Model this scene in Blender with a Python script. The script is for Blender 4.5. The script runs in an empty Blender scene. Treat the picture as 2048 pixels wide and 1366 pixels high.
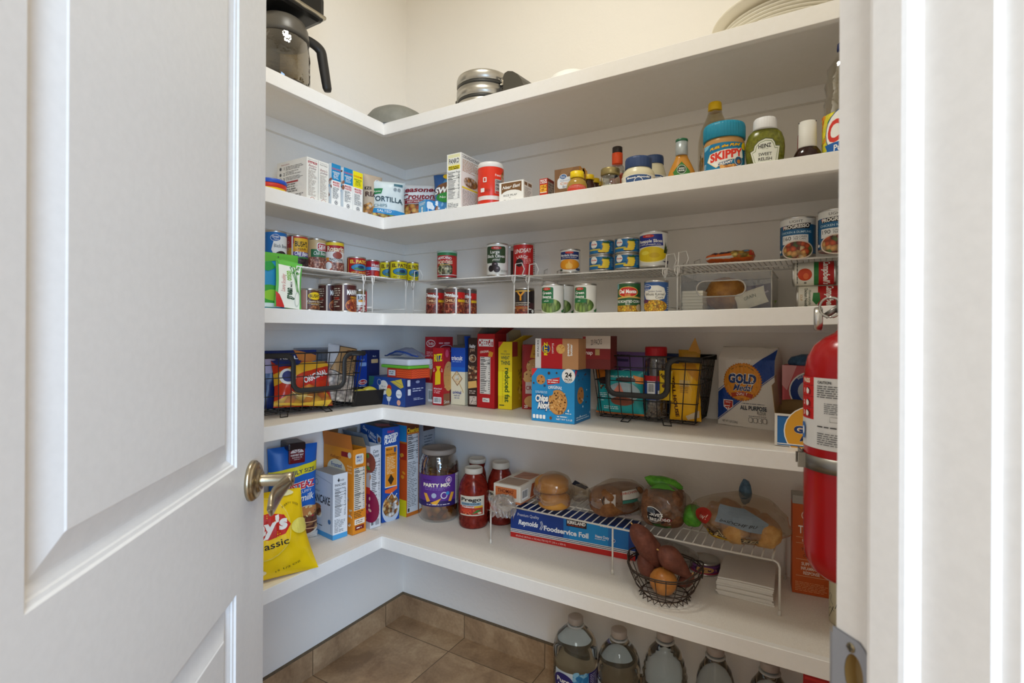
import bpy, bmesh, math, random
from mathutils import Vector, Matrix, noise
PI = math.pi
SC = bpy.context.scene
COL = SC.collection

# ---------------------------------------------------------------- camera, world, lights, exposure
FPX, HOR, TH, RO, CZ = 1039.483, 664.78, math.radians(30.7355), math.radians(.3045), 1.308
XI, YI = -1.3771, 1.3917            # inner corner of the L-shaped shelves
XL, YB = XI - .2877, YI + .4283     # left wall, back wall
XR = .116                           # right return wall
ZS = [0, .560, 1.0304, 1.3752, 1.7254, 2.070]   # shelf tops
ST = .0434
_s, _c = math.sin(TH), math.cos(TH)
FW, RT = Vector((-_s, _c, 0)), Vector((_c, _s, 0))
cam_d = bpy.data.cameras.new('camera')
cam = bpy.data.objects.new('camera', cam_d); COL.objects.link(cam)
cam_d.sensor_width = 36; cam_d.lens = FPX / 2048 * 36
cam_d.shift_y = (HOR - 683) / 2048
cam_d.clip_start = .02
cam_d.dof.use_dof = True; cam_d.dof.focus_distance = 1.75; cam_d.dof.aperture_fstop = 8
cam.matrix_world = (Matrix.Translation((0, 0, CZ)) @ Matrix.Rotation(TH, 4, 'Z')
                    @ Matrix.Rotation(PI / 2, 4, 'X') @ Matrix.Rotation(RO, 4, 'Z'))
SC.camera = cam
SC.view_settings.view_transform = 'Standard'; SC.view_settings.look = 'None'
SC.cycles.max_bounces = 24; SC.cycles.diffuse_bounces = 12; SC.cycles.transparent_max_bounces = 24
SC.view_settings.exposure = .13; SC.view_settings.gamma = 1; SC.view_settings.use_curve_mapping = False
W = bpy.data.worlds.new('world'); SC.world = W; W.use_nodes = True
W.node_tree.nodes['Background'].inputs[0].default_value = (1, .88, .74, 1)
W.node_tree.nodes['Background'].inputs[1].default_value = .82

def area(name, loc, target, size, power, color, sy=None):
    d = bpy.data.lights.new(name, 'AREA'); d.energy = power; d.color = color; d.size = size
    if sy: d.shape = 'RECTANGLE'; d.size_y = sy
    o = bpy.data.objects.new(name, d); COL.objects.link(o); o.location = loc
    o.rotation_euler = (Vector(target) - Vector(loc)).to_track_quat('-Z', 'Y').to_euler()
    return o
area('pantry_ceiling_lamp', (-.72, .88, 2.98), (-.72, .88, 0), .30, 9.9, (.97, .96, .88))
area('kitchen_window', (2.3, -1.7, 1.45), (-1.2, 1.1, .8), 1.7, 122, (.38, .64, 1.0), 1.9)
area('kitchen_fill_light', (.75, -.95, 2.5), (-.6, 1.4, .7), .9, 31, (.90, .98, 1))  # added fill light aimed through the doorway, not a known fixture

# ---------------------------------------------------------------- from a picture position to a place in the room
def ray(px, py):
    x, y = px - 1024, py - 683
    cr, sr = math.cos(RO), math.sin(RO)
    a = (cr * x + sr * y) / FPX; b = -((-sr * x + cr * y) - (HOR - 683)) / FPX
    return Vector((-_s + _c * a, _c + _s * a, b))
def at_z(px, py, z):
    d = ray(px, py); t = (z - CZ) / d.z; return Vector((d.x * t, d.y * t, z))
def at_y(px, y, py=664):
    d = ray(px, py); t = y / d.y; return Vector((d.x * t, y, CZ + d.z * t))
def at_x(px, x, py=664):
    d = ray(px, py); t = x / d.x; return Vector((x, d.y * t, CZ + d.z * t))
def z_of(px, py, x, y):
    d = ray(px, py); dep = -_s * x + _c * y
    return CZ + d.z * dep
def face_cam(x, y): return math.atan2(-x, y)

# ---------------------------------------------------------------- materials
MATS = {}
def lin(h):
    h = h.lstrip('#'); r = []
    for i in (0, 2, 4):
        c = int(h[i:i + 2], 16) / 255
        r.append(c / 12.92 if c <= .04045 else ((c + .055) / 1.055) ** 2.4)
    return r + [1]
def M(key):
    """'#rrggbb' or '#rrggbb r.4 m1 t1 i1.45 b30,.2' (roughness, metal, transmission, ior, bump scale,strength)"""
    if not isinstance(key, str): return key
    if key in MATS: return MATS[key]
    p = key.split(); m = bpy.data.materials.new(p[0]); m.use_nodes = True
    nt = m.node_tree; B = nt.nodes['Principled BSDF']
    B.inputs['Base Color'].default_value = lin(p[0]); B.inputs['Roughness'].default_value = .45
    B.inputs['Specular IOR Level'].default_value = .35
    for q in p[1:]:
        k, v = q[0], q[1:]
        if k == 'r': B.inputs['Roughness'].default_value = float(v)
        if k == 'm': B.inputs['Metallic'].default_value = float(v)
        if k == 't': B.inputs['Transmission Weight'].default_value = float(v)
        if k == 'i': B.inputs['IOR'].default_value = float(v)
        if k == 's': B.inputs['Subsurface Weight'].default_value = float(v)
        if k == 'b':
            sc, st = map(float, v.split(','))
            tc = nt.nodes.new('ShaderNodeTexCoord'); nz = nt.nodes.new('ShaderNodeTexNoise')
            bp = nt.nodes.new('ShaderNodeBump'); nz.inputs['Scale'].default_value = sc
            nz.inputs['Detail'].default_value = 4
            bp.inputs['Strength'].default_value = st; bp.inputs['Distance'].default_value = .002
            nt.links.new(tc.outputs['Object'], nz.inputs['Vector']); nt.links.new(nz.outputs[0], bp.inputs['Height'])
            nt.links.new(bp.outputs[0], B.inputs['Normal'])
    MATS[key] = m; return m
def clear(key, col='#ffffff', rough=.06, refl=.25, tint=1.0, haze=.0):
    """thin clear plastic: light passes straight through, a share is reflected at grazing angles"""
    if key in MATS: return MATS[key]
    m = bpy.data.materials.new(key); m.use_nodes = True; nt = m.node_tree; nt.nodes.clear()
    out = nt.nodes.new('ShaderNodeOutputMaterial'); tr = nt.nodes.new('ShaderNodeBsdfTransparent')
    gl = nt.nodes.new('ShaderNodeBsdfGlossy'); mx = nt.nodes.new('ShaderNodeMixShader')
    lw = nt.nodes.new('ShaderNodeLayerWeight'); mt = nt.nodes.new('ShaderNodeMath')
    tr.inputs[0].default_value = [c * tint for c in lin(col)[:3]] + [1]; gl.inputs['Roughness'].default_value = rough
    gl.inputs['Color'].default_value = (1, 1, 1, 1)
    lw.inputs[0].default_value = .35; mt.operation = 'MULTIPLY_ADD'; mt.inputs[1].default_value = refl * 2; mt.inputs[2].default_value = refl * .2
    nz = nt.nodes.new('ShaderNodeTexNoise'); bp = nt.nodes.new('ShaderNodeBump'); tc = nt.nodes.new('ShaderNodeTexCoord')
    nz.inputs['Scale'].default_value = 45; bp.inputs['Strength'].default_value = .5; bp.inputs['Distance'].default_value = .004
    L = nt.links.new
    L(tc.outputs['Object'], nz.inputs['Vector']); L(nz.outputs[0], bp.inputs['Height']); L(bp.outputs[0], gl.inputs['Normal'])
    L(lw.outputs['Facing'], mt.inputs[0]); L(mt.outputs[0], mx.inputs[0]); L(tr.outputs[0], mx.inputs[1]); L(gl.outputs[0], mx.inputs[2])
    last = mx
    if haze:
        df = nt.nodes.new('ShaderNodeBsdfDiffuse'); df.inputs[0].default_value = lin(col); m2 = nt.nodes.new('ShaderNodeMixShader')
        m2.inputs[0].default_value = haze; L(mx.outputs[0], m2.inputs[1]); L(df.outputs[0], m2.inputs[2]); last = m2
    L(last.outputs[0], out.inputs[0]); MATS[key] = m; return m
def food(key, cols, scale, rough=.5, stretch=(1, 1, 1)):
    """a heap of little pieces (beans, chips, crumbs): cells of a few colours"""
    if key in MATS: return MATS[key]
    m = bpy.data.materials.new(key); m.use_nodes = True; nt = m.node_tree; B = nt.nodes['Principled BSDF']
    B.inputs['Roughness'].default_value = rough
    tc = nt.nodes.new('ShaderNodeTexCoord'); mp = nt.nodes.new('ShaderNodeMapping'); mp.inputs['Scale'].default_value = stretch
    vo = nt.nodes.new('ShaderNodeTexVoronoi'); vo.inputs['Scale'].default_value = scale
    sp = nt.nodes.new('ShaderNodeSeparateColor'); rp = nt.nodes.new('ShaderNodeValToRGB'); rp.color_ramp.interpolation = 'CONSTANT'
    n = len(cols)
    rp.color_ramp.elements[0].color = lin(cols[0]); rp.color_ramp.elements[1].position = 1 / n
    rp.color_ramp.elements[1].color = lin(cols[1])
    for i in range(2, n):
        e = rp.color_ramp.elements.new(i / n); e.color = lin(cols[i])
    L = nt.links.new
    L(tc.outputs['Object'], mp.inputs[0]); L(mp.outputs[0], vo.inputs['Vector']); L(vo.outputs['Color'], sp.inputs[0]); L(sp.outputs[0], rp.inputs[0])
    rm = nt.nodes.new('ShaderNodeMapRange'); rm.inputs[1].default_value = .15; rm.inputs[2].default_value = .75  # cells darken towards their rims: shade between pieces put into the colour
    rm.inputs[3].default_value = 1; rm.inputs[4].default_value = .35
    mi = nt.nodes.new('ShaderNodeMix'); mi.data_type = 'RGBA'; mi.blend_type = 'MULTIPLY'; mi.inputs[0].default_value = 1
    L(vo.outputs['Distance'], rm.inputs[0]); L(rp.outputs[0], mi.inputs[6]); L(rm.outputs[0], mi.inputs[7]); L(mi.outputs[2], B.inputs['Base Color'])
    MATS[key] = m; return m
def mottled(key, c1, c2, scale, rough=.6, bump=.3, detail=6, dist=.002):
    if key in MATS: return MATS[key]
    m = bpy.data.materials.new(key); m.use_nodes = True; nt = m.node_tree; B = nt.nodes['Principled BSDF']
    B.inputs['Roughness'].default_value = rough; B.inputs['Specular IOR Level'].default_value = .3
    tc = nt.nodes.new('ShaderNodeTexCoord'); nz = nt.nodes.new('ShaderNodeTexNoise'); rp = nt.nodes.new('ShaderNodeValToRGB')
    nz.inputs['Scale'].default_value = scale; nz.inputs['Detail'].default_value = detail; nz.inputs['Roughness'].default_value = .65
    rp.color_ramp.elements[0].position = .35; rp.color_ramp.elements[0].color = lin(c1)
    rp.color_ramp.elements[1].position = .65; rp.color_ramp.elements[1].color = lin(c2)
    bp = nt.nodes.new('ShaderNodeBump'); bp.inputs['Strength'].default_value = bump; bp.inputs['Distance'].default_value = dist
    L = nt.links.new
    L(tc.outputs['Object'], nz.inputs['Vector']); L(nz.outputs[0], rp.inputs[0]); L(rp.outputs[0], B.inputs['Base Color'])
    L(nz.outputs[0], bp.inputs['Height']); L(bp.outputs[0], B.inputs['Normal'])
    MATS[key] = m; return m

# ---------------------------------------------------------------- mesh builder
class MB:
    def __init__(s): s.v = []; s.f = []; s.m = []; s.sm = []; s.mats = []
    def slot(s, mat):
        mat = M(mat)
        if mat not in s.mats: s.mats.append(mat)
        return s.mats.index(mat)
    def add(s, vs, fs, mat, smooth=False):
        o = len(s.v); k = s.slot(mat); s.v += [tuple(p) for p in vs]
        for f in fs: s.f.append(tuple(i + o for i in f)); s.m.append(k); s.sm.append(smooth)
        return s
    def box(s, x0, y0, z0, x1, y1, z1, mat, bev=0, rot=None):
        if bev <= 0:
            vs = [(x, y, z) for z in (z0, z1) for y in (y0, y1) for x in (x0, x1)]
            fs = [(0, 2, 3, 1), (4, 5, 7, 6), (0, 1, 5, 4), (2, 6, 7, 3), (0, 4, 6, 2), (1, 3, 7, 5)]
        else:
            bm = bmesh.new(); bmesh.ops.create_cube(bm, size=1)
            for v in bm.verts: v.co = ((x0 + x1) / 2 + v.co.x * (x1 - x0), (y0 + y1) / 2 + v.co.y * (y1 - y0), (z0 + z1) / 2 + v.co.z * (z1 - z0))
            bmesh.ops.bevel(bm, geom=bm.edges[:], offset=bev, segments=2, affect='EDGES', profile=.6)
            bm.verts.index_update(); vs = [v.co.copy() for v in bm.verts]; fs = [[v.index for v in f.verts] for f in bm.faces]; bm.free()
        if rot: vs = [rot @ Vector(v) for v in vs]
        return s.add(vs, fs, mat)
    def lathe(s, prof, mat, seg=32, sy=1, cx=0, cy=0, smooth=True, a0=0, a1=2 * PI, jit=None):
        full = a1 - a0 > 6.28; n = seg if full else seg + 1; vs = []; fs = []
        for r, z in prof:
            for i in range(n):
                a = a0 + (a1 - a0) * i / seg; rr = r * (jit(a, z) if jit else 1)
                vs.append((cx + rr * math.sin(a), cy - rr * sy * math.cos(a), z))
        for j in range(len(prof) - 1):
            for i in range(seg):
                a = j * n + i; b = j * n + (i + 1) % n
                if prof[j][0] < 1e-6 and prof[j + 1][0] < 1e-6: continue
                fs.append((a, b, b + n, a + n))
        if full and prof[0][0] > 1e-6: fs.append(tuple(range(n))[::-1])
        if full and prof[-1][0] > 1e-6: fs.append(tuple((len(prof) - 1) * n + i for i in range(n)))
        return s.add(vs, fs, mat, smooth)
    def tube(s, pts, r, mat, seg=6, closed=False, cap=True):
        P = [Vector(p) for p in pts]; n = len(P); vs = []; fs = []; up = None
        for i, p in enumerate(P):
            if closed: t = (P[(i + 1) % n] - P[i - 1])
            else: t = P[min(i + 1, n - 1)] - P[max(i - 1, 0)]
            t.normalize()
            if up is None:
                up = Vector((0, 0, 1)) if abs(t.z) < .9 else Vector((1, 0, 0))
            a = t.cross(up)
            if a.length < 1e-4: a = t.cross(Vector((1, .3, 0)))
            a.normalize(); b = t.cross(a); up = -b if False else up
            rr = r[i] if isinstance(r, (list, tuple)) else r
            for k in range(seg):
                q = 2 * PI * k / seg; vs.append(p + (a * math.cos(q) + b * math.sin(q)) * rr)
        for i in range(n if closed else n - 1):
            for k in range(seg):
                k2 = (k + 1) % seg; j = (i + 1) % n
                fs.append((i * seg + k, i * seg + k2, j * seg + k2, j * seg + k))
        if not closed and cap:
            fs.append(tuple(range(seg))[::-1]); fs.append(tuple((n - 1) * seg + k for k in range(seg)))
        return s.add(vs, fs, mat, True)
    def surf(s, fn, nu, nv, mat, smooth=True, closeu=False):
        vs = [fn(i / nu, j / nv) for j in range(nv + 1) for i in range(nu + 1)]; w = nu + 1
        fs = [(j * w + i, j * w + i + 1, (j + 1) * w + i + 1, (j + 1) * w + i) for j in range(nv) for i in range(nu)]
        return s.add(vs, fs, mat, smooth)
    def art(s, art, fn, cu=0, cv=0):
        """flat printed artwork, cut to a grid where the surface bends, mapped on with fn(u, v, h)"""
        if not art: return s
        V, Fc, Mt = art.geometry()
        if cu or cv:
            bm = bmesh.new(); bv = [bm.verts.new(p) for p in V]
            for f, k in zip(Fc, Mt):
                try: q = bm.faces.new([bv[i] for i in f]); q.material_index = k
                except ValueError: pass
            for step, ax, lim in ((cu, 0, art.W), (cv, 1, art.H)):
                if step:
                    k = step
                    while k < lim:
                        co = [0, 0, 0]; co[ax] = k; no = [0, 0, 0]; no[ax] = 1
                        bmesh.ops.bisect_plane(bm, geom=bm.verts[:] + bm.edges[:] + bm.faces[:], plane_co=co, plane_no=no, dist=1e-7); k += step
            bm.verts.index_update(); V = [tuple(v.co) for v in bm.verts]
            Fc = [[v.index for v in f.verts] for f in bm.faces]; Mt = [f.material_index for f in bm.faces]; bm.free()
        o = len(s.v); s.v += [tuple(fn(*p)) for p in V]; ks = {}
        for f, k in zip(Fc, Mt):
            if k not in ks: ks[k] = s.slot(art.cols[k])
            s.f.append(tuple(i + o for i in f)); s.m.append(ks[k]); s.sm.append(False)
        return s
    def xf(s, mtx, i0=0):
        for i in range(i0, len(s.v)): s.v[i] = tuple(mtx @ Vector(s.v[i]))
        return s
    def build(s, name, parent=None, loc=None, rot=None, **props):
        me = bpy.data.meshes.new(name); me.from_pydata(s.v, [], s.f)
        for m in s.mats: me.materials.append(m)
        me.polygons.foreach_set('material_index', s.m); me.polygons.foreach_set('use_smooth', s.sm); me.update()
        o = bpy.data.objects.new(name, me); COL.objects.link(o)
        if parent: o.parent = parent
        if loc is not None: o.location = loc
        if rot is not None: o.rotation_euler = rot if hasattr(rot, '__len__') else (0, 0, rot)
        for k, v in props.items(): o[k] = v
        if any(s.sm) and len(s.f) > 12 and not all(s.sm): pass
        return o

def thing(name, label, cat, loc=(0, 0, 0), rot=0, group=None):
    o = bpy.data.objects.new(name, None); COL.objects.link(o); o.empty_display_size = .05
    o.location = loc; o.rotation_euler = rot if hasattr(rot, '__len__') else (0, 0, rot)
    o['label'] = label; o['category'] = cat
    if group: o['group'] = group
    return o
def dup(root, loc, rot=None, label=None, group=None, scale=None):
    r = root.copy(); COL.objects.link(r); r.location = loc
    if rot is not None: r.rotation_euler = (0, 0, rot)
    if label: r['label'] = label
    if group: r['group'] = group
    if scale: r.scale = scale
    for ch in list(root.children):
        c = ch.copy(); COL.objects.link(c); c.parent = r
        for g in ch.children: d = g.copy(); COL.objects.link(d); d.parent = c
    return r

# ---------------------------------------------------------------- printed artwork
TXT = {}
_fc = bpy.data.curves.new('lettering', 'FONT'); _fo = bpy.data.objects.new('lettering', _fc)
_fc.resolution_u = 3
def text_geo(t, b, sh):
    k = (t, b, sh)
    if k not in TXT:
        _fc.body = t; _fc.offset = b; _fc.shear = sh; _fc.size = 1
        me = bpy.data.meshes.new_from_object(_fo)
        v = [(p.co.x / .702, p.co.y / .702) for p in me.vertices]; f = [tuple(p.vertices) for p in me.polygons]
        bpy.data.meshes.remove(me)
        x0 = min([p[0] for p in v] or [0]); x1 = max([p[0] for p in v] or [1])
        TXT[k] = ([(x - x0, y) for x, y in v], f, x1 - x0)
    return TXT[k]
DZ = .00009
class Art:
    def __init__(s, W, H, *items, seed=1):
        s.W, s.H, s.items, s.cols, s.seed = W, H, items, [], seed
    def geometry(s):
        V, Fc, Mt = [], [], []; W, H = s.W, s.H; lay = [0]; rnd = random.Random(s.seed)
        def col(c):
            if c not in s.cols: s.cols.append(c)
            return s.cols.index(c)
        def put(vs, fs, c, up=1):
            if up: lay[0] += 1
            z = DZ * lay[0]; o = len(V); V.extend((x, y, z) for x, y in vs); k = col(c)
            for f in fs: Fc.append(tuple(i + o for i in f)); Mt.append(k)
        def rect(x0, y0, x1, y1, c, up=1): put([(x0 * W, y0 * H), (x1 * W, y0 * H), (x1 * W, y1 * H), (x0 * W, y1 * H)], [(0, 1, 2, 3)], c, up)
        for it in s.items:
            k, a = it[0], it[1:]
            if k == 'R': rect(*a)
            elif k == 'B':      # rounded rectangle x0 y0 x1 y1 c radius(frac of W)
                x0, y0, x1, y1, c = a[:5]; r = (a[5] if len(a) > 5 else .04) * W
                x0 *= W; x1 *= W; y0 *= H; y1 *= H; r = min(r, (x1 - x0) / 2, (y1 - y0) / 2); p = []
                for cx, cy, q in ((x1 - r, y0 + r, -PI / 2), (x1 - r, y1 - r, 0), (x0 + r, y1 - r, PI / 2), (x0 + r, y0 + r, PI)):
                    p += [(cx + r * math.cos(q + i * PI / 8), cy + r * math.sin(q + i * PI / 8)) for i in range(5)]
                put(p, [tuple(range(len(p)))], c)
            elif k in 'EC':
                if k == 'E': cx, cy, rx, ry, c = a[:5]; rx *= W; ry *= H; rt = math.radians(a[5]) if len(a) > 5 else 0
                else: cx, cy, rx, c = a[:4]; rx *= W; ry = rx; rt = 0
                n = 28; p = []
                for i in range(n):
                    x, y = rx * math.cos(2 * PI * i / n), ry * math.sin(2 * PI * i / n)
                    p.append((cx * W + x * math.cos(rt) - y * math.sin(rt), cy * H + x * math.sin(rt) + y * math.cos(rt)))
                put(p, [tuple(range(n))], c)
            elif k == 'P': put([(x * W, y * H) for x, y in a[0]], [tuple(range(len(a[0])))], a[1])
            elif k == 'S':      # stroke
                pts, w, c = a; w *= W; pts = [Vector((x * W, y * H)) for x, y in pts]; vs = []; fs = []
                for i, p in enumerate(pts):
                    t = (pts[min(i + 1, len(pts) - 1)] - pts[max(i - 1, 0)]).normalized(); nn = Vector((-t.y, t.x)) * w / 2
                    vs += [tuple(p + nn), tuple(p - nn)]
                fs = [(2 * i, 2 * i + 1, 2 * i + 3, 2 * i + 2) for i in range(len(pts) - 1)]; put(vs, fs, c)
            elif k == 'Z':      # zigzag circle (burst)
                cx, cy, r, n, c = a; p = []
                for i in range(2 * n):
                    q = PI * i / n; rr = r * W * (1 if i % 2 else .94); p.append((cx * W + rr * math.cos(q), cy * H + rr * math.sin(q)))
                put(p, [tuple(range(2 * n))], c)
            elif k == 'L':      # small print too fine to read: x0 y0 x1 y1 n colour
                x0, y0, x1, y1, n, c = a[:6]; fill = a[6] if len(a) > 6 else .9; lay[0] += 1; ph = (y1 - y0) / n
                for i in range(n):
                    x = x0; y = y1 - (i + 1) * ph + ph * .3; end = x0 + (x1 - x0) * (rnd.uniform(.75, 1) if rnd.random() < .8 else rnd.uniform(.4, .8)) * fill / .9
                    while x < end:
                        wd = rnd.uniform(.6, 3.2) * ph * H / W * 1.1; e = min(x + wd, end)
                        if e > x + .002: rect(x, y, e, y + ph * .4, c, 0)
                        x = e + ph * H / W * .45
            elif k == 'N':      # nutrition table
                x0, y0, x1, y1 = a[:4]; ink = a[4] if len(a) > 4 else '#222222'; bg = a[5] if len(a) > 5 else '#eeeeea'
                rect(x0, y0, x1, y1, bg); lay[0] += 1; n = int(a[6]) if len(a) > 6 else 16; ph = (y1 - y0) / n; dx = (x1 - x0)
                for i in range(n):
                    y = y1 - (i + 1) * ph
                    if i in (1, 3, int(n * .6)): rect(x0 + dx * .04, y - ph * .02, x1 - dx * .04, y + ph * .22, ink, 0)
                    w1 = rnd.uniform(.3, .62); rect(x0 + dx * .05, y + ph * .4, x0 + dx * (.05 + w1), y + ph * .78, ink, 0)
                    rect(x1 - dx * rnd.uniform(.1, .2), y + ph * .4, x1 - dx * .05, y + ph * .78, ink, 0)
            elif k == 'V':      # bar code
                x0, y0, x1, y1 = a[:4]; rect(x0, y0, x1, y1, '#f2f2f0'); lay[0] += 1; dx = x1 - x0; x = .06
                while x < .92:
                    w1 = rnd.choice((.012, .02, .032)); rect(x0 + dx * x, y0 + (y1 - y0) * .18, x0 + dx * (x + w1), y1 - (y1 - y0) * .08, '#1c1c1c', 0); x += w1 + rnd.choice((.014, .024))
            elif k == 'D':      # scatter of small ellipses: x0 y0 x1 y1 n size colours
                x0, y0, x1, y1, n, sz, cs = a; lay[0] += 1
                for i in range(n):
                    cx, cy = rnd.uniform(x0, x1) * W, rnd.uniform(y0, y1) * H; r = sz * W * rnd.uniform(.6, 1.3); q = rnd.uniform(0, PI); e = rnd.uniform(.45, .9)
                    p = []
                    for j in range(10):
                        x, y = r * math.cos(j * PI / 5), r * e * math.sin(j * PI / 5); p.append((cx + x * math.cos(q) - y * math.sin(q), cy + x * math.sin(q) + y * math.cos(q)))
                    if i % 6 == 5: lay[0] += 1
                    put(p, [tuple(range(10))], rnd.choice(cs), 0)
            elif k == 'T':      # text cx cy cap-height colour, options
                t, cx, cy, h, c = a[:5]; o = a[5] if len(a) > 5 else {}
                def lay_text(b, cc, up=1):
                    v, f, w = text_geo(t, b, o.get('sh', 0)); sy = h * H; sx = sy * o.get('cx', 1)
                    if 'w' in o: sx = o['w'] * W / max(w, .01)
                    al = o.get('al', 'c'); dx = {'c': -w / 2, 'l': 0, 'r': -w}[al]; rt = math.radians(o.get('r', 0)); out = []
                    for x, y in v:
                        X, Y = (x + dx) * sx, (y - .5) * sy
                        if 'arc' in o:
                            R = o['arc'] * W; q = X / R; X, Y = (R + Y) * math.sin(q), (R + Y) * math.cos(q) - R
                        if 'slope' in o: Y += X * o['slope']
                        out.append((cx * W + X * math.cos(rt) - Y * math.sin(rt), cy * H + X * math.sin(rt) + Y * math.cos(rt)))
                    put(out, f, cc, up)
                if 'o' in o: lay_text(o.get('ow', .07), o['o'])
                lay_text(o.get('b', .0), c)
        s.items = s.items
        return V, Fc, Mt
BD = {'b': .025}
def bd(**k): k.setdefault('b', .025); return k

# ---------------------------------------------------------------- packages
def face_fn(W, D, H, side):
    if side == 'f': return lambda u, v, h: (-W / 2 + u, -D / 2 - h, v)
    if side == 'r': return lambda u, v, h: (W / 2 + h, -D / 2 + u, v)
    if side == 'l': return lambda u, v, h: (-W / 2 - h, D / 2 - u, v)
    if side == 't': return lambda u, v, h: (-W / 2 + u, -D / 2 + v, H + h)
def carton(name, label, W, D, H, col, loc, rot=0, f=(), r=(), l=(), t=(), cat='box', group=None, open_top=False, flaps=(), bev=.0006, parent=None, seed=3):
    """a printed cardboard box, base centred at loc; artwork for front, right, left, top as item lists"""
    mb = MB()
    col = col if ' ' in col else col + ' r.5'
    if open_top:
        th = .0006
        mb.box(-W / 2, -D / 2, 0, W / 2, D / 2, .001, col)
        for a in ((-W / 2, -D / 2, W / 2, -D / 2 + th), (-W / 2, D / 2 - th, W / 2, D / 2), (-W / 2, -D / 2, -W / 2 + th, D / 2), (W / 2 - th, -D / 2, W / 2, D / 2)):
            mb.box(a[0], a[1], 0, a[2], a[3], H, col)
    else: mb.box(-W / 2, -D / 2, 0, W / 2, D / 2, H, col, bev)
    for k, it, w, h in (('f', f, W, H), ('r', r, D, H), ('l', l, D, H), ('t', t, W, D)):
        if it: mb.art(Art(w, h, *it, seed=seed), face_fn(W, D, H, k))
    if parent: return mb.build(name, parent, loc, rot)
    props = dict(label=label, category=cat)
    if group: props['group'] = group
    o = mb.build(name, None, loc, rot, **props)
    for fl in flaps:        # open flap: side, length, angle from upright outward, colour
        side, ln, ang, c = fl[:4]; fm = MB(); a = math.radians(ang); w2 = (W if side in 'fb' else D) / 2 * .98
        fm.box(-w2, -.0003, 0, w2, .0003, ln, c if ' ' in c else c + ' r.6')
        if len(fl) > 4: fm.art(Art(2 * w2, ln, *fl[4]), lambda u, v, h: (-w2 + u, -.0003 - h, v))
        yaw = {'f': 0, 'r': PI / 2, 'b': PI, 'l': -PI / 2}[side]; off = (D if side in 'fb' else W) / 2
        m = Matrix.Translation((0, 0, H)) @ Matrix.Rotation(yaw, 4, 'Z') @ Matrix.Translation((0, -off, 0)) @ Matrix.Rotation(a, 4, 'X')
        fm.xf(m); fm.build('flap', o)
    return o
def cyl_fn(r, z0, W, sy=1, a=0):
    rr = r if callable(r) else (lambda z: r)
    def fn(u, v, h):
        R = rr(z0 + v) + h; q = a + (u - W / 2) / rr(z0 + v / 2 if False else z0 + v); return (R * math.sin(q), -R * sy * math.cos(q), z0 + v)
    return fn
TIN = '#c9c7c3 r.28 m1'
def can(name, label, r, h, col, items, loc, rot=0, cat='can', group=None, lidcol=None, foodtop=None, wrap=1.0, seed=5, rim=True, items2=()):
    o = thing(name, label, cat, loc, rot, group)
    b = MB(); b.lathe([(0, .002), (r * .9, .002), (r * .93, 0), (r, .0008), (r, .004), (r - .0012, .006), (r - .0012, h - .006), (r, h - .004), (r, h - .0006),
                       (r - .0012, h), (r - .0028, h - .0008), (r - .003, h - .004), (r * .72, h - .004), (r * .7, h - .0048), (0, h - .0048)], TIN, 40)
    b.build('tin', o)
    lb = MB(); R = r - .0006; z0, z1 = .0055, h - .0055
    lb.lathe([(R, z0), (R, z1)], col if ' ' in col else col + ' r.38', 48)
    lb.f = lb.f[:-2]; lb.m = lb.m[:-2]; lb.sm = lb.sm[:-2]
    Wd = PI * R * wrap
    lb.art(Art(Wd, z1 - z0, *items, seed=seed), cyl_fn(R + .0002, z0, Wd), cu=.0045)
    if items2: lb.art(Art(Wd, z1 - z0, *items2, seed=seed), cyl_fn(R + .0002, z0, Wd, a=PI), cu=.006)
    lb.build('label', o)
    if lidcol:
        l = MB(); l.lathe([(r + .001, h - .006), (r + .001, h + .001), (r - .003, h + .002), (0, h + .002)], lidcol, 40); l.build('lid', o)
    return o
def pouch_fn(W, H, T, fat=.5, seed=0, wr=.0025, side=-1, taper=0, low=0, flare=0):
    """surface of a filled bag; u 0..W, v 0..H"""
    def fn(u, v, h=0):
        x = u / W * 2 - 1; y = min(max(v / H, 0), 1)
        yy = y ** (1 - low * .5) if low else y
        b = (max(0, 1 - abs(x) ** 3)) ** .7 * max(0, math.sin(PI * min(max(yy, 0), 1))) ** fat
        X = x * W / 2 * (1 - taper * y - .07 * math.sin(PI * y) + flare * (1 - y) ** 2)
        n = noise.noise(Vector((u * 26 + seed, v * 20, side * 3.1))) + .45 * noise.noise(Vector((u * 48 + seed, v * 32 + 5, side)))
        return (X, side * (T / 2 * b + n * wr * (.3 + b) + h), v + .003 * math.sin(PI * y) * noise.noise(Vector((u * 30, seed, 0))))
    return fn
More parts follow.
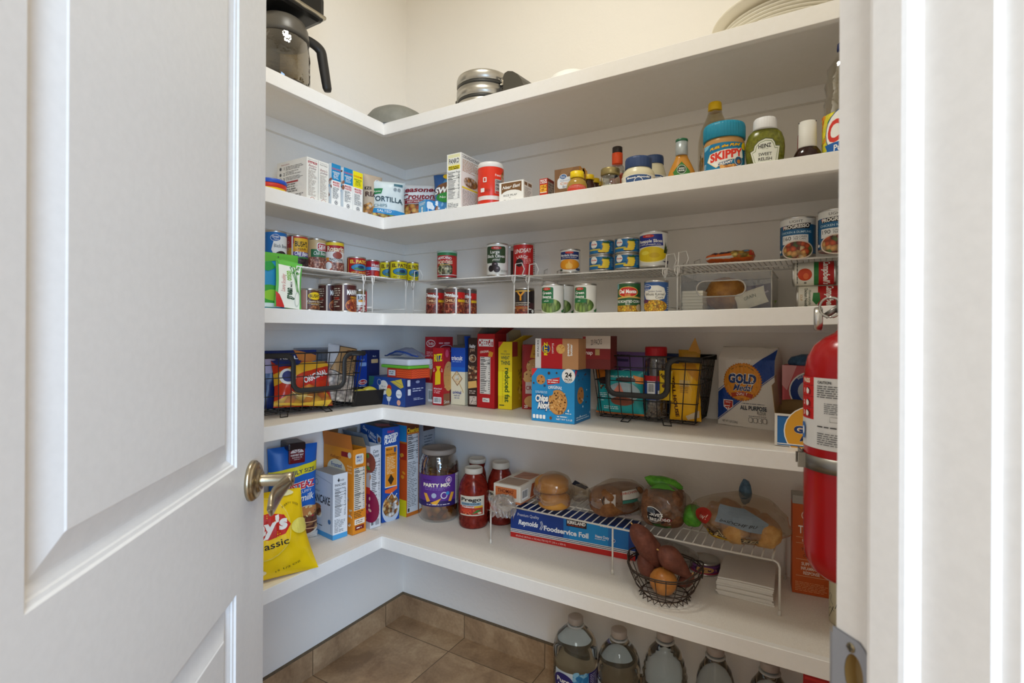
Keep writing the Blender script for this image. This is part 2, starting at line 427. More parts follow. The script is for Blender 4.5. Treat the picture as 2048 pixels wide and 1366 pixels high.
def pouch(name, label, W, H, T, col, items, loc, rot=0, cat='bag', group=None, seed=1, fat=.5, wr=.0025, taper=0, low=0, lean=0, back=None, seal=True, flare=0, grid=(26, 30), tilt=0, gap=.0012, parts=()):
    mb = MB(); F = pouch_fn(W, H, T, fat, seed, wr, -1, taper, low, flare); Bk = pouch_fn(W, H, T, fat, seed + 9, wr, 1, taper, low, flare)
    col = col if not isinstance(col, str) or ' ' in col else col + ' r.3'
    nu, nv = grid; G = [[Vector(F(W * i / nu, H * j / nv, 0)) for i in range(nu + 1)] for j in range(nv + 1)]
    mb.surf(lambda a, b: G[round(b * nv)][round(a * nu)], nu, nv, col)
    def FL(u, v, h):
        x, y = min(max(u / W * nu, 0), nu - 1e-6), min(max(v / H * nv, 0), nv - 1e-6); i, j = int(x), int(y); x -= i; y -= j
        a, b, c, d = G[j][i], G[j][i + 1], G[j + 1][i + 1], G[j + 1][i]; p = (a * (1 - x) + b * x) * (1 - y) + (d * (1 - x) + c * x) * y
        n = (b - a).cross(d - a); n.normalize(); return p + n * h
    mb.surf(lambda a, b: Bk((1 - a) * W, b * H, gap * .3), grid[0], grid[1], back or col)
    mb.art(Art(W, H, *items, seed=seed), lambda u, v, h: FL(u, v, h * (1 if wr < .002 else 2.2 if wr < .004 else 3.5) + gap), cu=W / grid[0], cv=H / grid[1])
    m = Matrix.Rotation(math.radians(tilt), 4, 'Y') @ Matrix.Rotation(math.radians(-lean), 4, 'X')
    mb.xf(m)
    zmin = min(v[2] for v in mb.v); mb.xf(Matrix.Translation((0, 0, -zmin)))
    p = dict(label=label, category=cat)
    if group: p['group'] = group
    return mb.build(name, None, loc, rot, **p)
def jar(name, label, loc, rot=0, body=(), glass=None, fill=None, fillmat=None, cap=None, capmat=None, lab=None, cat='jar', group=None, sy=1, seg=36, ribs=0, capname='lid', lab2=None, bodyname='body', seed=4):
    """lathed jar or bottle: body profile, inner fill profile, cap profile, labels = (radius or function, z0, z1, angle width, base colour, items, centre angle)"""
    o = thing(name, label, cat, loc, rot, group)
    MB().lathe(body, glass, seg, sy).build(bodyname, o)
    if fill: MB().lathe(fill, fillmat, seg, sy).build('contents', o)
    if cap:
        j = (lambda a, z: 1 + .012 * (1 if math.sin(a * ribs) > 0 else 0)) if ribs else None
        MB().lathe(cap, capmat, seg if not ribs else ribs * 4, sy if sy > .8 else 1, jit=j).build(capname, o)
    for q in (lab, lab2):
        if q:
            r, z0, z1, aw, base, items = q[:6]; ca = q[6] if len(q) > 6 else 0; rr = r if callable(r) else (lambda z, r=r: r)
            Wd = rr((z0 + z1) / 2) * aw; mb = MB()
            its = ([('R', 0, 0, 1, 1, base)] if base else []) + list(items)
            rm = rr((z0 + z1) / 2)
            def fn(u, v, h):
                R = rr(z0 + v) + .0006 + h; a = ca + (u - Wd / 2) / rm; return (R * math.sin(a), -R * sy * math.cos(a), z0 + v)
            mb.art(Art(Wd, z1 - z0, *its, seed=seed), fn, cu=.004, cv=(.006 if callable(r) else 0)); mb.build('label', o)
    return o
# boxes measured in the picture: a, b = columns of the front's two edges, c = column of the far edge of the visible side
def on_back(a, b, c, y, pt, z, pxh=None):
    A, B = at_y(a, y), at_y(b, y); Wd = B.x - A.x
    d = ray(c, 664); D = (B.x / d.x) * d.y - y if c and abs(d.x) > 1e-3 else .05
    H = z_of((a if pxh is None else pxh), pt, A.x if pxh is None else B.x, y) - z
    return Wd, D, H, Vector(((A.x + B.x) / 2, y + D / 2, z))
def on_left(a, b, c, x, pt, z):
    A, B = at_x(a, x), at_x(b, x); Wd = B.y - A.y
    d = ray(c, 664); D = x - (A.y / d.y) * d.x
    H = z_of(a, pt, x, A.y) - z
    return Wd, D, H, Vector((x - D / 2, (A.y + B.y) / 2, z))

# ---------------------------------------------------------------- the setting
WALL = None
def wall_mat():
    m = bpy.data.materials.new('wall_paint'); m.use_nodes = True; nt = m.node_tree; B = nt.nodes['Principled BSDF']
    B.inputs['Base Color'].default_value = lin('#f0ece5'); B.inputs['Roughness'].default_value = .75; B.inputs['Specular IOR Level'].default_value = .25
    tc = nt.nodes.new('ShaderNodeTexCoord'); nz = nt.nodes.new('ShaderNodeTexNoise'); n2 = nt.nodes.new('ShaderNodeTexNoise')
    ad = nt.nodes.new('ShaderNodeMath'); bp = nt.nodes.new('ShaderNodeBump'); L = nt.links.new
    nz.inputs['Scale'].default_value = 22; nz.inputs['Detail'].default_value = 3; nz.inputs['Distortion'].default_value = 1.2
    n2.inputs['Scale'].default_value = 130; ad.operation = 'MULTIPLY_ADD'; ad.inputs[1].default_value = .3
    bp.inputs['Strength'].default_value = .5; bp.inputs['Distance'].default_value = .0022
    L(tc.outputs['Object'], nz.inputs['Vector']); L(tc.outputs['Object'], n2.inputs['Vector'])
    L(n2.outputs[0], ad.inputs[0]); L(nz.outputs[0], ad.inputs[2]); L(ad.outputs[0], bp.inputs['Height']); L(bp.outputs[0], B.inputs['Normal'])
    return m
WALL = wall_mat()
PAINT = mottled('white_enamel', '#edeae4', '#efece7', 60, .42, .02, 3, .0006)
DOORP = mottled('door_enamel', '#dfddda', '#e3e1de', 90, .36, .06, 3, .0006)
def tile_mat(off=(0, 0), vertical=None):
    """stone-look ceramic tile with grout, laid out in room coordinates"""
    m = bpy.data.materials.new('stone_tile'); m.use_nodes = True; nt = m.node_tree; B = nt.nodes['Principled BSDF']; L = nt.links.new
    tc = nt.nodes.new('ShaderNodeNewGeometry'); sp = nt.nodes.new('ShaderNodeSeparateXYZ'); L(tc.outputs['Position'], sp.inputs[0])
    def math_(op, a, b=None, c=None):
        n = nt.nodes.new('ShaderNodeMath'); n.operation = op
        for i, q in enumerate((a, b, c)):
            if q is None: continue
            if isinstance(q, (int, float)): n.inputs[i].default_value = q
            else: L(q, n.inputs[i])
        return n.outputs[0]
    P = .3855; g = .0035
    def line(ax, o): 
        f = math_('FRACT', math_('DIVIDE', math_('SUBTRACT', sp.outputs[ax], o), P)); return math_('LESS_THAN', math_('ABSOLUTE', math_('SUBTRACT', f, .5)), .5 - g / P / 2)
    def cell(ax, o): return math_('FLOOR', math_('DIVIDE', math_('SUBTRACT', sp.outputs[ax], o), P))
    X0, Y0 = -1.3055, 1.700
    if vertical is None: mask = math_('MULTIPLY', line(0, X0), line(1, Y0))
    elif vertical == 'x': mask = line(0, X0)
    else: mask = line(1, Y0)
    cb = nt.nodes.new('ShaderNodeCombineXYZ'); L(cell(0, X0), cb.inputs[0]); L(cell(1, Y0), cb.inputs[1])
    wn = nt.nodes.new('ShaderNodeTexWhiteNoise'); L(cb.outputs[0], wn.inputs[0])
    nz = nt.nodes.new('ShaderNodeTexNoise'); nz.inputs['Scale'].default_value = 6; nz.inputs['Detail'].default_value = 8; nz.inputs['Roughness'].default_value = .62; nz.inputs['Distortion'].default_value = .6
    av = nt.nodes.new('ShaderNodeVectorMath'); av.operation = 'ADD'; sc = nt.nodes.new('ShaderNodeVectorMath'); sc.operation = 'SCALE'; sc.inputs[3].default_value = 9
    L(wn.outputs[1], sc.inputs[0]); L(tc.outputs['Position'], av.inputs[0]); L(sc.outputs[0], av.inputs[1]); L(av.outputs[0], nz.inputs['Vector'])
    rp = nt.nodes.new('ShaderNodeValToRGB'); e = rp.color_ramp.elements; e[0].position = .3; e[0].color = lin('#886c50'); e[1].position = .72; e[1].color = lin('#c6aa86')
    q = e.new(.5); q.color = lin('#a88a69')
    n2 = nt.nodes.new('ShaderNodeTexNoise'); n2.inputs['Scale'].default_value = 90; n2.inputs['Detail'].default_value = 3; L(tc.outputs['Position'], n2.inputs['Vector'])
    L(math_('ADD', nz.outputs[0], math_('MULTIPLY', math_('SUBTRACT', n2.outputs[0], .5), .22)), rp.inputs[0])
    mx = nt.nodes.new('ShaderNodeMix'); mx.data_type = 'RGBA'; mx.inputs[6].default_value = lin('#66523c'); L(rp.outputs[0], mx.inputs[7]); L(mask, mx.inputs[0])
    L(mx.outputs[2], B.inputs['Base Color']); B.inputs['Roughness'].default_value = .5
    bp = nt.nodes.new('ShaderNodeBump'); bp.inputs['Strength'].default_value = .5; bp.inputs['Distance'].default_value = .0015
    L(math_('ADD', math_('MULTIPLY', mask, 1.2), math_('MULTIPLY', nz.outputs[0], .5)), bp.inputs['Height']); L(bp.outputs[0], B.inputs['Normal'])
    return m
def struct(name, mb, **p):
    o = mb.build(name); o['kind'] = 'structure'
    for k, v in p.items(): o[k] = v
    return o
CH = 3.05
N_ = Vector((-math.sqrt(.5), math.sqrt(.5), 0)); W_ = Vector((math.sqrt(.5), math.sqrt(.5), 0))
P0 = FW * .43 + RT * .43 * .6243                      # latch-side jamb, pantry edge
DW = .615                                             # clear opening
L0 = P0 - W_ * DW
HEAD = 2.045
struct('floor', MB().box(-3.2, -3.2, -.05, 2.6, YB + .12, 0, tile_mat()))
struct('wall_left', MB().box(XL - .1, -1.2, 0, XL, YB + .1, CH, WALL))
struct('wall_back', MB().box(XL, YB, 0, XR + .1, YB + .1, CH, WALL))
sR = (XR - P0.x) / W_.x; yR = P0.y + W_.y * sR
struct('wall_right', MB().box(XR, yR - .02, 0, XR + .1, YB, CH, WALL))
struct('ceiling', MB().box(XL - .1, -1.2, CH, XR + .3, YB + .1, CH + .1, '#e8e4dc r.8'))
YF = -.04
sL = (L0.y - YF) / W_.y
struct('wall_front', MB().box(XL, YF - .115, 0, L0.x - W_.x * sL + .05, YF, CH, WALL))
def diag(s0, s1, z0, z1, t0, t1, mat, mb=None):
    """block along the door wall: s along the wall from the latch jamb, t towards the kitchen"""
    mb = mb or MB(); vs = []
    for z in (z0, z1):
        for s, t in ((s0, t0), (s1, t0), (s1, t1), (s0, t1)):
            p = P0 + W_ * s - N_ * t; vs.append((p.x, p.y, z))
    return mb.add(vs, [(0, 1, 2, 3), (7, 6, 5, 4), (0, 4, 5, 1), (1, 5, 6, 2), (2, 6, 7, 3), (3, 7, 4, 0)], mat)
TW = .115
w = diag(.018, sR + .10, 0, CH, .001, TW - .001, WALL); diag(-DW - sL, -DW - .018, 0, CH, .001, TW - .001, WALL, w)
diag(-DW - .018, .018, HEAD + .018, CH, .001, TW - .001, WALL, w)
struct('wall_door', w)
diagk = diag(sR + .10, 1.9, 0, CH, .001, TW - .001, WALL); struct('wall_kitchen', diagk)
# jamb with door stop, drawn in plan and extruded
def extrude_plan(pts, z0, z1, mat, mb=None, smooth=False):
    mb = mb or MB(); n = len(pts); vs = []
    for z in (z0, z1):
        for s, t in pts: p = P0 + W_ * s - N_ * t; vs.append((p.x, p.y, z))
    mb.add(vs, [(i, (i + 1) % n, (i + 1) % n + n, i + n) for i in range(n)] + [tuple(range(n)), tuple(range(n, 2 * n))[::-1]], mat, smooth); return mb
def rnd_(cx, cy, r, a0, a1, n=5): return [(cx + r * math.cos(math.radians(a0 + (a1 - a0) * i / n)), cy + r * math.sin(math.radians(a0 + (a1 - a0) * i / n))) for i in range(n + 1)]
def jamb(sg, s0):
    q = [(.018, 0)] + [(.0015, 0), (0, .0015)] + [(0, .0375), (-.0095, .0375)] + [(-.0105, .0385), (-.011, .041), (-.011, .063), (-.010, .0665), (-.007, .069)] + [(0, .0705), (0, TW - .002), (.002, TW), (.018, TW)]
    return [(s0 + sg * a, b) for a, b in q]
struct('trim_1', extrude_plan(jamb(1, 0), 0, HEAD, DOORP))
struct('trim_2', extrude_plan(jamb(-1, -DW), 0, HEAD, DOORP))
struct('trim_3', diag(-DW - .018, .018, HEAD, HEAD + .018, 0, TW, DOORP))
def casing(sg, s0):
    q = [(.006, TW), (.006, TW + .010), (.0075, TW + .0125), (.011, TW + .0135), (.014, TW + .012), (.017, TW + .0125), (.03, TW + .016), (.052, TW + .017), (.058, TW + .0185), (.062, TW + .017), (.063, TW)]
    return [(s0 + sg * a, b) for a, b in q]
struct('trim_4', extrude_plan(casing(1, 0), 0, HEAD + .06, DOORP))
struct('trim_5', extrude_plan(casing(-1, -DW), 0, HEAD + .06, DOORP))
# stone baseboards
bbx = tile_mat(vertical='x'); bby = tile_mat(vertical='y'); BH = .097
CAPM = mottled('grout', '#5f5040', '#75664f', 120, .8, .3)
mb = MB().box(XL + .01, YB - .01, 0, XR, YB, BH, bbx); mb.box(XL + .01, YB - .012, BH, XR, YB, BH + .004, CAPM); struct('baseboard_back', mb)
mb = MB().box(XL, YF, 0, XL + .01, YB, BH, bby); mb.box(XL, YF, BH, XL + .012, YB, BH + .004, CAPM); struct('baseboard_left', mb)
# strike plate on the latch jamb
sp = thing('strike_plate', 'grey metal strike plate screwed to the white door jamb', 'strike plate', (P0.x, P0.y, 1.038), math.atan2(W_.y, W_.x))
STL = '#a3a5ab r.42 m.55'
pl = MB(); zz = .0285
# plate outline in (t, z) with a round hole; t runs towards the kitchen
out = [(-.001, -zz), (.024, -zz), (.029, -zz + .004), (.0315, -zz + .009), (.0315, zz - .009), (.029, zz - .004), (.024, zz), (-.001, zz)]
def hole(t): return None
hn = [(.019 + .0085 * math.cos(q), .0165 * math.sin(q)) for q in [2 * PI * i / 24 for i in range(24)]]
bm = bmesh.new()
ov = [bm.verts.new((t, 0, z)) for t, z in out]; hv = [bm.verts.new((t, 0, z)) for t, z in hn]
eds = [bm.edges.new((ov[i], ov[(i + 1) % len(ov)])) for i in range(len(ov))] + [bm.edges.new((hv[i], hv[(i + 1) % 24])) for i in range(24)]
bmesh.ops.triangle_fill(bm, use_beauty=True, edges=eds)
bm.verts.index_update(); vv = [v.co.copy() for v in bm.verts]; ff = [[v.index for v in f.verts] for f in bm.faces]; bm.free()
# local axes: +X along the wall (into the jamb), -Y towards the kitchen
pl.add([(-.0014, -v.x, v.z) for v in vv], ff, STL); pl.add([(-.0002, -v.x, v.z) for v in vv], ff, STL)
# lip curling round the pantry edge
pl.surf(lambda a, b: (-.0014 + (.006 * (math.sin(a * PI / 2)) ** 2), .001 + .0075 * math.sin(a * PI / 2), (b - .5) * .046), 8, 2, STL)
pl.build('plate', sp)
cut = MB(); cut.surf(lambda a, b: (-.004 + .014 * b, -.019 - .0085 * math.cos(2 * PI * a), .0165 * math.sin(2 * PI * a)), 24, 1, STL)
n_ = 25; cut.f += [tuple(range(24))[::-1], tuple(n_ + i for i in range(24))]; cut.m += [0, 0]; cut.sm += [False, False]
cf = [f for f in cut.f]; bmc = bmesh.new(); cvs = [bmc.verts.new(p) for p in cut.v]
for f in cf: bmc.faces.new([cvs[i] for i in f])
bmesh.ops.remove_doubles(bmc, verts=bmc.verts[:], dist=1e-6); bmesh.ops.recalc_face_normals(bmc, faces=bmc.faces[:])
cme = bpy.data.meshes.new('cut'); bmc.to_mesh(cme); bmc.free(); cob = bpy.data.objects.new('cut', cme); COL.objects.link(cob); cob.location = sp.location; cob.rotation_euler = sp.rotation_euler
jo = bpy.data.objects['trim_1']; md = jo.modifiers.new('cut', 'BOOLEAN'); md.object = cob; md.operation = 'DIFFERENCE'; bpy.context.view_layer.update()
jm = bpy.data.meshes.new_from_object(jo.evaluated_get(bpy.context.evaluated_depsgraph_get())); jo.modifiers.clear()
if len(jm.polygons) > 8: jo.data = jm
bpy.data.objects.remove(cob)
hb = MB(); hb.surf(lambda a, b: (-.001 + .009 * b, -.019 - .0085 * math.cos(2 * PI * a) * (1 - .2 * b), .0165 * math.sin(2 * PI * a)), 24, 3, '#b39a66 r.4 m.6')
hb.surf(lambda a, b: (.008, -.019 - .0085 * math.cos(2 * PI * a) * .8 * b, .0165 * math.sin(2 * PI * a) * b), 24, 1, '#8a7650 r.6'); hb.build('latch_pocket', sp)
for z in (-.0205, .0205):
    sm = MB(); sm.lathe([(0, .0012), (.002, .0014), (.0035, .0008), (.0038, 0)][::-1], '#8f8266 r.35 m.9', 16); sm.box(-.003, -.0005, .0011, .003, .0005, .0017, '#3c3830')
    sm.box(-.0005, -.003, .0011, .0005, .003, .0017, '#3c3830')
    sm.xf(Matrix.Translation((-.0013, -.0165, z)) @ Matrix.Rotation(-PI / 2, 4, 'Y')); sm.build('screw', sp)

# door leaf, opened into the pantry
dv = (FW * .9885 - RT * .151).normalized(); nv = RT * .9885 + FW * .151
DT = .035; dh = thing('door_1', 'white raised-panel pantry door', 'door', (L0.x, L0.y, 0), math.atan2(dv.y, dv.x))
dh['kind'] = 'structure'; del dh['category']; del dh['label']
def door_face(mb, y, sg, pans, W0, H0):
    xs = sorted({0, W0} | {p[0] for p in pans} | {p[1] for p in pans}); zs = sorted({.012, H0} | {p[2] for p in pans} | {p[3] for p in pans})
    for i in range(len(xs) - 1):
        for j in range(len(zs) - 1):
            xm, zm = (xs[i] + xs[i + 1]) / 2, (zs[j] + zs[j + 1]) / 2
            if any(p[0] < xm < p[1] and p[2] < zm < p[3] for p in pans): continue
            mb.add([(xs[i], y, zs[j]), (xs[i + 1], y, zs[j]), (xs[i + 1], y, zs[j + 1]), (xs[i], y, zs[j + 1])], [(0, 1, 2, 3)], DOORP)
    prof = [(0, 0), (.002, .0025), (.0055, .0035), (.0065, .0055), (.009, .0065), (.012, .0085), (.014, .0095), (.0165, .0095), (.042, .0015), (.0435, .0004), (.046, .0004)]
    for x0, x1, z0, z1 in pans:
        ring = []
        for d, h in prof: ring.append([(x0 + d, y + sg * h, z0 + d), (x1 - d, y + sg * h, z0 + d), (x1 - d, y + sg * h, z1 - d), (x0 + d, y + sg * h, z1 - d)])
        vs = [p for r in ring for p in r]; fs = []
        for k in range(len(ring) - 1):
            for i in range(4): fs.append((4 * k + i, 4 * k + (i + 1) % 4, 4 * k + 4 + (i + 1) % 4, 4 * k + 4 + i))
        fs.append(tuple(4 * (len(ring) - 1) + i for i in range(4))); mb.add(vs, fs, DOORP)
pans = [(.0864, .487, 1.108, 1.92), (.0864, .487, .24, .922)]
mb = MB(); W0, H0 = .610, 2.03
door_face(mb, 0, 1, pans, W0, H0); door_face(mb, DT, -1, pans, W0, H0)
mb.add([(x, y, z) for x in (0, W0) for y in (0, DT) for z in (.012, H0)], [(0, 1, 3, 2), (4, 6, 7, 5), (0, 4, 5, 1), (2, 3, 7, 6), (0, 2, 6, 4), (1, 5, 7, 3)][0:1] + [(4, 6, 7, 5), (0, 4, 6, 2), (1, 3, 7, 5)], DOORP)
mb.build('door_leaf', dh)
NK = '#b9ab90 r.27 m1'
hd = bpy.data.objects.new('door_handle', None); COL.objects.link(hd); hd.parent = dh; hd.location = (.5475, 0, 1.072)
ro = MB(); ro.lathe([(0, 0), (.0315, 0), (.0315, .004), (.0305, .006), (.029, .0065), (.0285, .0085), (.027, .010), (.0235, .0115), (.0185, .0125), (.017, .0145), (.0155, .016), (.012, .0165), (0, .0165)], NK, 48)
ro.xf(Matrix.Rotation(PI / 2, 4, 'X')); ro.build('rosette', hd)
stm = MB(); stm.lathe([(.0105, .014), (.0095, .018), (.0095, .046), (.0105, .050), (.0115, .056), (.0112, .0615), (.009, .0635), (0, .064)], NK, 32); stm.xf(Matrix.Rotation(PI / 2, 4, 'X'))
stm.build('stem', hd)
lv = MB(); n = 18; vs = []; fs = []
for i in range(n + 1):
    q = i / n; x = -.098 * q; wz = .0100 + .0125 * math.sin(PI * min(1, q * .98)) * (q ** .8) ; wz *= max(0, 1 - max(0, q - .82) / .18) ** .5 if q > .82 else 1
    wy = .0085 * (1 - q) + .0042 * q; cy = -.0565 + .006 * math.sin(PI * q); cz = -.016 * q - .004 * math.sin(PI * q)
    for k in range(14):
        a = 2 * PI * k / 14; vs.append((x, cy + wy * math.sin(a), cz + max(wz, .0006) * math.cos(a)))
for i in range(n):
    for k in range(14): fs.append((i * 14 + k, i * 14 + (k + 1) % 14, i * 14 + 14 + (k + 1) % 14, i * 14 + 14 + k))
fs += [tuple(range(14)), tuple(n * 14 + k for k in range(14))[::-1]]
lv.add(vs, fs, NK, True); lv.build('lever', hd)

# shelves: five L-shaped boards with wide front edging, on cleats
LINER = mottled('shelf_liner', '#e6dfd4', '#efe9df', 300, .5, .35, 2, .0012)
where = ['lowest, with cereal and bread on it', 'second from the floor, with crackers, baskets and flour on it', 'middle one, with tins and wire risers on it',
         'second from the top, with jars and packets on it', 'topmost, carrying the coffee maker and waffle maker']
YS = YF
SAG = [0, .006, .006, .010, .0025, .0005]
def sag(k, x): return -SAG[k] * math.sin(PI * min(max((x - XI) / (XR - XI), 0), 1))
def SZ(k, x=-9): return ZS[k] + sag(k, x) + .0002
ti = 6
for k in range(1, 6):
    z = ZS[k]; t = thing('pantry_shelf', 'white L-shaped pantry shelf, ' + where[k - 1], 'shelf', (XI, YI, z - ST), 0, 'built-in pantry shelves')
    b = MB(); g = .018; e = .0185
    x1 = XR; P = [(XL + .0005, YB - .0005), (XL + .0005, YS + .0005), (XI - e, YS + .0005), (XI - e, YI + e), (x1 - .0005, YI + e), (x1 - .0005, YB - .0005)]
    vs = [(p[0] - XI, p[1] - YI, zz) for zz in (ST - g, ST - .0004) for p in P]; top = LINER if k < 3 else PAINT
    y0, y1, xa, xb = YS + .0005 - YI, YB - .0005 - YI, XL + .0005 - XI, x1 - .0005 - XI
    b.box(xa, y0, ST - g, -e, y1, ST - .0006, PAINT); b.add([(xa, y0, ST - .0004), (-e, y0, ST - .0004), (-e, y1, ST - .0004), (xa, y1, ST - .0004)], [(0, 1, 2, 3)], top)
    nn = 16
    for i in range(nn):
        a0, a1 = -e + (xb + e) * i / nn, -e + (xb + e) * (i + 1) / nn; s0, s1 = sag(k, XI + a0), sag(k, XI + a1)
        for zz, mm in ((ST - g, PAINT), (ST - .0004, top)):
            b.add([(a0, e, zz + s0), (a1, e, zz + s1), (a1, y1, zz + s1), (a0, y1, zz + s0)], [(0, 1, 2, 3)], mm)
    b.build('board', t)
    MB().box(-e, YS + .0005 - YI, 0, 0, e, ST, PAINT, .0012).build('front_edging', t)
    fe = MB(); pr = [(0, .001), (.001, 0), (e, 0), (e, ST), (.0012, ST), (0, ST - .0012)]; vs = []
    for i in range(nn + 1):
        a = (x1 - XI - .0005) * i / nn
        for y, zz in pr: vs.append((a, y, zz + sag(k, XI + a)))
    fe.add(vs, [(i * 6 + j, i * 6 + 6 + j, i * 6 + 6 + (j + 1) % 6, i * 6 + (j + 1) % 6) for i in range(nn) for j in range(6)] + [tuple(range(6)), tuple(nn * 6 + j for j in range(6))[::-1]], PAINT)
    fe.build('front_edging', t)
    # a seam where the two edgings meet
    if k > 1:
        zc = z - g
        struct('trim_%d' % ti, MB().box(XL + .019, YB - .019, zc - .046, XR, YB, zc, PAINT, .001)); struct('trim_%d' % (ti + 1), MB().box(XL, YF, zc - .046, XL + .019, YB, zc, PAINT, .001)); ti += 2

# ---------------------------------------------------------------- topmost shelf
def round_at(pl, pr, y=None, x=None):
    """centre and radius of an upright cylinder whose outline spans two picture columns, at room depth y (or x)"""
    a = ray(pl, 664); b = ray(pr, 664); ta, tb = math.atan2(a.x, a.y), math.atan2(b.x, b.y); m = (ta + tb) / 2; h = (tb - ta) / 2
    rho = y / math.cos(m) if y is not None else x / math.sin(m)
    return rho * math.sin(m), rho * math.cos(m), rho * math.sin(h)
z5 = ZS[5]
# coffee maker: glass carafe with a dark handle under the brewing head
cx, cy, _ = round_at(531, 590, x=XI - .115)
cm = thing('coffee_maker', 'drip coffee maker with glass carafe and dark curved handle beside the door', 'coffee maker', (cx, cy, z5), 0)
DK = '#33302c r.42'
MB().lathe([(0, 0), (.100, 0), (.101, .003), (.096, .010), (.087, .016), (.083, .022), (0, .022)], DK, 48).build('carafe_base', cm)
smoke = clear('smoked_glass', '#b5a888', .04, .35, .8)
g = MB(); g.lathe([(.080, .022), (.086, .04), (.086, .12), (.082, .15), (.076, .175), (.074, .19)], smoke, 48); g.f = [f for f in g.f if len(f) == 4]; g.m = g.m[:len(g.f)]; g.sm = g.sm[:len(g.f)]
g.build('glass_carafe', cm)
MB().lathe([(.078, .168), (.083, .170), (.083, .178), (.079, .205), (.070, .224), (.060, .232), (0, .234)], '#57524a r.35', 48).build('carafe_lid', cm)
h = MB(); pts = []; rr = []
for i in range(22):
    q = i / 21; a = q * PI * .5
    if q < .45: p = (0, .070 + .062 * math.sin(q / .45 * PI / 2), .205 - .028 * (1 - math.cos(q / .45 * PI / 2)))
    else: e = (q - .45) / .55; p = (0, .132 + .022 * e, .177 - .120 * e)
    pts.append(Vector(p)); rr.append(.0155 + .002 * math.sin(q * PI) - (.004 if i > 20 else 0))
h.tube(pts, rr, '#292725 r.38', 14); h.xf(Matrix.Scale(.75, 4, (1, 0, 0))); h.xf(Matrix.Rotation(-.25, 4, 'Z')); h.build('handle', cm)
b = MB(); b.box(-.085, -.085, .252, .085, .100, .34, '#1f1e1d r.2', .018); b.box(-.088, -.088, .262, .088, .103, .274, '#b9b4a8 r.22 m1', .005); b.build('brewing_head', cm)
b = MB(); b.box(-.150, -.07, 0, -.104, .07, .33, DK, .01); b.box(-.150, -.07, .27, -.03, .07, .33, DK, .01); b.box(-.12, -.09, 0, .04, .09, .0015, DK); b.build('housing', cm)

# domed dark grey bowl in the corner
c = at_y(790, YI + .10)
jar('mixing_bowl', 'upturned dull grey bowl in the corner of the top shelf', (XI - .05, YI + .118, z5), body=[(0, .104), (.035, .1025), (.07, .094), (.098, .078), (.116, .055), (.126, .03), (.130, .008), (.134, .004), (.134, 0), (.128, 0), (.124, .008), (0, .008)],
    glass=mottled('dull_grey_enamel', '#6f6f68', '#85847b', 9, .5, .1), cat='bowl')

# round waffle maker
x0, y0, r0 = round_at(911, 1019, y=YI + .155)
wm = thing('waffle_maker', 'round stainless steel waffle maker with black handle on top shelf', 'waffle maker', (x0, y0, z5), -.12)
SS = '#bdb9b0 r.33 m.9'; BK = '#3a3833 r.45'
ztop = z_of(960, 137, x0, y0 - r0) - z5
k = ztop / .185
MB().lathe([(r0 * .9, .010 * k), (r0, .016 * k), (r0, .052 * k), (r0 * .97, .056 * k), (0, .056 * k)][::1], SS, 56).build('lower_band', wm)
MB().lathe([(r0 * .96, .056 * k), (r0 * .985, .058 * k), (r0 * .985, .068 * k), (r0 * .96, .07 * k), (0, .07 * k)], BK, 56).build('lower_gap_ring', wm)
MB().lathe([(r0 * .97, .070 * k), (r0, .072 * k), (r0, .118 * k), (0, .120 * k)], SS, 56).build('middle_band', wm)
MB().lathe([(r0 * .96, .120 * k), (r0 * .985, .121 * k), (r0 * .985, .134 * k), (r0 * .96, .135 * k), (0, .136 * k)], BK, 56).build('upper_gap_ring', wm)
MB().lathe([(r0 * .97, .136 * k), (r0, .138 * k), (r0, .168 * k), (r0 * .97, .178 * k), (r0 * .9, .184 * k), (0, .186 * k)], SS, 56).build('lid_band', wm)
b = MB(); b.box(-.06, -.05, 0, .06, .05, .012, BK, .003); b.build('foot', wm)
b = MB(); b.box(-r0 - .012, -.014, .0, -r0 + .004, .014, .075 * k, BK, .003); b.box(-r0 - .01, -.008, .06 * k, -r0 + .006, .008, .150 * k, '#6f675b r.3 m.6', .002)
b.box(-r0 - .034, -.012, .03, -r0 - .010, .012, .128 * k, BK, .005)
b.tube([(-r0 - .062, 0, .100 * k), (-r0 - .030, 0, .102 * k)], .0165 * k, BK, 16); b.build('handle', wm)
b = MB(); b.box(r0 - .005, -.020, .0, r0 + .024, .012, .150 * k, BK, .004)
for zz in (.035, .125): b.tube([(r0 + .008, -.026, zz * k), (r0 + .008, -.018, zz * k)], .011, '#cfc8bb r.25 m1', 14)
for i in range(4): b.tube([(r0 + .004, -.021, (.07 + .01 * i) * k), (r0 + .026, -.021, (.074 + .01 * i) * k)], .0025, '#4b463f r.3', 6)
b.build('hinge', wm)
b = MB(); b.surf(lambda a, c_: (r0 + .024 + .085 * a, -.03 + .06 * c_, 0), 1, 1, BK); 
prof = [(0, 0), (0, .135), (.006, .148), (.02, .152), (.04, .143), (.06, .124), (.076, .096), (.084, .07), (.09, 0)]
n = len(prof); vs = [(r0 + .024 + p[0], y, p[1] * k) for y in (-.04, .04) for p in prof]
b.add(vs, [tuple(range(n)), tuple(range(n, 2 * n))[::-1]] + [(i, (i + 1) % n, (i + 1) % n + n, i + n) for i in range(n)], '#4a463d r.45'); b.build('motor_housing', wm)

# small white bowl, only its crown shows
x0, y0, _ = round_at(1112, 1170, y=YI + .17)
zt = z_of(1140, 147, x0, y0) - z5 - .006
jar('white_bowl', 'white bowl showing just above the top shelf edge, right of the waffle maker', (x0, y0, z5), body=[(0, zt), (.03, zt * .985), (.055, zt * .93), (.07, zt * .82), (.078, zt * .5), (.08, 0), (.075, 0), (0, .01)], glass='#efeee8 r.3', cat='bowl')

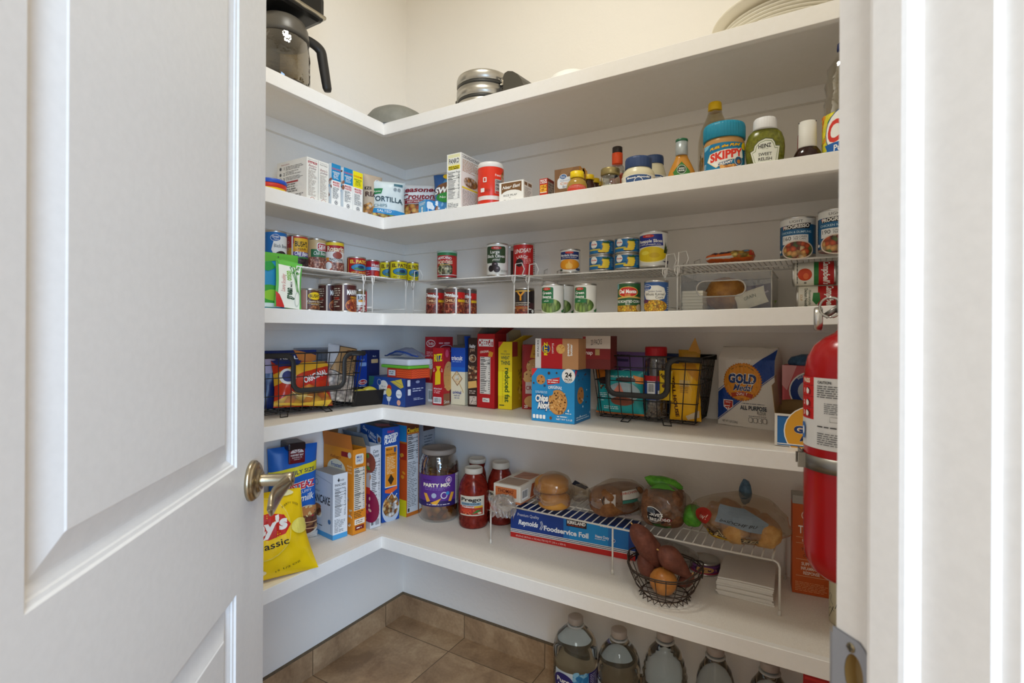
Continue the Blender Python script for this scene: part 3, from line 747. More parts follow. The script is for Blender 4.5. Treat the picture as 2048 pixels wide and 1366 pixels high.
# stack of big white plates with a larger platter on top
x0, y0, _ = round_at(1480, 1680, y=YI + .205)
WC = '#e9e4d6 r.35'
for i in range(6):
    z = i * .0095; R = .176
    jar('plate', 'off-white round plate in the stack at the right of the top shelf', (x0, y0, z5 + z), body=[(0, 0), (.09, 0), (.095, .003), (.15, .0075), (R, .0105), (R + .001, .0118), (R - .002, .0125), (.15, .0105), (.094, .0062), (0, .0055)], glass=WC, cat='plate', group='off-white plates stacked on the top shelf', seg=64)
jar('platter', 'largest round off-white platter topping the stack of plates', (x0, y0, z5 + .0598), body=[(0, 0), (.12, 0), (.125, .004), (.17, .010), (.196, .018), (.199, .0225), (.197, .026), (.192, .0245), (.165, .015), (.12, .008), (0, .007)], glass='#e3dcc9 r.35', cat='platter', seg=72)

# ---------------------------------------------------------------- second shelf from the top: left part
z4 = ZS[4] + .0002
GRN, RED, BLU, YEL, NAV, WHT, INK = '#2f8a3c', '#cf1f1c', '#1f66b8', '#f5d514', '#1c2f6e', '#f2f0ea', '#25211e'
x0, y0, r0 = round_at(505, 572, x=XI - .062)
hh = z_of(550, 361, x0 + r0 * .5, y0) - z4
t = thing('dip_tub', 'short round tub with bright blue lid beside the door', 'tub', (x0, y0, z4))
MB().lathe([(0, 0), (r0 * .93, 0), (r0 * .98, hh * .5)], '#f0c91d r.4', 36).build('base', t)
MB().lathe([(r0 * .98, hh * .3), (r0 * 1.0, hh * .55), (r0 * .99, hh * .7), (0, hh * .7)], '#d23a28 r.4', 36).build('band', t)
MB().lathe([(r0 * 1.02, hh * .66), (r0 * 1.03, hh * .7), (r0 * 1.03, hh * .95), (r0 * .99, hh), (0, hh)], '#2450b4 r.35', 36).build('lid', t)
def L4(a, b, c, dx, pt): return on_left(a, b, c, XI - dx, pt, z4)
R90 = PI / 2
CR = '#e6e2d8'
w, d, h, p = L4(612, 634.5, 553, .03, 312.5)
carton('baking_mix_box', 'largest cream mix box on upper left, with numbered instructions on its side', w, d, h, CR, p, R90,
  f=[('T', 'Imagine the possible', .5, .955, .018, '#777'+'777', {'w': .8}), ('R', .1, .87, .9, .92, '#a32a35'), ('T', 'Sponge Mix', .5, .895, .03, WHT, {'w': .7, 'b': .01}), ('T', "Betty's", .5, .82, .05, '#8e3a40', {'w': .7, 'sh': .3}), ('T', 'promise', .5, .765, .05, '#6b3236', {'w': .65, 'sh': .3}), ('L', .12, .12, .88, .72, 22, '#a89a8c'), ('C', .5, .04, .2, '#b0453a'), ('C', .5, .04, .17, CR)],
  l=[('R', 0, .0, .004, 1, '#cfc9bd'), ('T', 'Instructions', .28, .93, .04, '#a44'+'a44', {'w': .28}), ('T', '1', .24, .84, .07, INK, BD), ('T', '2', .24, .70, .07, INK, BD), ('T', '3', .24, .58, .07, INK, BD), ('L', .3, .78, .92, .88, 3, '#6d675f'), ('L', .3, .66, .92, .76, 3, '#6d675f'), ('L', .3, .54, .92, .63, 3, '#6d675f'), ('C', .12, .84, .035, '#555'+'555'), ('C', .12, .70, .035, '#555'+'555'), ('C', .12, .57, .05, '#777'+'777'), ('C', .12, .57, .043, CR),
     ('R', .32, .47, .72, .51, '#a23c3c'), ('S', [(.32, .3), (.72, .3)], .004, '#8a8'+'478'), ('S', [(.32, .38), (.72, .38)], .004, '#8a8'+'478'), ('S', [(.52, .22), (.52, .47)], .004, '#8a8'+'478'), ('L', .34, .24, .7, .46, 4, '#6d675f'), ('L', .3, .04, .95, .2, 4, '#6d675f')])
w, d, h, p = L4(635.6, 656, 634.6, .032, 320.5); d = .13; p.x = XI - .032 - d / 2
carton('muffin_mix_box', 'slim cream mix box standing second from the door side, script lettering on its end', w, d, h, CR, p, R90,
  f=[('T', 'Imagine the', .5, .955, .02, '#888'+'888', {'w': .7}), ('T', 'Meal Maker', .5, .91, .03, '#3b322c', {'w': .75}), ('T', "Betty's", .5, .79, .055, '#8e3a40', {'w': .7, 'sh': .3}), ('T', 'promise', .5, .73, .05, '#6b3236', {'w': .7, 'sh': .3}), ('L', .14, .12, .86, .68, 22, '#a89a8c'), ('C', .5, .05, .22, '#b0453a'), ('C', .5, .05, .19, CR)])
for i, (a, b, c, pt, topc, name, lab, tx) in enumerate([
    (661.5, 680, 656.5, 325.5, '#1f86b8', 'cookie_mix_box', 'first of two slim mix boxes with blue tops, nearer the door', RED),
    (685.7, 704, 680.5, 334, '#1f86b8', 'cookie_mix_box', 'second slim mix box with a blue top, next to the yellow-topped one', RED),
    (704.8, 724, 704.2, 341, '#f3e11c', 'cookie_mix_box', 'slim mix box with a yellow top beside the tan bread bag', '#3c5a1e')]):
    w, d, h, p = L4(a, b, c, .034 + .004 * i, pt); x_f = XI - .034 - .004 * i; d = .125; p.x = x_f - d / 2
    side = [('R', 0, 0, 1, 1, '#dfe4e6'), ('D', 0, .25, 1, .95, 40, .06, ['#a8705a', '#5b9fc8', '#7a4d3a', '#c9b3a0'])]
    carton(name, lab, w, d, h, WHT, p, R90, f=[('R', 0, .62, 1, 1, topc), ('T', 'SUGAR COOKIE' if i < 2 else 'COOKIE MIX', .5, .885, .04, '#d9433c' if i < 2 else RED, {'w': .9, 'b': .02}),
       ('T', 'MAKES BAKERS', .5, .81, .035, WHT if i < 2 else '#3c7a28', {'w': .75, 'b': .02}), ('T', 'SMILE', .5, .765, .035, WHT if i < 2 else '#3c7a28', {'w': .5, 'b': .02}), ('L', .2, .66, .8, .74, 3, WHT if i < 2 else '#4a7a28'),
       ('T', 'MAKERS', .5, .575, .045, '#c8302c', bd(w=.72)), ('T', 'WANTED', .5, .515, .045, '#c8302c', bd(w=.72)), ('L', .12, .2, .88, .47, 11, '#6a6a6a'), ('C', .5, .12, .17, '#555'+'560'), ('C', .5, .12, .12, WHT), ('C', .5, .12, .07, '#555'+'560')], l=side if i < 2 else (), seed=i + 3)
# tan bag of bread crumbs
A = at_x(723, XI - .07); B = at_x(757, XI - .055); ang = math.atan2(B.y - A.y, B.x - A.x)
mid = (A + B) / 2; wd = (B - A).length; hz = z_of(724, 344, A.x, A.y) - z4
BREAD = food('printed_bread', ['#c98a3e', '#d9a050', '#b3722c', '#8a5a30', '#cdb8a0'], 90)
pouch('bread_mix_bag', 'tan paper bag lettered READ with bread pictured low down', wd * 1.12, hz, .045, '#b9a690 r.5', [('T', 'IZE', .14, .67, .06, INK, BD), ('T', 'READ', .34, .54, .10, '#4a2f28', bd(w=.62)), ('E', .62, .83, .17, .06, WHT), ('E', .62, .83, .14, .05, '#2a3f7e'), ('T', 'GV', .62, .83, .04, WHT), ('P', [(0, 0), (0, .3), (.2, .36), (.45, .26), (.7, .3), (.9, .2), (.9, 0)], BREAD)],
      Vector((mid.x - .01, mid.y + .02, z4)), ang + .0, seed=3, fat=.35, tilt=0, wr=.0015)
# tortilla chips in the corner
TCH = food('printed_chips', ['#d9a441', '#c8442a', '#e6c36a', '#8fb04a', '#b5302a'], 70)
c = at_y(782, YI + .06); hz = z_of(782, 366, c.x, c.y) - z4
pouch('tortilla_chip_bag', 'pale grey tortilla chip bag with green oval, in the shelf corner', .125, hz, .05, '#cfdadb r.35', [('P', [(.0, .78), (.33, .78), (.28, .64), (0, .62)], '#1f7a45'), ('T', 'Ricante', .14, .705, .05, WHT, {'sh': .2, 'w': .25}), ('T', 'TORTILLA', .45, .50, .125, '#23404a', {'w': .98, 'b': .02, 'slope': -.06}), ('T', 'CHIPS', .26, .34, .075, '#3b6a78', {'w': .4}), ('R', .66, .86, .92, .92, '#3b6a78'), ('C', .7, .77, .05, '#8a959b'), ('C', .82, .77, .05, '#8a959b'),
      ('P', [(0, .28), (1, .20), (1, .08), (0, .16)], '#2a86bd'), ('T', 'SALTED', .38, .2, .06, WHT, {'w': .42, 'r': -4}), ('P', [(0, .16), (1, .08), (1, 0), (0, 0)], TCH)],
      Vector((XI - .025, YI + .05, z4)), face_cam(c.x, c.y) + .05, seed=8, fat=.4)
# croutons
c = at_y(836, YI + .13); hz = z_of(836, 368, c.x, c.y) - z4
pouch('crouton_bag', 'white bag of seasoned croutons with red lettering, behind the cocoa box', .175, hz, .06, '#e4e6e6 r.3', [('R', .80, 0, 1, .95, '#aebcc4'), ('T', 'seasoned', .38, .84, .13, '#8c1f2e', {'w': .86, 'b': .03, 'sh': .15}), ('T', 'Croutons', .38, .66, .14, '#8c1f2e', {'w': .84, 'b': .03, 'sh': .15}), ('R', .02, .48, .78, .57, '#8c1f2e'), ('T', 'RESTAURANT STYLE', .42, .525, .05, WHT, {'w': .66}), ('R', .02, .02, .78, .46, food('printed_croutons', ['#c98a3e', '#b3522c', '#d9a95a', '#7b4a2a'], 60))],
      Vector((c.x + .01, c.y + .03, z4)), face_cam(c.x, c.y) - .12, seed=11, fat=.4)
# hot cocoa box
c = at_y(834, YI + .045); hz = z_of(834, 400, c.x, c.y) - z4
a = face_cam(c.x, c.y) + math.radians(27)
carton('cocoa_box', 'small bright blue cocoa box with marshmallows pictured, in front of the croutons', .082, .055, hz, '#2f7fbd', Vector((c.x + .022, c.y + .055, z4)), a,
  f=[('E', .75, .45, .3, .36, '#7b4a34'), ('E', .75, .48, .24, .26, '#b58d76'), ('D', .1, .55, .9, .95, 10, .09, ['#f4f4f4', '#e6ecf2']), ('S', [(.12, .1), (.12, .5), (.3, .45)], .03, '#e8f0f8'), ('B', .05, .45, .28, .9, '#dfe8f0', .08)],
  l=[('R', 0, 0, 1, 1, '#5aa6d6'), ('T', 'COOKING', .5, .84, .09, WHT, {'w': .8, 'b': .02}), ('S', [(.2, .75), (.8, .75)], .03, WHT), ('C', .5, .52, .11, WHT), ('C', .5, .32, .11, WHT), ('C', .5, .12, .1, '#dbe9f4')])
# blue swiss bag
c = at_y(884, YI + .10); hz = z_of(884, 346, c.x, c.y) - z4
pouch('cocoa_mix_bag', 'blue cocoa mix bag lettered SWISS behind the crumb carton', .15, hz, .05, '#4c8ec4 r.3', [('P', [(0, 1), (0, .6), (.25, .75), (.4, 1)], '#27538a'), ('E', .55, .93, .28, .09, '#e8c21d'), ('E', .55, .6, .5, .2, '#7a5236'), ('T', 'SWISS', .36, .62, .13, WHT, {'w': .66, 'b': .04, 'sh': .15, 'slope': .1, 'o': '#274a80'}), ('E', .5, .44, .42, .12, '#2f8a3c'), ('T', 'No Sugar', .45, .45, .05, WHT, {'w': .5}), ('D', .05, .05, .9, .3, 14, .04, ['#dfeaf4', '#82b4dc'])],
      Vector((c.x + .025, c.y + .03, z4)), face_cam(c.x, c.y) - .35, seed=5, fat=.35)

# second shelf from the top: back part
def B4(a, b, c, d, pt, pxh=None):
    w, dd, h, p = on_back(a, b, c, YI + d, pt, SZ(4, 0), pxh); p.z = SZ(4, p.x); return w, dd, h, p
w, d, h, p = B4(892.3, 920.5, 966, .03, 309.5)
carton('bread_crumb_box', 'tall white bread crumb carton with a yellow band and nutrition table', w, d, h, '#efede6', p, 0,
  f=[('R', .08, .80, .92, .985, '#e3dfae'), ('R', .12, .82, .88, .925, '#f3f1ea'), ('T', 'PANKO', .5, .87, .085, INK, bd(w=.72)), ('R', .1, .715, .92, .79, '#efd92a'), ('T', 'BREAD', .5, .765, .026, INK, bd(w=.72)), ('T', 'CRUMBS', .5, .733, .026, INK, bd(w=.72)), ('T', 'Nutrition Facts', .5, .67, .028, INK, {'w': .86, 'b': .01}), ('N', .05, .2, .95, .65, '#333'+'333', '#efede6', 18), ('T', '110', .8, .575, .03, INK, BD), ('L', .08, .03, .9, .14, 4, '#777'+'777')],
  r=[('R', .04, .925, .96, .975, '#333'+'333'), ('R', .045, .93, .955, .97, '#efede6'), ('T', 'CRUNCHY PANKO', .5, .95, .028, INK, bd(w=.82)), ('L', .06, .68, .95, .9, 9, '#b0713c'), ('E', .42, .52, .32, .105, '#d8d0c4'), ('E', .42, .52, .29, .095, BREAD), ('R', .04, .385, .98, .415, '#e6d233'), ('L', .06, .03, .95, .37, 15, '#8d857a')])
FRD = '#d8351f'
x0, y0, r0 = round_at(954, 1006, y=YI + .085)
zt = z_of(980, 322, x0, y0 - r0) - z4
jar('fried_onion_canister', 'red canister of fried onions with white lid beside the crumb carton', (x0, y0, SZ(4, x0)), face_cam(x0, y0), body=[(0, 0), (r0 * .97, 0), (r0, .003), (r0, zt * .90), (r0 * .95, zt * .93), (0, zt * .93)], glass='#d8351f r.3',
    cap=[(r0 * .99, zt * .88), (r0 * 1.01, zt * .89), (r0 * 1.0, zt * .97), (r0 * .94, zt), (0, zt)], capmat='#e6e2dc r.35', cat='canister',
    lab=(r0, zt * .0, zt * .9, 2.4, None, [('R', 0, .17, 1, .27, '#ddd8d2'), ('B', .63, .33, .95, .68, '#a9a29c', .02), ('T', 'CRISPY', .79, .62, .055, '#3c2f3a', bd(w=.27)), ('T', 'FRIED', .79, .535, .055, '#3c2f3a', bd(w=.26)), ('T', 'ONIONS', .79, .45, .055, '#3c2f3a', bd(w=.27)), ('R', .65, .34, .95, .38, '#c22'+'a22'), ('T', "French's", .76, .78, .06, WHT, {'w': .26, 'sh': .2}), ('P', [(.9, .5), (1, .6), (1, .95), (.86, .8)], BREAD), ('B', .25, .6, .37, .72, '#e9e4dd', .02), ('R', .28, .62, .34, .7, '#c0392b'), ('B', .16, .36, .3, .46, '#e9e4dd', .02), ('L', .32, .36, .5, .44, 3, '#8a3328')]))
w, d, h, p = B4(997, 1045.6, 1063, .035, 365.5)
NE = '#7a5634'
carton('rice_pilaf_box', 'white rice pilaf carton with a brown arched panel', w, d, h, '#efece4', p, 0,
  f=[('P', [(.09, .95), (.92, .95), (.92, .46), (.82, .53), (.66, .585), (.5, .6), (.34, .585), (.2, .53), (.09, .44)], NE), ('T', 'Near East', .5, .76, .15, WHT, {'w': .74, 'sh': .35, 'b': .02, 'slope': .06}), ('T', 'RICE PILAF', .46, .36, .09, '#3f3a34', {'w': .56, 'sh': .1}), ('T', 'MIX', .45, .25, .04, '#3f3a34', {}), ('T', 'Original', .42, .12, .09, '#3f3a34', {'w': .5, 'sh': .2})],
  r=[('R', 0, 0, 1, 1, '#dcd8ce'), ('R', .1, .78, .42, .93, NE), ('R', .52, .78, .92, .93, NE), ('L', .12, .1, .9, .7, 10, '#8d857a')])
w, d, h, p = B4(1077.8, 1093.4, 1106.7, .04, 357)
carton('rice_dinner_box', 'narrow red rice box standing left of the brown packets carton', w, d, h, '#c2371f', p, 0,
  f=[('R', .03, .72, .97, .97, '#b32a20'), ('T', 'RICE', .5, .9, .10, WHT, bd(w=.8)), ('T', 'A RONI', .5, .79, .08, WHT, bd(w=.85)), ('R', .08, .32, .92, .68, '#e8a322'), ('D', .1, .35, .9, .65, 24, .08, ['#f0c050', '#b3722c', '#8a4a1a']), ('R', .08, .28, .92, .32, '#f1e6c9')],
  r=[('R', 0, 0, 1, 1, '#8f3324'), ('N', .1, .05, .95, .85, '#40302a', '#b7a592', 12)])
w, d, h, p = B4(1107.5, 1156.7, 1172, .045, 339)
carton('cocoa_cereal_box', 'brown chocolate-patterned carton behind the honey bottle', w, d, h, '#7d5a3c', p, 0,
  f=[('P', [(.28, .95), (.5, 1), (.78, 1), (.2, .35), (.12, .5)], '#8d6a48'), ('B', .12, .28, .95, .68, '#d9dcdf', .12), ('E', .36, .70, .15, .10, '#dfe3e8'), ('E', .36, .70, .13, .085, '#2f5e96'), ('T', 'Great', .36, .725, .045, WHT, {'w': .18}), ('T', 'Value', .36, .675, .045, WHT, {'w': .18}), ('T', 'Reduced Sugar', .5, .56, .035, '#4c6c9c', {'w': .5}), ('T', 'Citrus', .5, .46, .09, '#d77f2a', {'w': .5}), ('T', 'Brown', .52, .34, .08, '#5c6470', {'w': .35})],
  r=[('R', 0, 0, 1, 1, '#a5793a'), ('D', 0, 0, 1, 1, 18, .2, ['#c98a2e', '#7d5a3c', '#dcb060'])])
# honey and syrup bottles in a row going back
def squeeze(name, label, pl, pr, y, pcap, pcapb, col, labcol, capcol='#eccb16 r.35', group=None, txt=(), capw=None, k=4):
    x0, y0, r0 = round_at(pl, pr, y=y); base = SZ(k, x0); rc = capw / 2 if capw else r0 * .66
    mid = (pl + pr) / 2; zt = z_of(mid, pcap, x0, y0 - rc) - base; zb = z_of(mid, pcapb, x0, y0 - rc) - base
    return jar(name, label, (x0, y0, base), face_cam(x0, y0), body=[(0, 0), (r0 * .95, 0), (r0, .004), (r0, zb * .42), (r0 * .97, zb * .6), (r0 * .85, zb * .78), (rc * .9, zb * .93), (rc * .88, zb), (0, zb)], glass=col,
        cap=[(rc, zb), (rc * 1.03, zb + .001), (rc * 1.0, zt * .95 + zb * .05), (rc * .8, zt), (0, zt)], capmat=capcol, ribs=14, cat='bottle', group=group,
        lab=(r0, .006, zb * .42, 2.2, labcol, txt) if labcol else None)
HON = '#a8863a r.15'
squeeze('honey_bottle', 'honey bottle with yellow cap and red oval label, frontmost of its row', 1132, 1173, YI + .045, 340.5, 354, HON, None)
o = bpy.data.objects['honey_bottle']
x0, y0, r0 = round_at(1132, 1173, y=YI + .045)
zt = z_of(1152, 369, x0, y0 - r0) - SZ(4, x0); mb = MB(); Wd = r0 * 2.3
mb.art(Art(Wd, zt, ('P', [(0, 0), (0, .55), (.12, .85), (.35, 1), (.65, 1), (.88, .85), (1, .55), (1, 0)], '#c8402c'), ('T', 'Caddamia', .5, .8, .11, '#f1c8b8', {'w': .7}), ('T', 'Coconut Flavor', .5, .62, .1, '#f1c8b8', {'w': .8})), cyl_fn(r0 + .0006, 0, Wd), cu=.004); mb.build('label', o)
for i, (pl, pr, pc, pb, dy) in enumerate([(1161, 1190, 348, 358, .115), (1174, 1200, 355.5, 365, .18), (1185, 1210, 362.5, 371, .245)]):
    squeeze('syrup_bottle', 'dark syrup bottle with yellow cap, %s behind the honey bottle' % ('first', 'second', 'third')[i], pl, pr, YI + dy, pc, pb, '#3b2118 r.2', None, '#dcb912 r.4', group='dark syrup bottles with yellow caps', capw=.034)
# glass jar lettered RABB
x0, y0, r0 = round_at(1199.5, 1238.8, y=YI + .05); b4 = SZ(4, x0); zl = z_of(1218, 333.5, x0, y0 - r0) - b4; zj = z_of(1218, 346.5, x0, y0 - r0) - b4; zl2 = z_of(1218, 369, x0, y0 - r0) - b4
GLS = clear('clear_glass', '#e9ecea', .03, .35, .94)
jar('pickle_jar', 'empty-looking glass jar with gold screw lid, left of the mayonnaise', (x0, y0, b4), face_cam(x0, y0), body=[(0, .001), (r0 * .92, .001), (r0 * .99, .006), (r0 * .99, zj * .72), (r0 * .93, zj * .86), (r0 * .86, zj)], glass=GLS, fill=[(0, .003), (r0 * .9, .003), (r0 * .94, .01), (r0 * .94, zl2 * .9), (0, zl2 * .9)], fillmat='#7e8a80 r.3',
    cap=[(r0 * .96, zj), (r0 * .98, zj + .001), (r0 * .98, zl - .002), (r0 * .93, zl), (0, zl)], capmat='#9c8c5e r.35 m.7', cat='jar', lab=(r0 * .995, .004, zl2, 2.5, '#d8d4c2', [('T', 'GRABBIT', .5, .72, .2, '#3a5a35', bd(w=.72)), ('L', .15, .2, .85, .5, 3, '#6a756a')]))
# hot sauce with orange collar and black cap
x0, y0, r0 = round_at(1216, 1250, y=YI + .13); b4 = SZ(4, x0); q = lambda py, rr=0: z_of(1232, py, x0, y0 - rr) - b4; rc = r0 * .6
jar('hot_sauce_bottle', 'bottle with orange collar and black cap behind the gold-lidded jar', (x0, y0, b4), 0, body=[(0, .001), (r0, .001), (r0, q(345)), (r0 * .9, q(338)), (rc, q(329))], glass=GLS, fill=[(0, .003), (r0 * .95, .003), (r0 * .95, q(350)), (0, q(350))], fillmat='#d0542a r.4',
    cap=[(rc * 1.02, q(330)), (rc * 1.06, q(329)), (rc * 1.06, q(308)), (rc * .95, q(307)), (0, q(307))], capmat='#dd4f1c r.4', capname='collar', cat='bottle')
MB().lathe([(rc * .95, q(308)), (rc, q(307.5)), (rc, q(296)), (rc * .9, q(295)), (0, q(295))], '#2a2320 r.4', 32).build('cap', bpy.data.objects['hot_sauce_bottle'])
# mayonnaise jars
for i, (pl, pr, ll, lr, yy, pt, pb, nm) in enumerate([(1242, 1309, 1247, 1299.7, YI + .055, 311, 333, 'front mayonnaise jar with dark blue lid and blue arched label'), (1281, 1331, 1284, 1323, YI + .145, 309, 326, 'second mayonnaise jar with dark blue lid, half hidden behind the first')]):
    x0, y0, r0 = round_at(pl, pr, y=yy); _, _, rl = round_at(ll, lr, y=yy); b4 = SZ(4, x0); q = lambda py: z_of((pl + pr) / 2, py, x0, y0 - rl) - b4
    jar('mayonnaise_jar', nm, (x0, y0, b4), face_cam(x0, y0), body=[(0, 0), (r0 * .96, 0), (r0, .006), (r0, q(352)), (r0 * .97, q(345)), (r0 * .9, q(339)), (rl * .96, q(pb + 1)), (rl * .95, q(pb - 3)), (0, q(pb - 3))], glass='#d8cfae r.25', cap=[(rl, q(pb)), (rl * 1.01, q(pb - 1)), (rl * 1.01, q(pt + 4)), (rl * .96, q(pt)), (0, q(pt))], capmat='#32466e r.4', ribs=24, cat='jar',
        lab=(r0, q(366), q(350.5), 2.9, '#ddd8c8', [('P', [(.22, 0), (.20, .78), (.32, .93), (.5, .98), (.68, .93), (.80, .78), (.78, 0)], '#e8e4d8'), ('P', [(.235, 0), (.215, .75), (.33, .9), (.5, .945), (.67, .9), (.785, .75), (.765, 0)], '#33507e'), ('T', 'Best Foods', .5, .62, .2, WHT, {'w': .48, 'b': .04, 'slope': .03}), ('T', 'REAL', .5, .36, .07, WHT, {}), ('C', .5, .06, .09, WHT), ('C', .5, .05, .08, '#33507e'), ('L', .86, .2, .97, .8, 6, '#9a8f78'), ('L', .03, .2, .13, .8, 6, '#9a8f78')]), group='mayonnaise jars with blue lids')
# salad dressing bottle (flattened, wide shoulders)
x0, y0, r0 = round_at(1334, 1389.5, y=YI + .045); b4 = SZ(4, x0); q = lambda py: z_of(1361, py, x0, y0) - b4
rc = round_at(1349, 1373.6, y=YI + .045)[2]
jar('salad_dressing_bottle', 'orange Italian dressing bottle with foil neck and green leaf-shaped label', (x0, y0, b4), face_cam(x0, y0), sy=.72, body=[(0, 0), (r0 * .98, 0), (r0 * 1.02, q(352)), (r0 * .93, q(344)), (r0 * .72, q(331)), (rc * 1.1, q(318)), (rc * .92, q(311)), (0, q(311))], glass='#bf832f r.2', cat='bottle',
    cap=[(rc * .95, q(312)), (rc * 1.02, q(311)), (rc * .98, q(284)), (0, q(284))], capmat='#a9afae r.35 m.3', capname='neck_sleeve',
    lab=(lambda z: r0 * 1.0, q(357), q(329), 1.7, None, [('P', [(.2, 0), (.12, .3), (.5, 1.0), (.88, .3), (.8, 0)], '#3c7a34'), ('Z', .5, .45, .2, 9, '#e6e8df'), ('Z', .5, .45, .185, 9, '#2d4a2f'), ('T', 'WISH', .5, .53, .1, WHT, bd(w=.24)), ('T', 'BONE', .5, .38, .1, WHT, bd(w=.24))]))
MB().lathe([(rc * .99, q(285)), (rc * 1.02, q(284)), (rc * 1.0, q(280)), (rc * .8, q(279)), (0, q(279))], '#1f5c3c r.35', 28).build('cap', bpy.data.objects['salad_dressing_bottle'])
# clear bottle with yellow cap behind the peanut butter
x0, y0, r0 = round_at(1394, 1462, y=YI + .165); b4 = SZ(4, x0); q = lambda py: z_of(1428, py, x0, y0) - b4; rc = round_at(1414, 1441, y=YI + .165)[2]
jar('vegetable_oil_bottle', 'clear empty-topped oil bottle with yellow cap behind the peanut butter', (x0, y0, b4), 0, body=[(0, .001), (r0, .001), (r0, q(300)), (r0 * .99, q(285)), (r0 * .86, q(262)), (r0 * .62, q(244)), (rc * 1.15, q(232)), (rc, q(222))], glass=clear('pale_oil_plastic', '#e6dcb4', .05, .4, .9), fill=[(0, .003), (r0 * .96, .003), (r0 * .96, q(320)), (0, q(320))], fillmat='#c9a24a r.2',
    cap=[(rc * 1.02, q(223)), (rc * 1.04, q(222)), (rc * 1.0, q(209)), (rc * .9, q(206.5)), (0, q(206.5))], capmat='#e0b614 r.4', cat='bottle', ribs=14)
# peanut butter
x0, y0, r0 = round_at(1405, 1488.5, y=YI + .066); b4 = SZ(4, x0); q = lambda py: z_of(1446, py, x0, y0 - r0) - b4; rl = r0 * .99
jar('peanut_butter_jar', 'large creamy peanut butter jar with teal ribbed lid', (x0, y0, b4), face_cam(x0, y0) + .06, body=[(0, 0), (r0 * .97, 0), (r0, .006), (r0, q(286)), (r0 * .97, q(277)), (r0 * .9, q(270)), (0, q(268))], glass='#b98a4e r.28', cat='jar',
    cap=[(rl * 1.0, q(272)), (rl * 1.02, q(271)), (rl * 1.02, q(247)), (rl * .98, q(241)), (0, q(240))], capmat='#1f8aa8 r.42', ribs=44,
    lab=(r0, q(337), q(285), 2.55, '#1779a4', [('P', [(.02, 1), (.22, 1), (.12, .85), (.03, .8)], '#7fc0dc'), ('P', [(.13, .35), (.2, .62), (.5, .72), (.85, .76), (.88, .42), (.55, .3), (.33, .05)], '#f2e2b8'), ('P', [(.15, .36), (.22, .59), (.5, .69), (.85, .73), (.87, .43), (.56, .33), (.34, .1)], '#f0efe8'),
      ('T', 'FUEL the FUN!', .5, .86, .09, '#f6c81e', {'w': .6, 'sh': .35, 'b': .035, 'slope': .1, 'o': '#7a1f12', 'ow': .09}), ('T', 'SKIPPY', .53, .53, .30, '#e03a26', {'w': .64, 'b': .05, 'slope': .14, 'o': WHT, 'ow': .085}), ('T', 'CREAMY', .5, .20, .10, WHT, {'w': .28, 'b': .03, 'slope': .2, 'o': '#14507c', 'ow': .16}), ('C', .76, .27, .092, WHT), ('C', .76, .27, .083, '#2a5578'), ('C', .76, .24, .04, '#c47a2a'), ('D', .45, .0, .68, .11, 16, .05, ['#c98a3e', '#b3722c', '#e0a65a']), ('Z', .9, .86, .075, 9, '#eed01c'), ('L', .92, .1, 1, .7, 8, '#cfe6f2'), ('L', .03, .1, .12, .3, 4, '#cfe6f2')]))
# relish bottle, flat oval
x0, y0, r0 = round_at(1488.5, 1568.5, y=YI + .058); b4 = SZ(4, x0); q = lambda py: z_of(1528, py, x0, y0 - .03) - b4; rc = round_at(1502, 1549.4, y=YI + .058)[2]
jar('relish_bottle', 'green sweet relish squeeze bottle with white cap and keystone label', (x0, y0, b4), face_cam(x0, y0) + .05, sy=.62, body=[(0, 0), (r0 * .82, 0), (r0 * .86, .004), (r0 * .88, q(330)), (r0 * .98, q(305)), (r0 * 1.0, q(290)), (r0 * .97, q(276)), (r0 * .85, q(262)), (rc * 1.02, q(252)), (0, q(251))], glass=mottled('relish', '#5a5c1c', '#7a7a26', 120, .2, .1), cat='bottle',
    cap=[(rc * 1.0, q(254)), (rc * 1.02, q(252)), (rc * .98, q(234)), (rc * .9, q(231)), (0, q(230.5))], capmat='#e2e2e2 r.35', ribs=30,
    lab=(lambda z: r0 * 1.0, q(328), q(272), 1.75, None, [('P', [(.16, 0), (.02, .52), (.13, .56), (.17, .72), (.3, .86), (.5, .94), (.7, .9), (.78, .78), (.8, .66), (.95, .66), (.86, 0)], '#3f4a2c'), ('P', [(.17, 0), (.035, .5), (.15, .54), (.19, .7), (.31, .83), (.5, .91), (.69, .87), (.76, .76), (.79, .63), (.93, .63), (.85, 0)], '#dcdccb'), ('P', [(.22, 0), (.10, .46), (.20, .50), (.235, .66), (.33, .78), (.5, .85), (.67, .82), (.73, .72), (.77, .57), (.87, .57), (.79, 0)], '#55702e'), ('P', [(.235, 0), (.115, .445), (.215, .485), (.25, .65), (.34, .765), (.5, .83), (.66, .8), (.72, .7), (.76, .55), (.855, .55), (.775, 0)], '#dedfd2'),
      ('T', 'HEINZ', .48, .66, .14, '#26241f', {'w': .36, 'b': .03, 'slope': .08}), ('T', 'ESTD 1869', .49, .55, .03, '#6a7a4a', {}), ('T', 'SWEET', .49, .36, .11, '#26241f', {'w': .37, 'b': .015}), ('T', 'RELISH', .49, .19, .11, '#26241f', {'w': .38, 'b': .015})]))
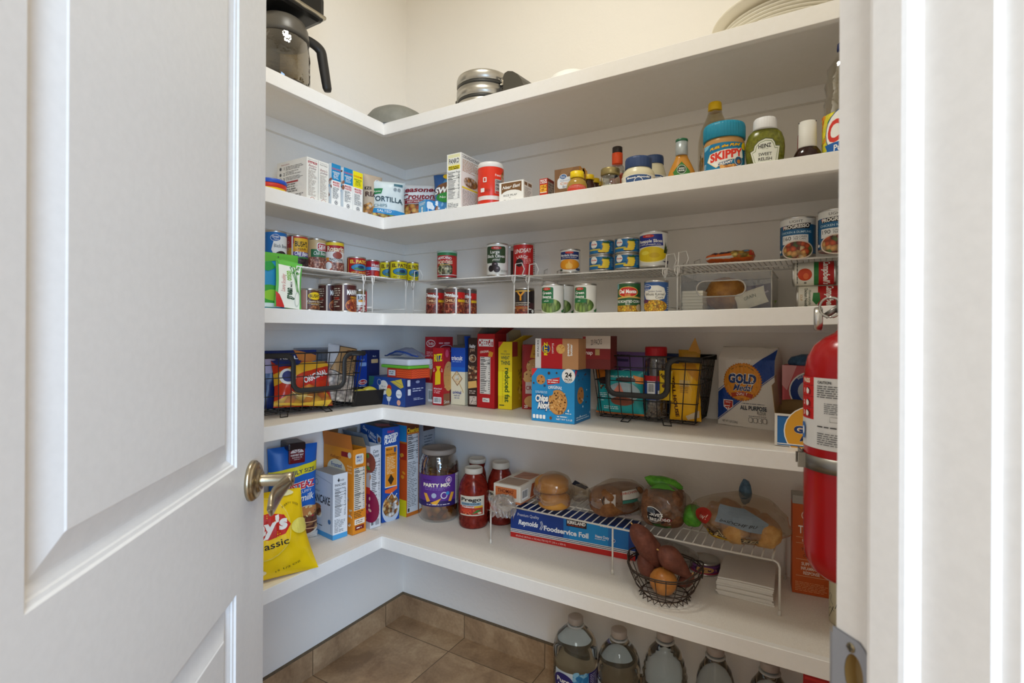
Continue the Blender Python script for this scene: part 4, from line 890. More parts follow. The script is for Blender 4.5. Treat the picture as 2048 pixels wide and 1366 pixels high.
# barbecue sauce bottles
for i, (pl, pr, nl, nr, yy, pt, nm) in enumerate([(1583.7, 1643, 1595, 1632, YI + .055, 237, 'front barbecue sauce bottle with white paper neck sleeve'), (1583, 1641, 1600, 1638, YI + .14, 262, 'barbecue sauce bottle with red neck, behind the white-sleeved one')]):
    x0, y0, r0 = round_at(pl, pr, y=yy); rn = round_at(nl, nr, y=yy)[2]; b4 = SZ(4, x0); q = lambda py: z_of(1613, py, x0, y0 - .02) - b4; zb = q(290 if i == 0 else 300)
    jar('barbecue_sauce_bottle', nm, (x0, y0, b4), face_cam(x0, y0), body=[(0, 0), (r0 * 1.02, 0), (r0 * 1.02, zb * .3), (r0 * .9, zb * .6), (rn * 1.1, zb * .92), (rn * .95, zb), (rn * .92, zb + .03), (0, zb + .03)], glass='#2c1512 r.12', cat='bottle', sy=.8,
        cap=[(rn * .98, zb - .002), (rn * 1.02, zb), (rn * .98, q(pt) - .003), (0, q(pt) - .003)], capmat='#dcd9d0 r.5' if i == 0 else '#a3202a r.4', capname='neck_sleeve',
        lab=(rn * 1.0, zb, q(pt) - .003, 2.4, None, [('R', 0, 0, 1, .07, '#c42a33'), ('R', 0, .95, 1, 1, '#2b2d3c'), ('T', 'SWEET BABY RAYS', .5, .80, .09, INK, {'w': .74, 'b': .01, 'arc': .8}), ('T', '* * * *', .5, .68, .04, INK, {'w': .3}), ('T', 'The Sauce', .5, .50, .12, INK, {'w': .66, 'sh': .3, 'slope': .1}), ('T', 'is the Boss', .5, .3, .12, INK, {'w': .7, 'sh': .3, 'slope': .1})]) if i == 0 else None, group='barbecue sauce bottles')
# cooking oil bottle at the far right
x0, y0, r0 = round_at(1642.5, 1742, y=YI + .065); b4 = SZ(4, x0); q = lambda py: z_of(1670, py, x0, y0) - b4
OIL = clear('faceted_plastic', '#d9d3be', .08, .5, .9)
jar('cooking_oil_bottle', 'tall clear oil bottle with a fruit-and-vegetable label, at the right end', (x0, y0, b4), face_cam(x0, y0), body=[(0, .001), (r0, .001), (r0, q(235)), (r0 * .95, q(222)), (r0 * .98, q(205)), (r0 * .85, q(190)), (r0 * .95, q(170)), (r0 * .80, q(150)), (r0 * .84, q(135)), (r0 * .5, q(115)), (.018, q(105)), (.018, q(95))], glass=OIL, fill=[(0, .003), (r0 * .97, .003), (r0 * .97, q(240)), (0, q(240))], fillmat='#d2b24a r.2',
    cap=[(.02, q(98)), (.021, q(97)), (.02, q(86)), (0, q(86))], capmat='#2b3f86 r.4', cat='bottle', seg=14,
    lab=(r0 * 1.0, 0, q(232), 3.0, '#d9cf3c', [('R', 0, 0, 1, .12, '#2f7fc0'), ('D', 0, .3, .45, 1, 40, .04, ['#e8992a', '#4f9a34', '#f0e13a', '#d8661f', '#e6d24a']), ('E', .62, .5, .44, .62, '#2a5a8c'), ('E', .62, .5, .425, .6, WHT), ('T', 'Crisco', .62, .55, .5, '#d83a2c', {'w': .78, 'b': .03, 'sh': .2}), ('P', [(.25, .0), (.17, .26), (1, .3), (1, .04)], '#2060a8'), ('T', 'Pure Vegetable', .66, .14, .14, WHT, {'w': .66, 'b': .02})]))

# ---------------------------------------------------------------- middle shelf: wire risers
WIRE = '#e3e0da r.35'
def riser(label, A, B, depth, hgt, inward, z, loops=(1, 1), group='white wire risers on the middle shelf'):
    """wire stand: front corners A, B on the shelf (xy), going back by 'inward' direction; legs stand on z"""
    A = Vector((A[0], A[1], 0)); B = Vector((B[0], B[1], 0)); L = (B - A).length; ux = (B - A) / L; ang = math.atan2(ux.y, ux.x)
    t = thing('wire_riser', label, 'riser', (A.x, A.y, z), ang, group)
    r = .0021; mb = MB(); e = .004
    def rr_(pts, rad=r): mb.tube(pts, rad, WIRE, 6)
    # local: x along the front, y back (positive), z up
    rr_([(0, 0, hgt), (L, 0, hgt)], .0026); rr_([(0, depth, hgt), (L, depth, hgt)], .0026); rr_([(0, depth / 2, hgt - .003), (L, depth / 2, hgt - .003)])
    rr_([(0, 0, hgt), (0, depth, hgt)]); rr_([(L, 0, hgt), (L, depth, hgt)])
    n = int(L / .0135)
    for i in range(1, n): x = L * i / n; mb.tube([(x, -.002, hgt - .001), (x, 0, hgt + .0022), (x, depth, hgt + .0022)], .0013, WIRE, 4)
    mb.build('wire_shelf', t)
    for s, on in ((0, loops[0]), (1, loops[1])):
        x = .006 if s == 0 else L - .006; q = 1 if s == 0 else -1
        for y in (.0, depth):
            lm = MB(); lm.tube([(x, y, r), (x, y, hgt - .03), (x + q * .001, y, hgt - .004)], r, WIRE, 6)
            # twisted joint under the shelf
            lm.tube([(x - .006, y - .003, hgt), (x - .007, y - .003, hgt - .015), (x, y - .002, hgt - .034), (x + .006, y - .003, hgt - .015), (x + .006, y - .003, hgt)], .0016, WIRE, 5)
            lm.build('leg', t)
        sd = MB(); sd.tube([(x, 0, .022), (x, depth, .022)], .0017, WIRE, 5)
        if on:
            for y, yy in ((.003, .022), (depth - .003, -.022)):
                sd.tube([(x, y, hgt - .02), (x + .003, y, hgt + .040), (x + .022, y + yy * .5, hgt + .044), (x + .026, y + yy, hgt + .024), (x + .018, y + yy, hgt + .003)], .0020, WIRE, 6)
        sd.build('end_loop', t)
    return t
def RH(k, x, z): return z - SZ(k, x)
RZ = .135; YR = YI + .168
z3 = SZ(3)
zr1 = z3 + RZ + .0045
riser('wire riser on the left run of the middle shelf, under the four tall bean cans', (XI - .03, at_x(592, XI - .03).y), (XI - .03, at_x(729, XI - .03).y), .24, RZ, 1, z3, (0, 0))
bpy.data.objects['wire_riser'].rotation_euler.z = R90
riser('wire riser in the corner of the middle shelf under the yellow sauce cans', (XI - .035, at_x(742, XI - .035).y), (XI - .035, at_x(742, XI - .035).y + .19), .22, RZ, 1, z3, (0, 0))
for a, b, lab in ((824, 1031, 'first wire riser on the back run, under the cheese sauce and olive cans'), (1053, 1334, 'middle wire riser on the back run, under the pineapple cans'), (1350, 1690, 'rightmost wire riser, under the noodle packet and soup cans')):
    xa, xb = at_y(a, YR).x, min(at_y(b, YR).x, XR - .008); xm = (xa + xb) / 2
    riser(lab, (xa, YR), (xb, YR), .225, RZ, 1, SZ(3, xm) + .0005)

# ---------------------------------------------------------------- middle shelf: cans
BEANS = food('printed_beans', ['#8a2f26', '#b5523c', '#c9745a', '#6e241c'], 150); BLK = food('printed_black_beans', ['#2b1c1e', '#4a2e30', '#5c4040', '#1c1214'], 170)
CHILI = food('printed_chili', ['#b3522c', '#8a2a1c', '#d07a3c', '#a03a24'], 150); CORN = food('printed_corn', ['#e0a41e', '#f0c63a', '#c98a1a'], 200)
GRB = food('printed_green_beans', ['#5a7a35', '#7f9a4a', '#42602a', '#98ad62'], 110, stretch=(1, 1, .35)); PINK = food('printed_pintos', ['#c98a74', '#a9604c', '#dca890', '#8f4a3a'], 150)
def canat(name, lab, pl, pr, y=None, x=None, pt=0, base=0, col='#888888', items=(), turn=0, h=None, group=None, cat='can', **kw):
    x0, y0, r0 = round_at(pl, pr, y=y, x=x); b = base(x0) if callable(base) else base; d = math.hypot(x0, y0); k = (d - r0 * .8) / d
    H = h or z_of((pl + pr) / 2, pt, x0 * k, y0 * k) - b
    return can(name, lab, r0, H, col, items, (x0, y0, b), face_cam(x0, y0) + turn, cat, group, **kw)
onr = lambda x: SZ(3, x) + RZ + .006
ons = lambda x: SZ(3, x) + .0003
XC = XI - .135
canat('bean_can', 'blue and white can of black beans at the left end of the riser', 527, 573, x=XC, pt=461, base=zr1, col='#1f6fb8', items=[('P', [(.42, .62), (.46, .78), (.58, .88), (.8, .9), (1, .86), (1, 0), (.62, 0), (.45, .3), (.38, .45)], WHT), ('E', .5, .82, .15, .11, WHT), ('E', .5, .82, .14, .10, '#2560a8'), ('T', 'Great', .5, .86, .07, WHT, {'w': .2, 'b': .02}), ('T', 'Value', .52, .78, .06, WHT, {'w': .15}), ('T', 'Black Beans', .68, .58, .11, '#3c3836', {'w': .44}), ('E', .68, .2, .22, .22, BLK)])
canat('bean_can', 'red and yellow can of chili beans, second from the left on the riser', 572, 615.5, x=XC, pt=470, base=zr1, col='#d99a2a', items=[('R', 0, .62, .34, 1, '#b8352c'), ('P', [(.34, .7), (.5, .9), (1, .95), (1, 1), (.34, 1)], '#b8352c'), ('R', .32, 0, .37, 1, '#e8dcd0'), ('P', [(.4, .95), (.42, .6), (.9, .6), (.92, .95)], '#e8b52c'), ('T', "BUSH'S", .64, .76, .17, INK, bd(w=.42)), ('R', .38, .34, 1, .5, '#5a3f8a'), ('T', 'Chili Beans', .66, .45, .12, WHT, {'w': .48, 'sh': .3, 'b': .02}), ('R', .38, .29, 1, .34, '#3a7a3c'), ('T', 'BLACK', .66, .37, .05, WHT, {}), ('R', .37, 0, 1, .29, BLK), ('C', .2, .8, .04, WHT), ('C', .2, .8, .034, '#b8352c'), ('C', .2, .58, .04, WHT), ('C', .2, .58, .034, '#c9702a'), ('C', .2, .36, .04, INK), ('T', 'YOUR', .64, .6, .07, '#4a2a1a', {'sh': .2})])
canat('bean_can', 'tan and green can of pinto chili beans, third on the riser', 613, 651, x=XC, pt=476.5, base=zr1, col='#c4a878', items=[('R', .3, .42, 1, .68, '#2f6a44'), ('B', .52, .62, .96, .9, WHT, .06), ('B', .54, .64, .96, .88, '#b02a2e', .06), ('T', 'S&W', .74, .76, .17, WHT, {'w': .36, 'sh': .25, 'b': .02}), ('T', 'Chili Beans', .66, .55, .12, WHT, {'w': .5, 'sh': .25}), ('R', .3, .0, 1, .42, PINK), ('P', [(.0, .0), (.3, .0), (.35, .42), (.2, .4)], PINK)])
canat('bean_can', 'red and white can of refried beans, right-hand end of the left riser', 648, 687.5, x=XC, pt=482, base=zr1, col='#ebe4da', items=[('R', 0, .9, 1, 1, '#e8c72c'), ('R', 0, .68, .98, .9, '#a8202c'), ('T', 'Rosarita', .58, .78, .17, '#f3e6c0', bd(w=.66)), ('E', .62, .56, .17, .12, '#9c4a3a'), ('T', 'TRADITIONAL', .58, .42, .08, '#2e2a26', bd(w=.52)), ('R', .2, .38, .32, .48, '#e0922a'), ('E', .3, .2, .18, .18, '#c25a3c'), ('E', .3, .2, .13, .13, WHT), ('R', .42, 0, .95, .32, PINK), ('L', .34, .33, .9, .37, 1, '#6a5a4a')])
EP = [('R', 0, .0, .22, 1, '#a3201f'), ('R', .2, 0, .23, 1, '#e8d0c0')]
def elp(c, ink):
    return [('R', .0, 0, .14, 1, '#3c3a20' if c == YEL else '#7a1518'), ('R', .17, 0, .19, 1, ink), ('T', 'EL PATO', .6, .78, .2, ink, {'w': .66, 'b': .04}), ('E', .62, .42, .32, .22, '#2a3a2a'), ('E', .62, .42, .30, .20, '#3f86b0'), ('E', .62, .34, .2, .08, '#4c7a3a'), ('E', .66, .44, .12, .1, '#1f3f66'), ('T', 'HOT SAUCE', .6, .11, .1, ink, {'w': .55, 'b': .01})]
canat('sauce_can', 'red sauce can with a duck picture, behind the end of the first riser', 693, 731.5, x=XI - .12, pt=513.5, base=zr1, col='#b01f22', items=elp(RED, '#f0c84a'))
canat('tomato_sauce_can', 'small red and blue tomato sauce can between the red and yellow sauce cans', 729, 759, x=XI - .135, pt=519.5, base=zr1, col='#a81e28', items=[('R', 0, .42, 1, .62, '#dfe6ee'), ('R', 0, .42, .45, .62, '#2f86c4'), ('T', "Hunt's", .7, .75, .18, WHT, {'w': .45, 'b': .02}), ('T', 'TOMATO SAUCE', .7, .52, .06, '#2a3a5a', {'w': .42}), ('C', .72, .2, .12, '#d83a28'), ('L', .05, .1, .4, .36, 4, '#e8b8b0')])
for i, (pl, pr, pt, dx, nm) in enumerate([(757, 789, 522.5, .175, 'left one, next to the red tomato sauce can'), (777.5, 814, 521, .10, 'middle one, standing in front'), (812, 836.8, 524, .085, 'right one, nearest the corner post of the risers')]):
    canat('yellow_sauce_can', 'yellow sauce can with a duck picture, ' + nm, pl, pr, x=XI - dx, pt=pt, base=zr1, col='#e6d21c', items=elp(YEL, '#5a3a14'), group='yellow duck-picture sauce cans')
# under the left riser
canat('baked_bean_can', 'brown can of country style baked beans below the left riser', 598, 639, x=XI - .10, pt=577, base=ons, col='#5a3526', items=[('R', 0, 0, .42, 1, '#a88074'), ('R', .4, 0, .43, 1, '#d8cfc8'), ('E', .7, .7, .24, .2, '#e6c21e'), ('T', "BUSH'S", .7, .7, .16, INK, bd(w=.4)), ('T', 'Country Style', .68, .42, .12, '#f0e2c8', {'w': .5, 'sh': .25}), ('R', .44, .3, 1, .32, '#c9a24a'), ('T', 'BAKED BEANS', .7, .25, .05, '#e8d8b8', {}), ('R', .44, 0, 1, .2, food('printed_baked_beans', ['#8a5030', '#6a3520', '#a8683c'], 140))])
MW = [('R', 0, 0, .42, 1, '#4a2620'), ('L', .06, .12, .36, .9, 9, '#c9b8a0'), ('R', .42, 0, .47, 1, '#d8c8b8'), ('T', 'MANWICH', .8, .72, .2, WHT, bd(w=.5)), ('T', 'ORIGINAL', .8, .52, .08, '#e0a02a', {'w': .3, 'b': .02}), ('E', .78, .2, .27, .26, '#d07a2c'), ('E', .78, .2, .25, .24, CHILI), ('R', .13, .42, .32, .52, '#8a2a1c')]
canat('sloppy_joe_can', 'tall dark brown sandwich sauce can half hidden behind its twin', 636, 678, x=XI - .165, pt=568, base=ons, col='#4c221e', items=MW, group='dark brown sandwich sauce cans under the left riser')
canat('sloppy_joe_can', 'tall dark brown sandwich sauce can lettered MAN, in front', 667, 713, x=XI - .075, pt=567, base=ons, col='#4c221e', items=MW, group='dark brown sandwich sauce cans under the left riser')
canat('diced_tomato_can', 'white and red can of diced tomatoes lettered RO, beside the riser leg', 704, 733.5, x=XI - .08, pt=579, base=ons, col='#dcdcdc', items=[('R', 0, .84, 1, 1, '#6a5a3a'), ('T', 'RO-TEL', .68, .66, .2, INK, bd(w=.5)), ('R', .45, .46, .75, .56, '#d8962a'), ('R', 0, 0, 1, .3, food('printed_tomato', ['#b8282a', '#8f1c22', '#d8554a', '#e6d2c8'], 120)), ('R', .8, .0, 1, 1, '#a8303a')])
# seasoning packets leaning at the left end
def packet(name, lab, pts, x0, z0, W, H, col, items, rot, lean, tilt, seed): return pouch(name, lab, W, H, .012, col, items, (pts[0], pts[1], z0), rot, 'packet', seed=seed, fat=.6, wr=.0012, lean=lean, tilt=tilt, grid=(16, 20))
c = at_x(560, XI - .035)
A = at_x(531, XI - .045); hz = z_of(565, 507, XI - .045, at_x(565, XI - .045).y) - z3
packet('seasoning_packet', 'blue and green seasoning packet with hang hole, behind the dip mix packet', (XI - .045, at_x(560, XI - .045).y), 0, z3, .128, hz, '#2f8fc0 r.35', [('P', [(0, 1), (0, .80), (.4, .86), (1, .78), (1, 1)], '#5aa83a'), ('P', [(0, .80), (.3, .84), (.4, .74), (.2, .66), (0, .7)], '#2f9a48'), ('P', [(.55, .9), (1, .86), (1, .0), (.62, 0)], '#6fb84a'), ('C', .48, .93, .018, '#3a3a3a'), ('E', .25, .22, .5, .2, '#3a9a3c'), ('E', .35, .24, .3, .1, '#8cc43a'), ('R', 0, .03, .5, .1, '#cfe0e4'), ('E', .75, .8, .12, .05, '#3f9fc8')], R90 - .12, 4, 0, 4)
A = at_x(541, XI - .018); B = at_x(603, XI - .018); hz = z_of(570, 525, XI - .018, at_x(570, XI - .018).y) - z3
packet('dip_mix_packet', 'white green-edged green onion dip mix packet leaning at the left end', (XI - .022, (A.y + B.y) / 2 + .008, ), 0, z3, .088, hz * 1.03, '#5fb552 r.35', [('P', [(.08, .9), (.9, .88), (.92, 0), (.08, 0)], '#eceee2'), ('P', [(.03, 1), (.8, .97), (.85, .88), (.1, .9)], '#67bb4a'), ('T', 'Laura Scudder', .24, .52, .09, '#c23a3a', {'w': .62, 'r': 90, 'sh': .3}), ('T', 'green', .46, .3, .17, '#1f4a2a', {'w': .4, 'r': 90, 'b': .03}), ('T', 'onion', .42, .68, .15, '#7ab83a', {'w': .34, 'r': 96, 'b': .03}), ('T', 'DIP MIX', .56, .44, .05, INK, {'r': 90, 'b': .01}),
    ('S', [(.6, .88), (.75, .6), (.88, .3)], .035, '#3f7a34'), ('S', [(.7, .9), (.78, .62), (.84, .3)], .03, '#5a9a44'), ('S', [(.5, .86), (.7, .62), (.8, .34)], .03, '#6aa84c'), ('D', .5, .72, .85, .9, 18, .04, ['#4f8f3c', '#2f6a30', '#8abf6a']), ('E', .8, .2, .1, .16, '#c9cfc4'), ('E', .8, .2, .075, .13, '#eceee2'), ('P', [(.0, .32), (.12, .26), (.34, .02), (.34, 0), (.05, 0)], '#c8302c')], R90 - .1, 6, 5, 9)

# back run, on the risers
YC = YR + .055
canat('cheese_sauce_can', 'red, white and green can of cheese sauce alone on the first back riser', 873.6, 913.5, y=YC, pt=502, base=onr, col='#b3252a', items=[('R', 0, .88, 1, 1, '#2f7a4a'), ('T', 'MEXICANO', .4, .79, .1, WHT, {'w': .5, 'b': .02, 'arc': .8}), ('T', 'NACHO CHEESE', .42, .6, .13, '#e8d8b8', {'w': .6, 'b': .03}), ('E', .42, .3, .3, .26, food('printed_nachos', ['#d8cfa8', '#6a5a3a', '#a8a078', '#3a4a2a'], 120)), ('R', .2, .48, .6, .5, '#d8a22a'), ('R', 0, .08, 1, .1, WHT), ('R', .68, .1, .9, .8, '#c9342c'), ('L', .92, .1, 1, .8, 12, WHT)], lidcol='#a8bdb0 r.3')
OLV = [('B', .1, .38, .76, .94, '#34482c', .06), ('E', .46, .88, .16, .05, '#b8302c'), ('T', 'WinCo', .46, .88, .04, WHT, {}), ('T', 'Large', .42, .75, .10, WHT, {'w': .28, 'b': .01}), ('T', 'Black Olives', .44, .61, .10, WHT, {'w': .56, 'b': .01}), ('T', 'pitted', .46, .5, .07, WHT, {'sh': .4}), ('C', .42, .32, .095, '#2a2024'), ('C', .3, .2, .095, '#1f181a'), ('C', .48, .18, .1, '#33282c'), ('E', .44, .35, .035, .02, '#8a7a80'), ('E', .5, .21, .035, .02, '#8a7a80'), ('L', .6, .08, .9, .16, 3, '#8a8a7a')]
canat('olive_can', 'white and green can of large black olives on the first back riser', 972.5, 1016, y=YC - .01, pt=486, base=onr, col='#dcdad2', items=OLV)
canat('olive_can', 'pale can hidden behind the gap between the black olives and the red can', 1000, 1036, y=YC + .115, pt=493, base=onr, col='#c9c4ba', items=[('R', .55, .1, .75, .9, '#4a3a36')])
canat('red_olive_can', 'red can of large olives beside the riser loops', 1025.5, 1069, y=YC + .03, pt=486.5, base=onr, col='#b81c1c', items=[('T', 'LINDSAY', .46, .8, .13, '#e8d8d0', {'w': .56, 'b': .03, 'slope': .08, 'sh': .1}), ('T', 'LARGE', .44, .6, .09, WHT, {'w': .34, 'arc': .5}), ('C', .36, .4, .12, '#1f1416'), ('L', .5, .36, .72, .55, 4, '#e6a8a0'), ('R', .82, 0, .95, 1, '#c9c0b8'), ('L', .83, .1, .94, .9, 12, '#5a4a46')])
canat('mandarin_orange_can', 'small can of mandarin oranges with blue band on the middle back riser', 1119.5, 1160, y=YC, pt=497.5, base=onr, col='#dddad2', items=[('R', .12, .58, .82, .94, '#22356e'), ('E', .47, .89, .14, .055, '#c8382c'), ('T', 'Mandarin Oranges', .47, .77, .1, WHT, {'w': .62, 'b': .02}), ('T', 'IN LIGHT SYRUP', .47, .66, .05, WHT, {'w': .5, 'sh': .3}), ('E', .46, .33, .38, .25, '#c8741c'), ('E', .46, .34, .36, .23, '#e8981e'), ('E', .46, .26, .12, .14, '#f0b84a'), ('P', [(.46, .5), (.36, .14), (.56, .14)], '#f2c05a'), ('E', .16, .08, .08, .05, '#3a4a3a'), ('E', .78, .1, .1, .06, '#3a4a6a')])
DL = [('C', .28, .72, .1, WHT), ('B', .18, .64, .38, .84, WHT, .04), ('T', 'Dole', .28, .74, .12, '#c9342c', {'w': .16, 'b': .03}), ('T', 'Pineapple Slices', .36, .46, .1, '#123f6e', {'w': .4, 'sh': .2}), ('R', .12, .24, .46, .36, '#c9bc4a')] + [('E', .62 - .02 * abs(i - 1.2), .72 - .17 * i, .10, .16, '#e0b020') for i in range(4)] + [('E', .62 - .02 * abs(i - 1.2), .72 - .17 * i, .085, .13, '#efd040') for i in range(4)] + [('P', [(.54, .8), (.5, .98), (.6, .9), (.66, 1), (.68, .88), (.76, .96), (.7, .78)], '#2f5a2a'), ('E', .5, .16, .1, .1, '#e8c838'), ('R', .42, .0, .58, .06, '#241c4a'), ('L', .74, .2, .96, .85, 6, '#8ab4cc')]
for (pl, pr, yy, y0c, y1c, sd) in ((1177.5, 1228.6, YC - .005, 510.3, 479.5, 'left'), (1228.4, 1279.5, YC - .012, 506.6, 475, 'right')):
    x0, y0, r0 = round_at(pl, pr, y=yy); b = onr(x0); h1 = (z_of((pl + pr) / 2, y1c, x0, y0 - r0 * .8) - b) / 2
    for j in (0, 1): can('pineapple_can', '%s short blue pineapple can of the %s stack' % (('lower', 'upper')[j], sd), r0, h1, '#1f6fa8', DL, (x0, y0, b + j * (h1 + .0003)), face_cam(x0, y0), group='short blue pineapple cans stacked in twos')
canat('pineapple_can', 'tall can of pineapple slices, blue top and yellow fruit, at the riser end', 1277.5, 1335.5, y=YC - .015, pt=461.5, base=onr, col='#d8d8d2', items=[('P', [(.08, .93), (.70, .95), (.73, .6), (.08, .55)], '#1f2f86'), ('E', .37, .89, .14, .05, '#c8382c'), ('T', 'WinCo', .37, .89, .035, WHT, {}), ('T', 'Pineapple Slices', .40, .74, .095, WHT, {'w': .6, 'b': .02}), ('T', 'in 100% pineapple juice', .40, .64, .05, WHT, {'w': .55, 'sh': .35}), ('E', .44, .32, .40, .25, '#e8e0b8'), ('E', .44, .33, .38, .23, '#d8bc1a'), ('E', .3, .38, .1, .06, '#e6d44a'), ('E', .52, .3, .12, .08, '#c9a818')] + [('P', [(.74, .38), (.8 + .05 * (i % 3), .72 - .09 * i), (.84, .36)], '#3a4a1e') for i in range(5)] + [('P', [(.7, .12), (.98, .16), (.9, .04)], '#4a4a5e')])
# noodle packet lying on the riser
A, B = at_y(1405, YR + .03), at_y(1504.6, YR + .03); zz = onr(A.x)
m = MB(); Lr = (B.x - A.x); hh = .036
def ram(a, b):
    e = 1 - abs(2 * a - 1) ** 6; t = 2 * PI * b; n = noise.noise(Vector((a * 9, math.cos(t), math.sin(t)))) * .004
    hz = (hh / 2) * (.78 + .22 * a) * (e ** .35)
    return (-Lr / 2 + Lr * a, -.045 * math.cos(t) * (.4 + .6 * e), .020 + (hz + n) * math.sin(t) + .003 * a)
m.surf(ram, 34, 24, '#d9662a r.25'); ra = Art(Lr, .05, ('R', 0, 0, .62, .3, '#dcd8d2'), ('P', [(.45, .95), (.62, .15), (.98, .1), (.98, .98)], food('printed_noodles', ['#d8a83a', '#a88a2e', '#c9782a', '#e0c468'], 90)), ('C', .86, .68, .055, '#2f5f8c'), ('C', .86, .68, .045, '#5a9ac0'), ('T', 'Top Ramen', .36, .64, .24, '#2a2236', {'w': .42, 'b': .05, 'sh': .1, 'slope': .06}), ('R', .92, .2, 1, .9, '#c8442a'))
def ramf(u, v, h):
    a = u / Lr; t = (-.13 + .38 * v / .05); q = Vector(ram(a, t)); return (q.x, q.y - h - .0012, q.z + .0008)
m.art(ra, ramf, cu=.004, cv=.005); m.build('instant_noodle_packet', None, ((A.x + B.x) / 2, YR + .085, zz + .002), -.02, label='orange instant noodle packet lying on the rightmost riser', category='packet')
# big soup cans at the right
def soup(n, cal): return [('R', 0, 0, .09, 1, '#1c3f66'), ('R', 0, .82, 1, 1, '#dcdcd8'), ('T', 'LIGHT', .48, .915, .07, '#3a3a3a', {'w': .24}), ('P', [(.22, .80), (.20, .70), (.72, .70), (.76, .86), (.7, .86)], '#26221f'), ('P', [(.19, .78), (.25, .82), (.25, .72)], '#c9562c'), ('T', 'PROGRESSO', .47, .77, .095, WHT, {'w': .5, 'b': .03, 'slope': .06}), ('T', n, .47, .61, .06, '#bcdcec', {'w': .58, 'b': .01}), ('B', .2, .28, .70, .53, '#dfe0de', .01), ('T', cal, .31, .44, .11, '#2a2a2a', {'w': .16}), ('T', 'CALORIES', .55, .475, .05, '#2a2a2a', {'w': .24}), ('T', 'PER CAN', .54, .41, .05, '#2a2a2a', {'w': .2}), ('E', .5, .1, .31, .27, '#d8c8b8'), ('E', .5, .1, .28, .24, food('printed_soup', ['#c9562c', '#d8a05a', '#8a3a22', '#6a7a3a', '#e0c090'], 90)), ('C', .13, .1, .03, WHT), ('L', .02, .2, .08, .6, 6, '#9ac0d8')]
canat('soup_can', 'large light chicken and dumpling soup can, left of two on the rightmost riser', 1559, 1631.5, y=YR + .03, pt=433, base=onr, col='#1f5f8c', items=soup('CHICKEN & DUMPLING', '160'), turn=-.03)
canat('soup_can', 'large light soup can reading 190 calories, cut off by the door frame', 1634.5, 1712, y=YR - .02, pt=416, base=onr, col='#1f5f8c', items=soup('CHICKEN NOODLE', '190'), turn=.02)

# back run, under the risers
YU = YI + .15
DN = [('R', 0, .86, 1, 1, '#5a4a44'), ('P', [(0, .86), (0, .55), (.5, .7), (.5, .86)], '#8a2a22'), ('T', "Dennison's", .42, .74, .14, WHT, {'w': .66, 'b': .04, 'slope': -.12, 'o': '#3a1a14'}), ('E', .33, .52, .25, .13, '#c9a070'), ('E', .33, .52, .23, .115, '#6a2a20'), ('T', 'CHILI', .33, .52, .1, '#e8c090', {'w': .34, 'b': .03}), ('R', .60, .62, .92, .86, '#c81f1c'), ('R', .6, .46, .92, .56, '#e0b01e'), ('R', 0, 0, .96, .36, BEANS), ('R', .62, 0, .92, .46, CHILI), ('R', .52, 0, .57, 1, '#e0dcd8'), ('L', .93, .05, 1, .8, 12, '#3a3a3a')]
for i, (pl, pr, pt, yy) in enumerate(((852, 889, 576, YU), (888, 930, 574.5, YU - .03), (921, 953.3, 577, YU + .05))):
    canat('chili_can', 'red can of chili with beans under the first back riser, %s of three' % ('leftmost', 'middle', 'rightmost')[i], pl, pr, y=yy + .05, pt=pt, base=ons, col='#9c3a2a', items=DN, group='red chili cans')
canat('brown_chili_can', 'dark can with an orange Y emblem behind the riser legs', 1029.5, 1068.5, y=YU + .05, pt=575.5, base=ons, col='#2f2522', items=[('R', .04, .9, .9, .96, '#c9a24a'), ('T', 'Y', .36, .72, .34, '#d8902a', {'w': .3, 'b': .02}), ('R', 0, .44, 1, .46, '#d8c8b0'), ('T', 'YELLOWSTONE', .36, .37, .07, '#d8c8b0', {'w': .5}), ('R', 0, .29, 1, .31, '#c9562c'), ('T', 'SMOKEHOUSE', .36, .24, .07, '#e08a3a', {'w': .5, 'b': .02}), ('R', .04, 0, .62, .2, CHILI), ('R', .68, 0, 1, .95, '#221a1c'), ('R', .68, .2, 1, .44, '#4a2a2c'), ('C', .8, .1, .06, WHT)])
GB = lambda t: [('B', .10, .36, .52, .93, '#1f6a3a', .04), ('E', .31, .87, .13, .05, '#c8382c'), ('T', 'WinCo', .31, .87, .035, WHT, {}), ('T', 'Green', .31, .73, .1, WHT, {'w': .3, 'b': .02}), ('T', 'Beans', .31, .59, .1, WHT, {'w': .3, 'b': .02}), ('T', t, .31, .47, .06, WHT, {'sh': .4}), ('E', .42, .25, .36, .27, '#c9d0b8'), ('E', .42, .26, .34, .25, GRB), ('P', [(.76, .08), (.94, .18), (.9, .04), (.8, .02)], '#3a7a44'), ('P', [(.1, .36), (.1, .5), (.52, .5), (.52, .36)], '#1f6a3a'), ('T', t, .31, .44, .06, WHT, {'sh': .4})]
canat('green_bean_can', 'white can of whole green beans, left of the three under the middle riser', 1082.5, 1127.5, y=YU, pt=567.5, base=ons, col='#dcdad4', items=GB('whole'), group='white green bean cans')
canat('green_bean_can', 'white green bean can standing behind, in the gap between the two front ones', 1105, 1147.5, y=YU + .09, pt=569, base=ons, col='#dcdad4', items=GB('whole'), group='white green bean cans')
canat('green_bean_can', 'white can of cut green beans, right of the three under the middle riser', 1148.5, 1193, y=YU - .005, pt=567, base=ons, col='#dcdad4', items=GB('cut'), group='white green bean cans')
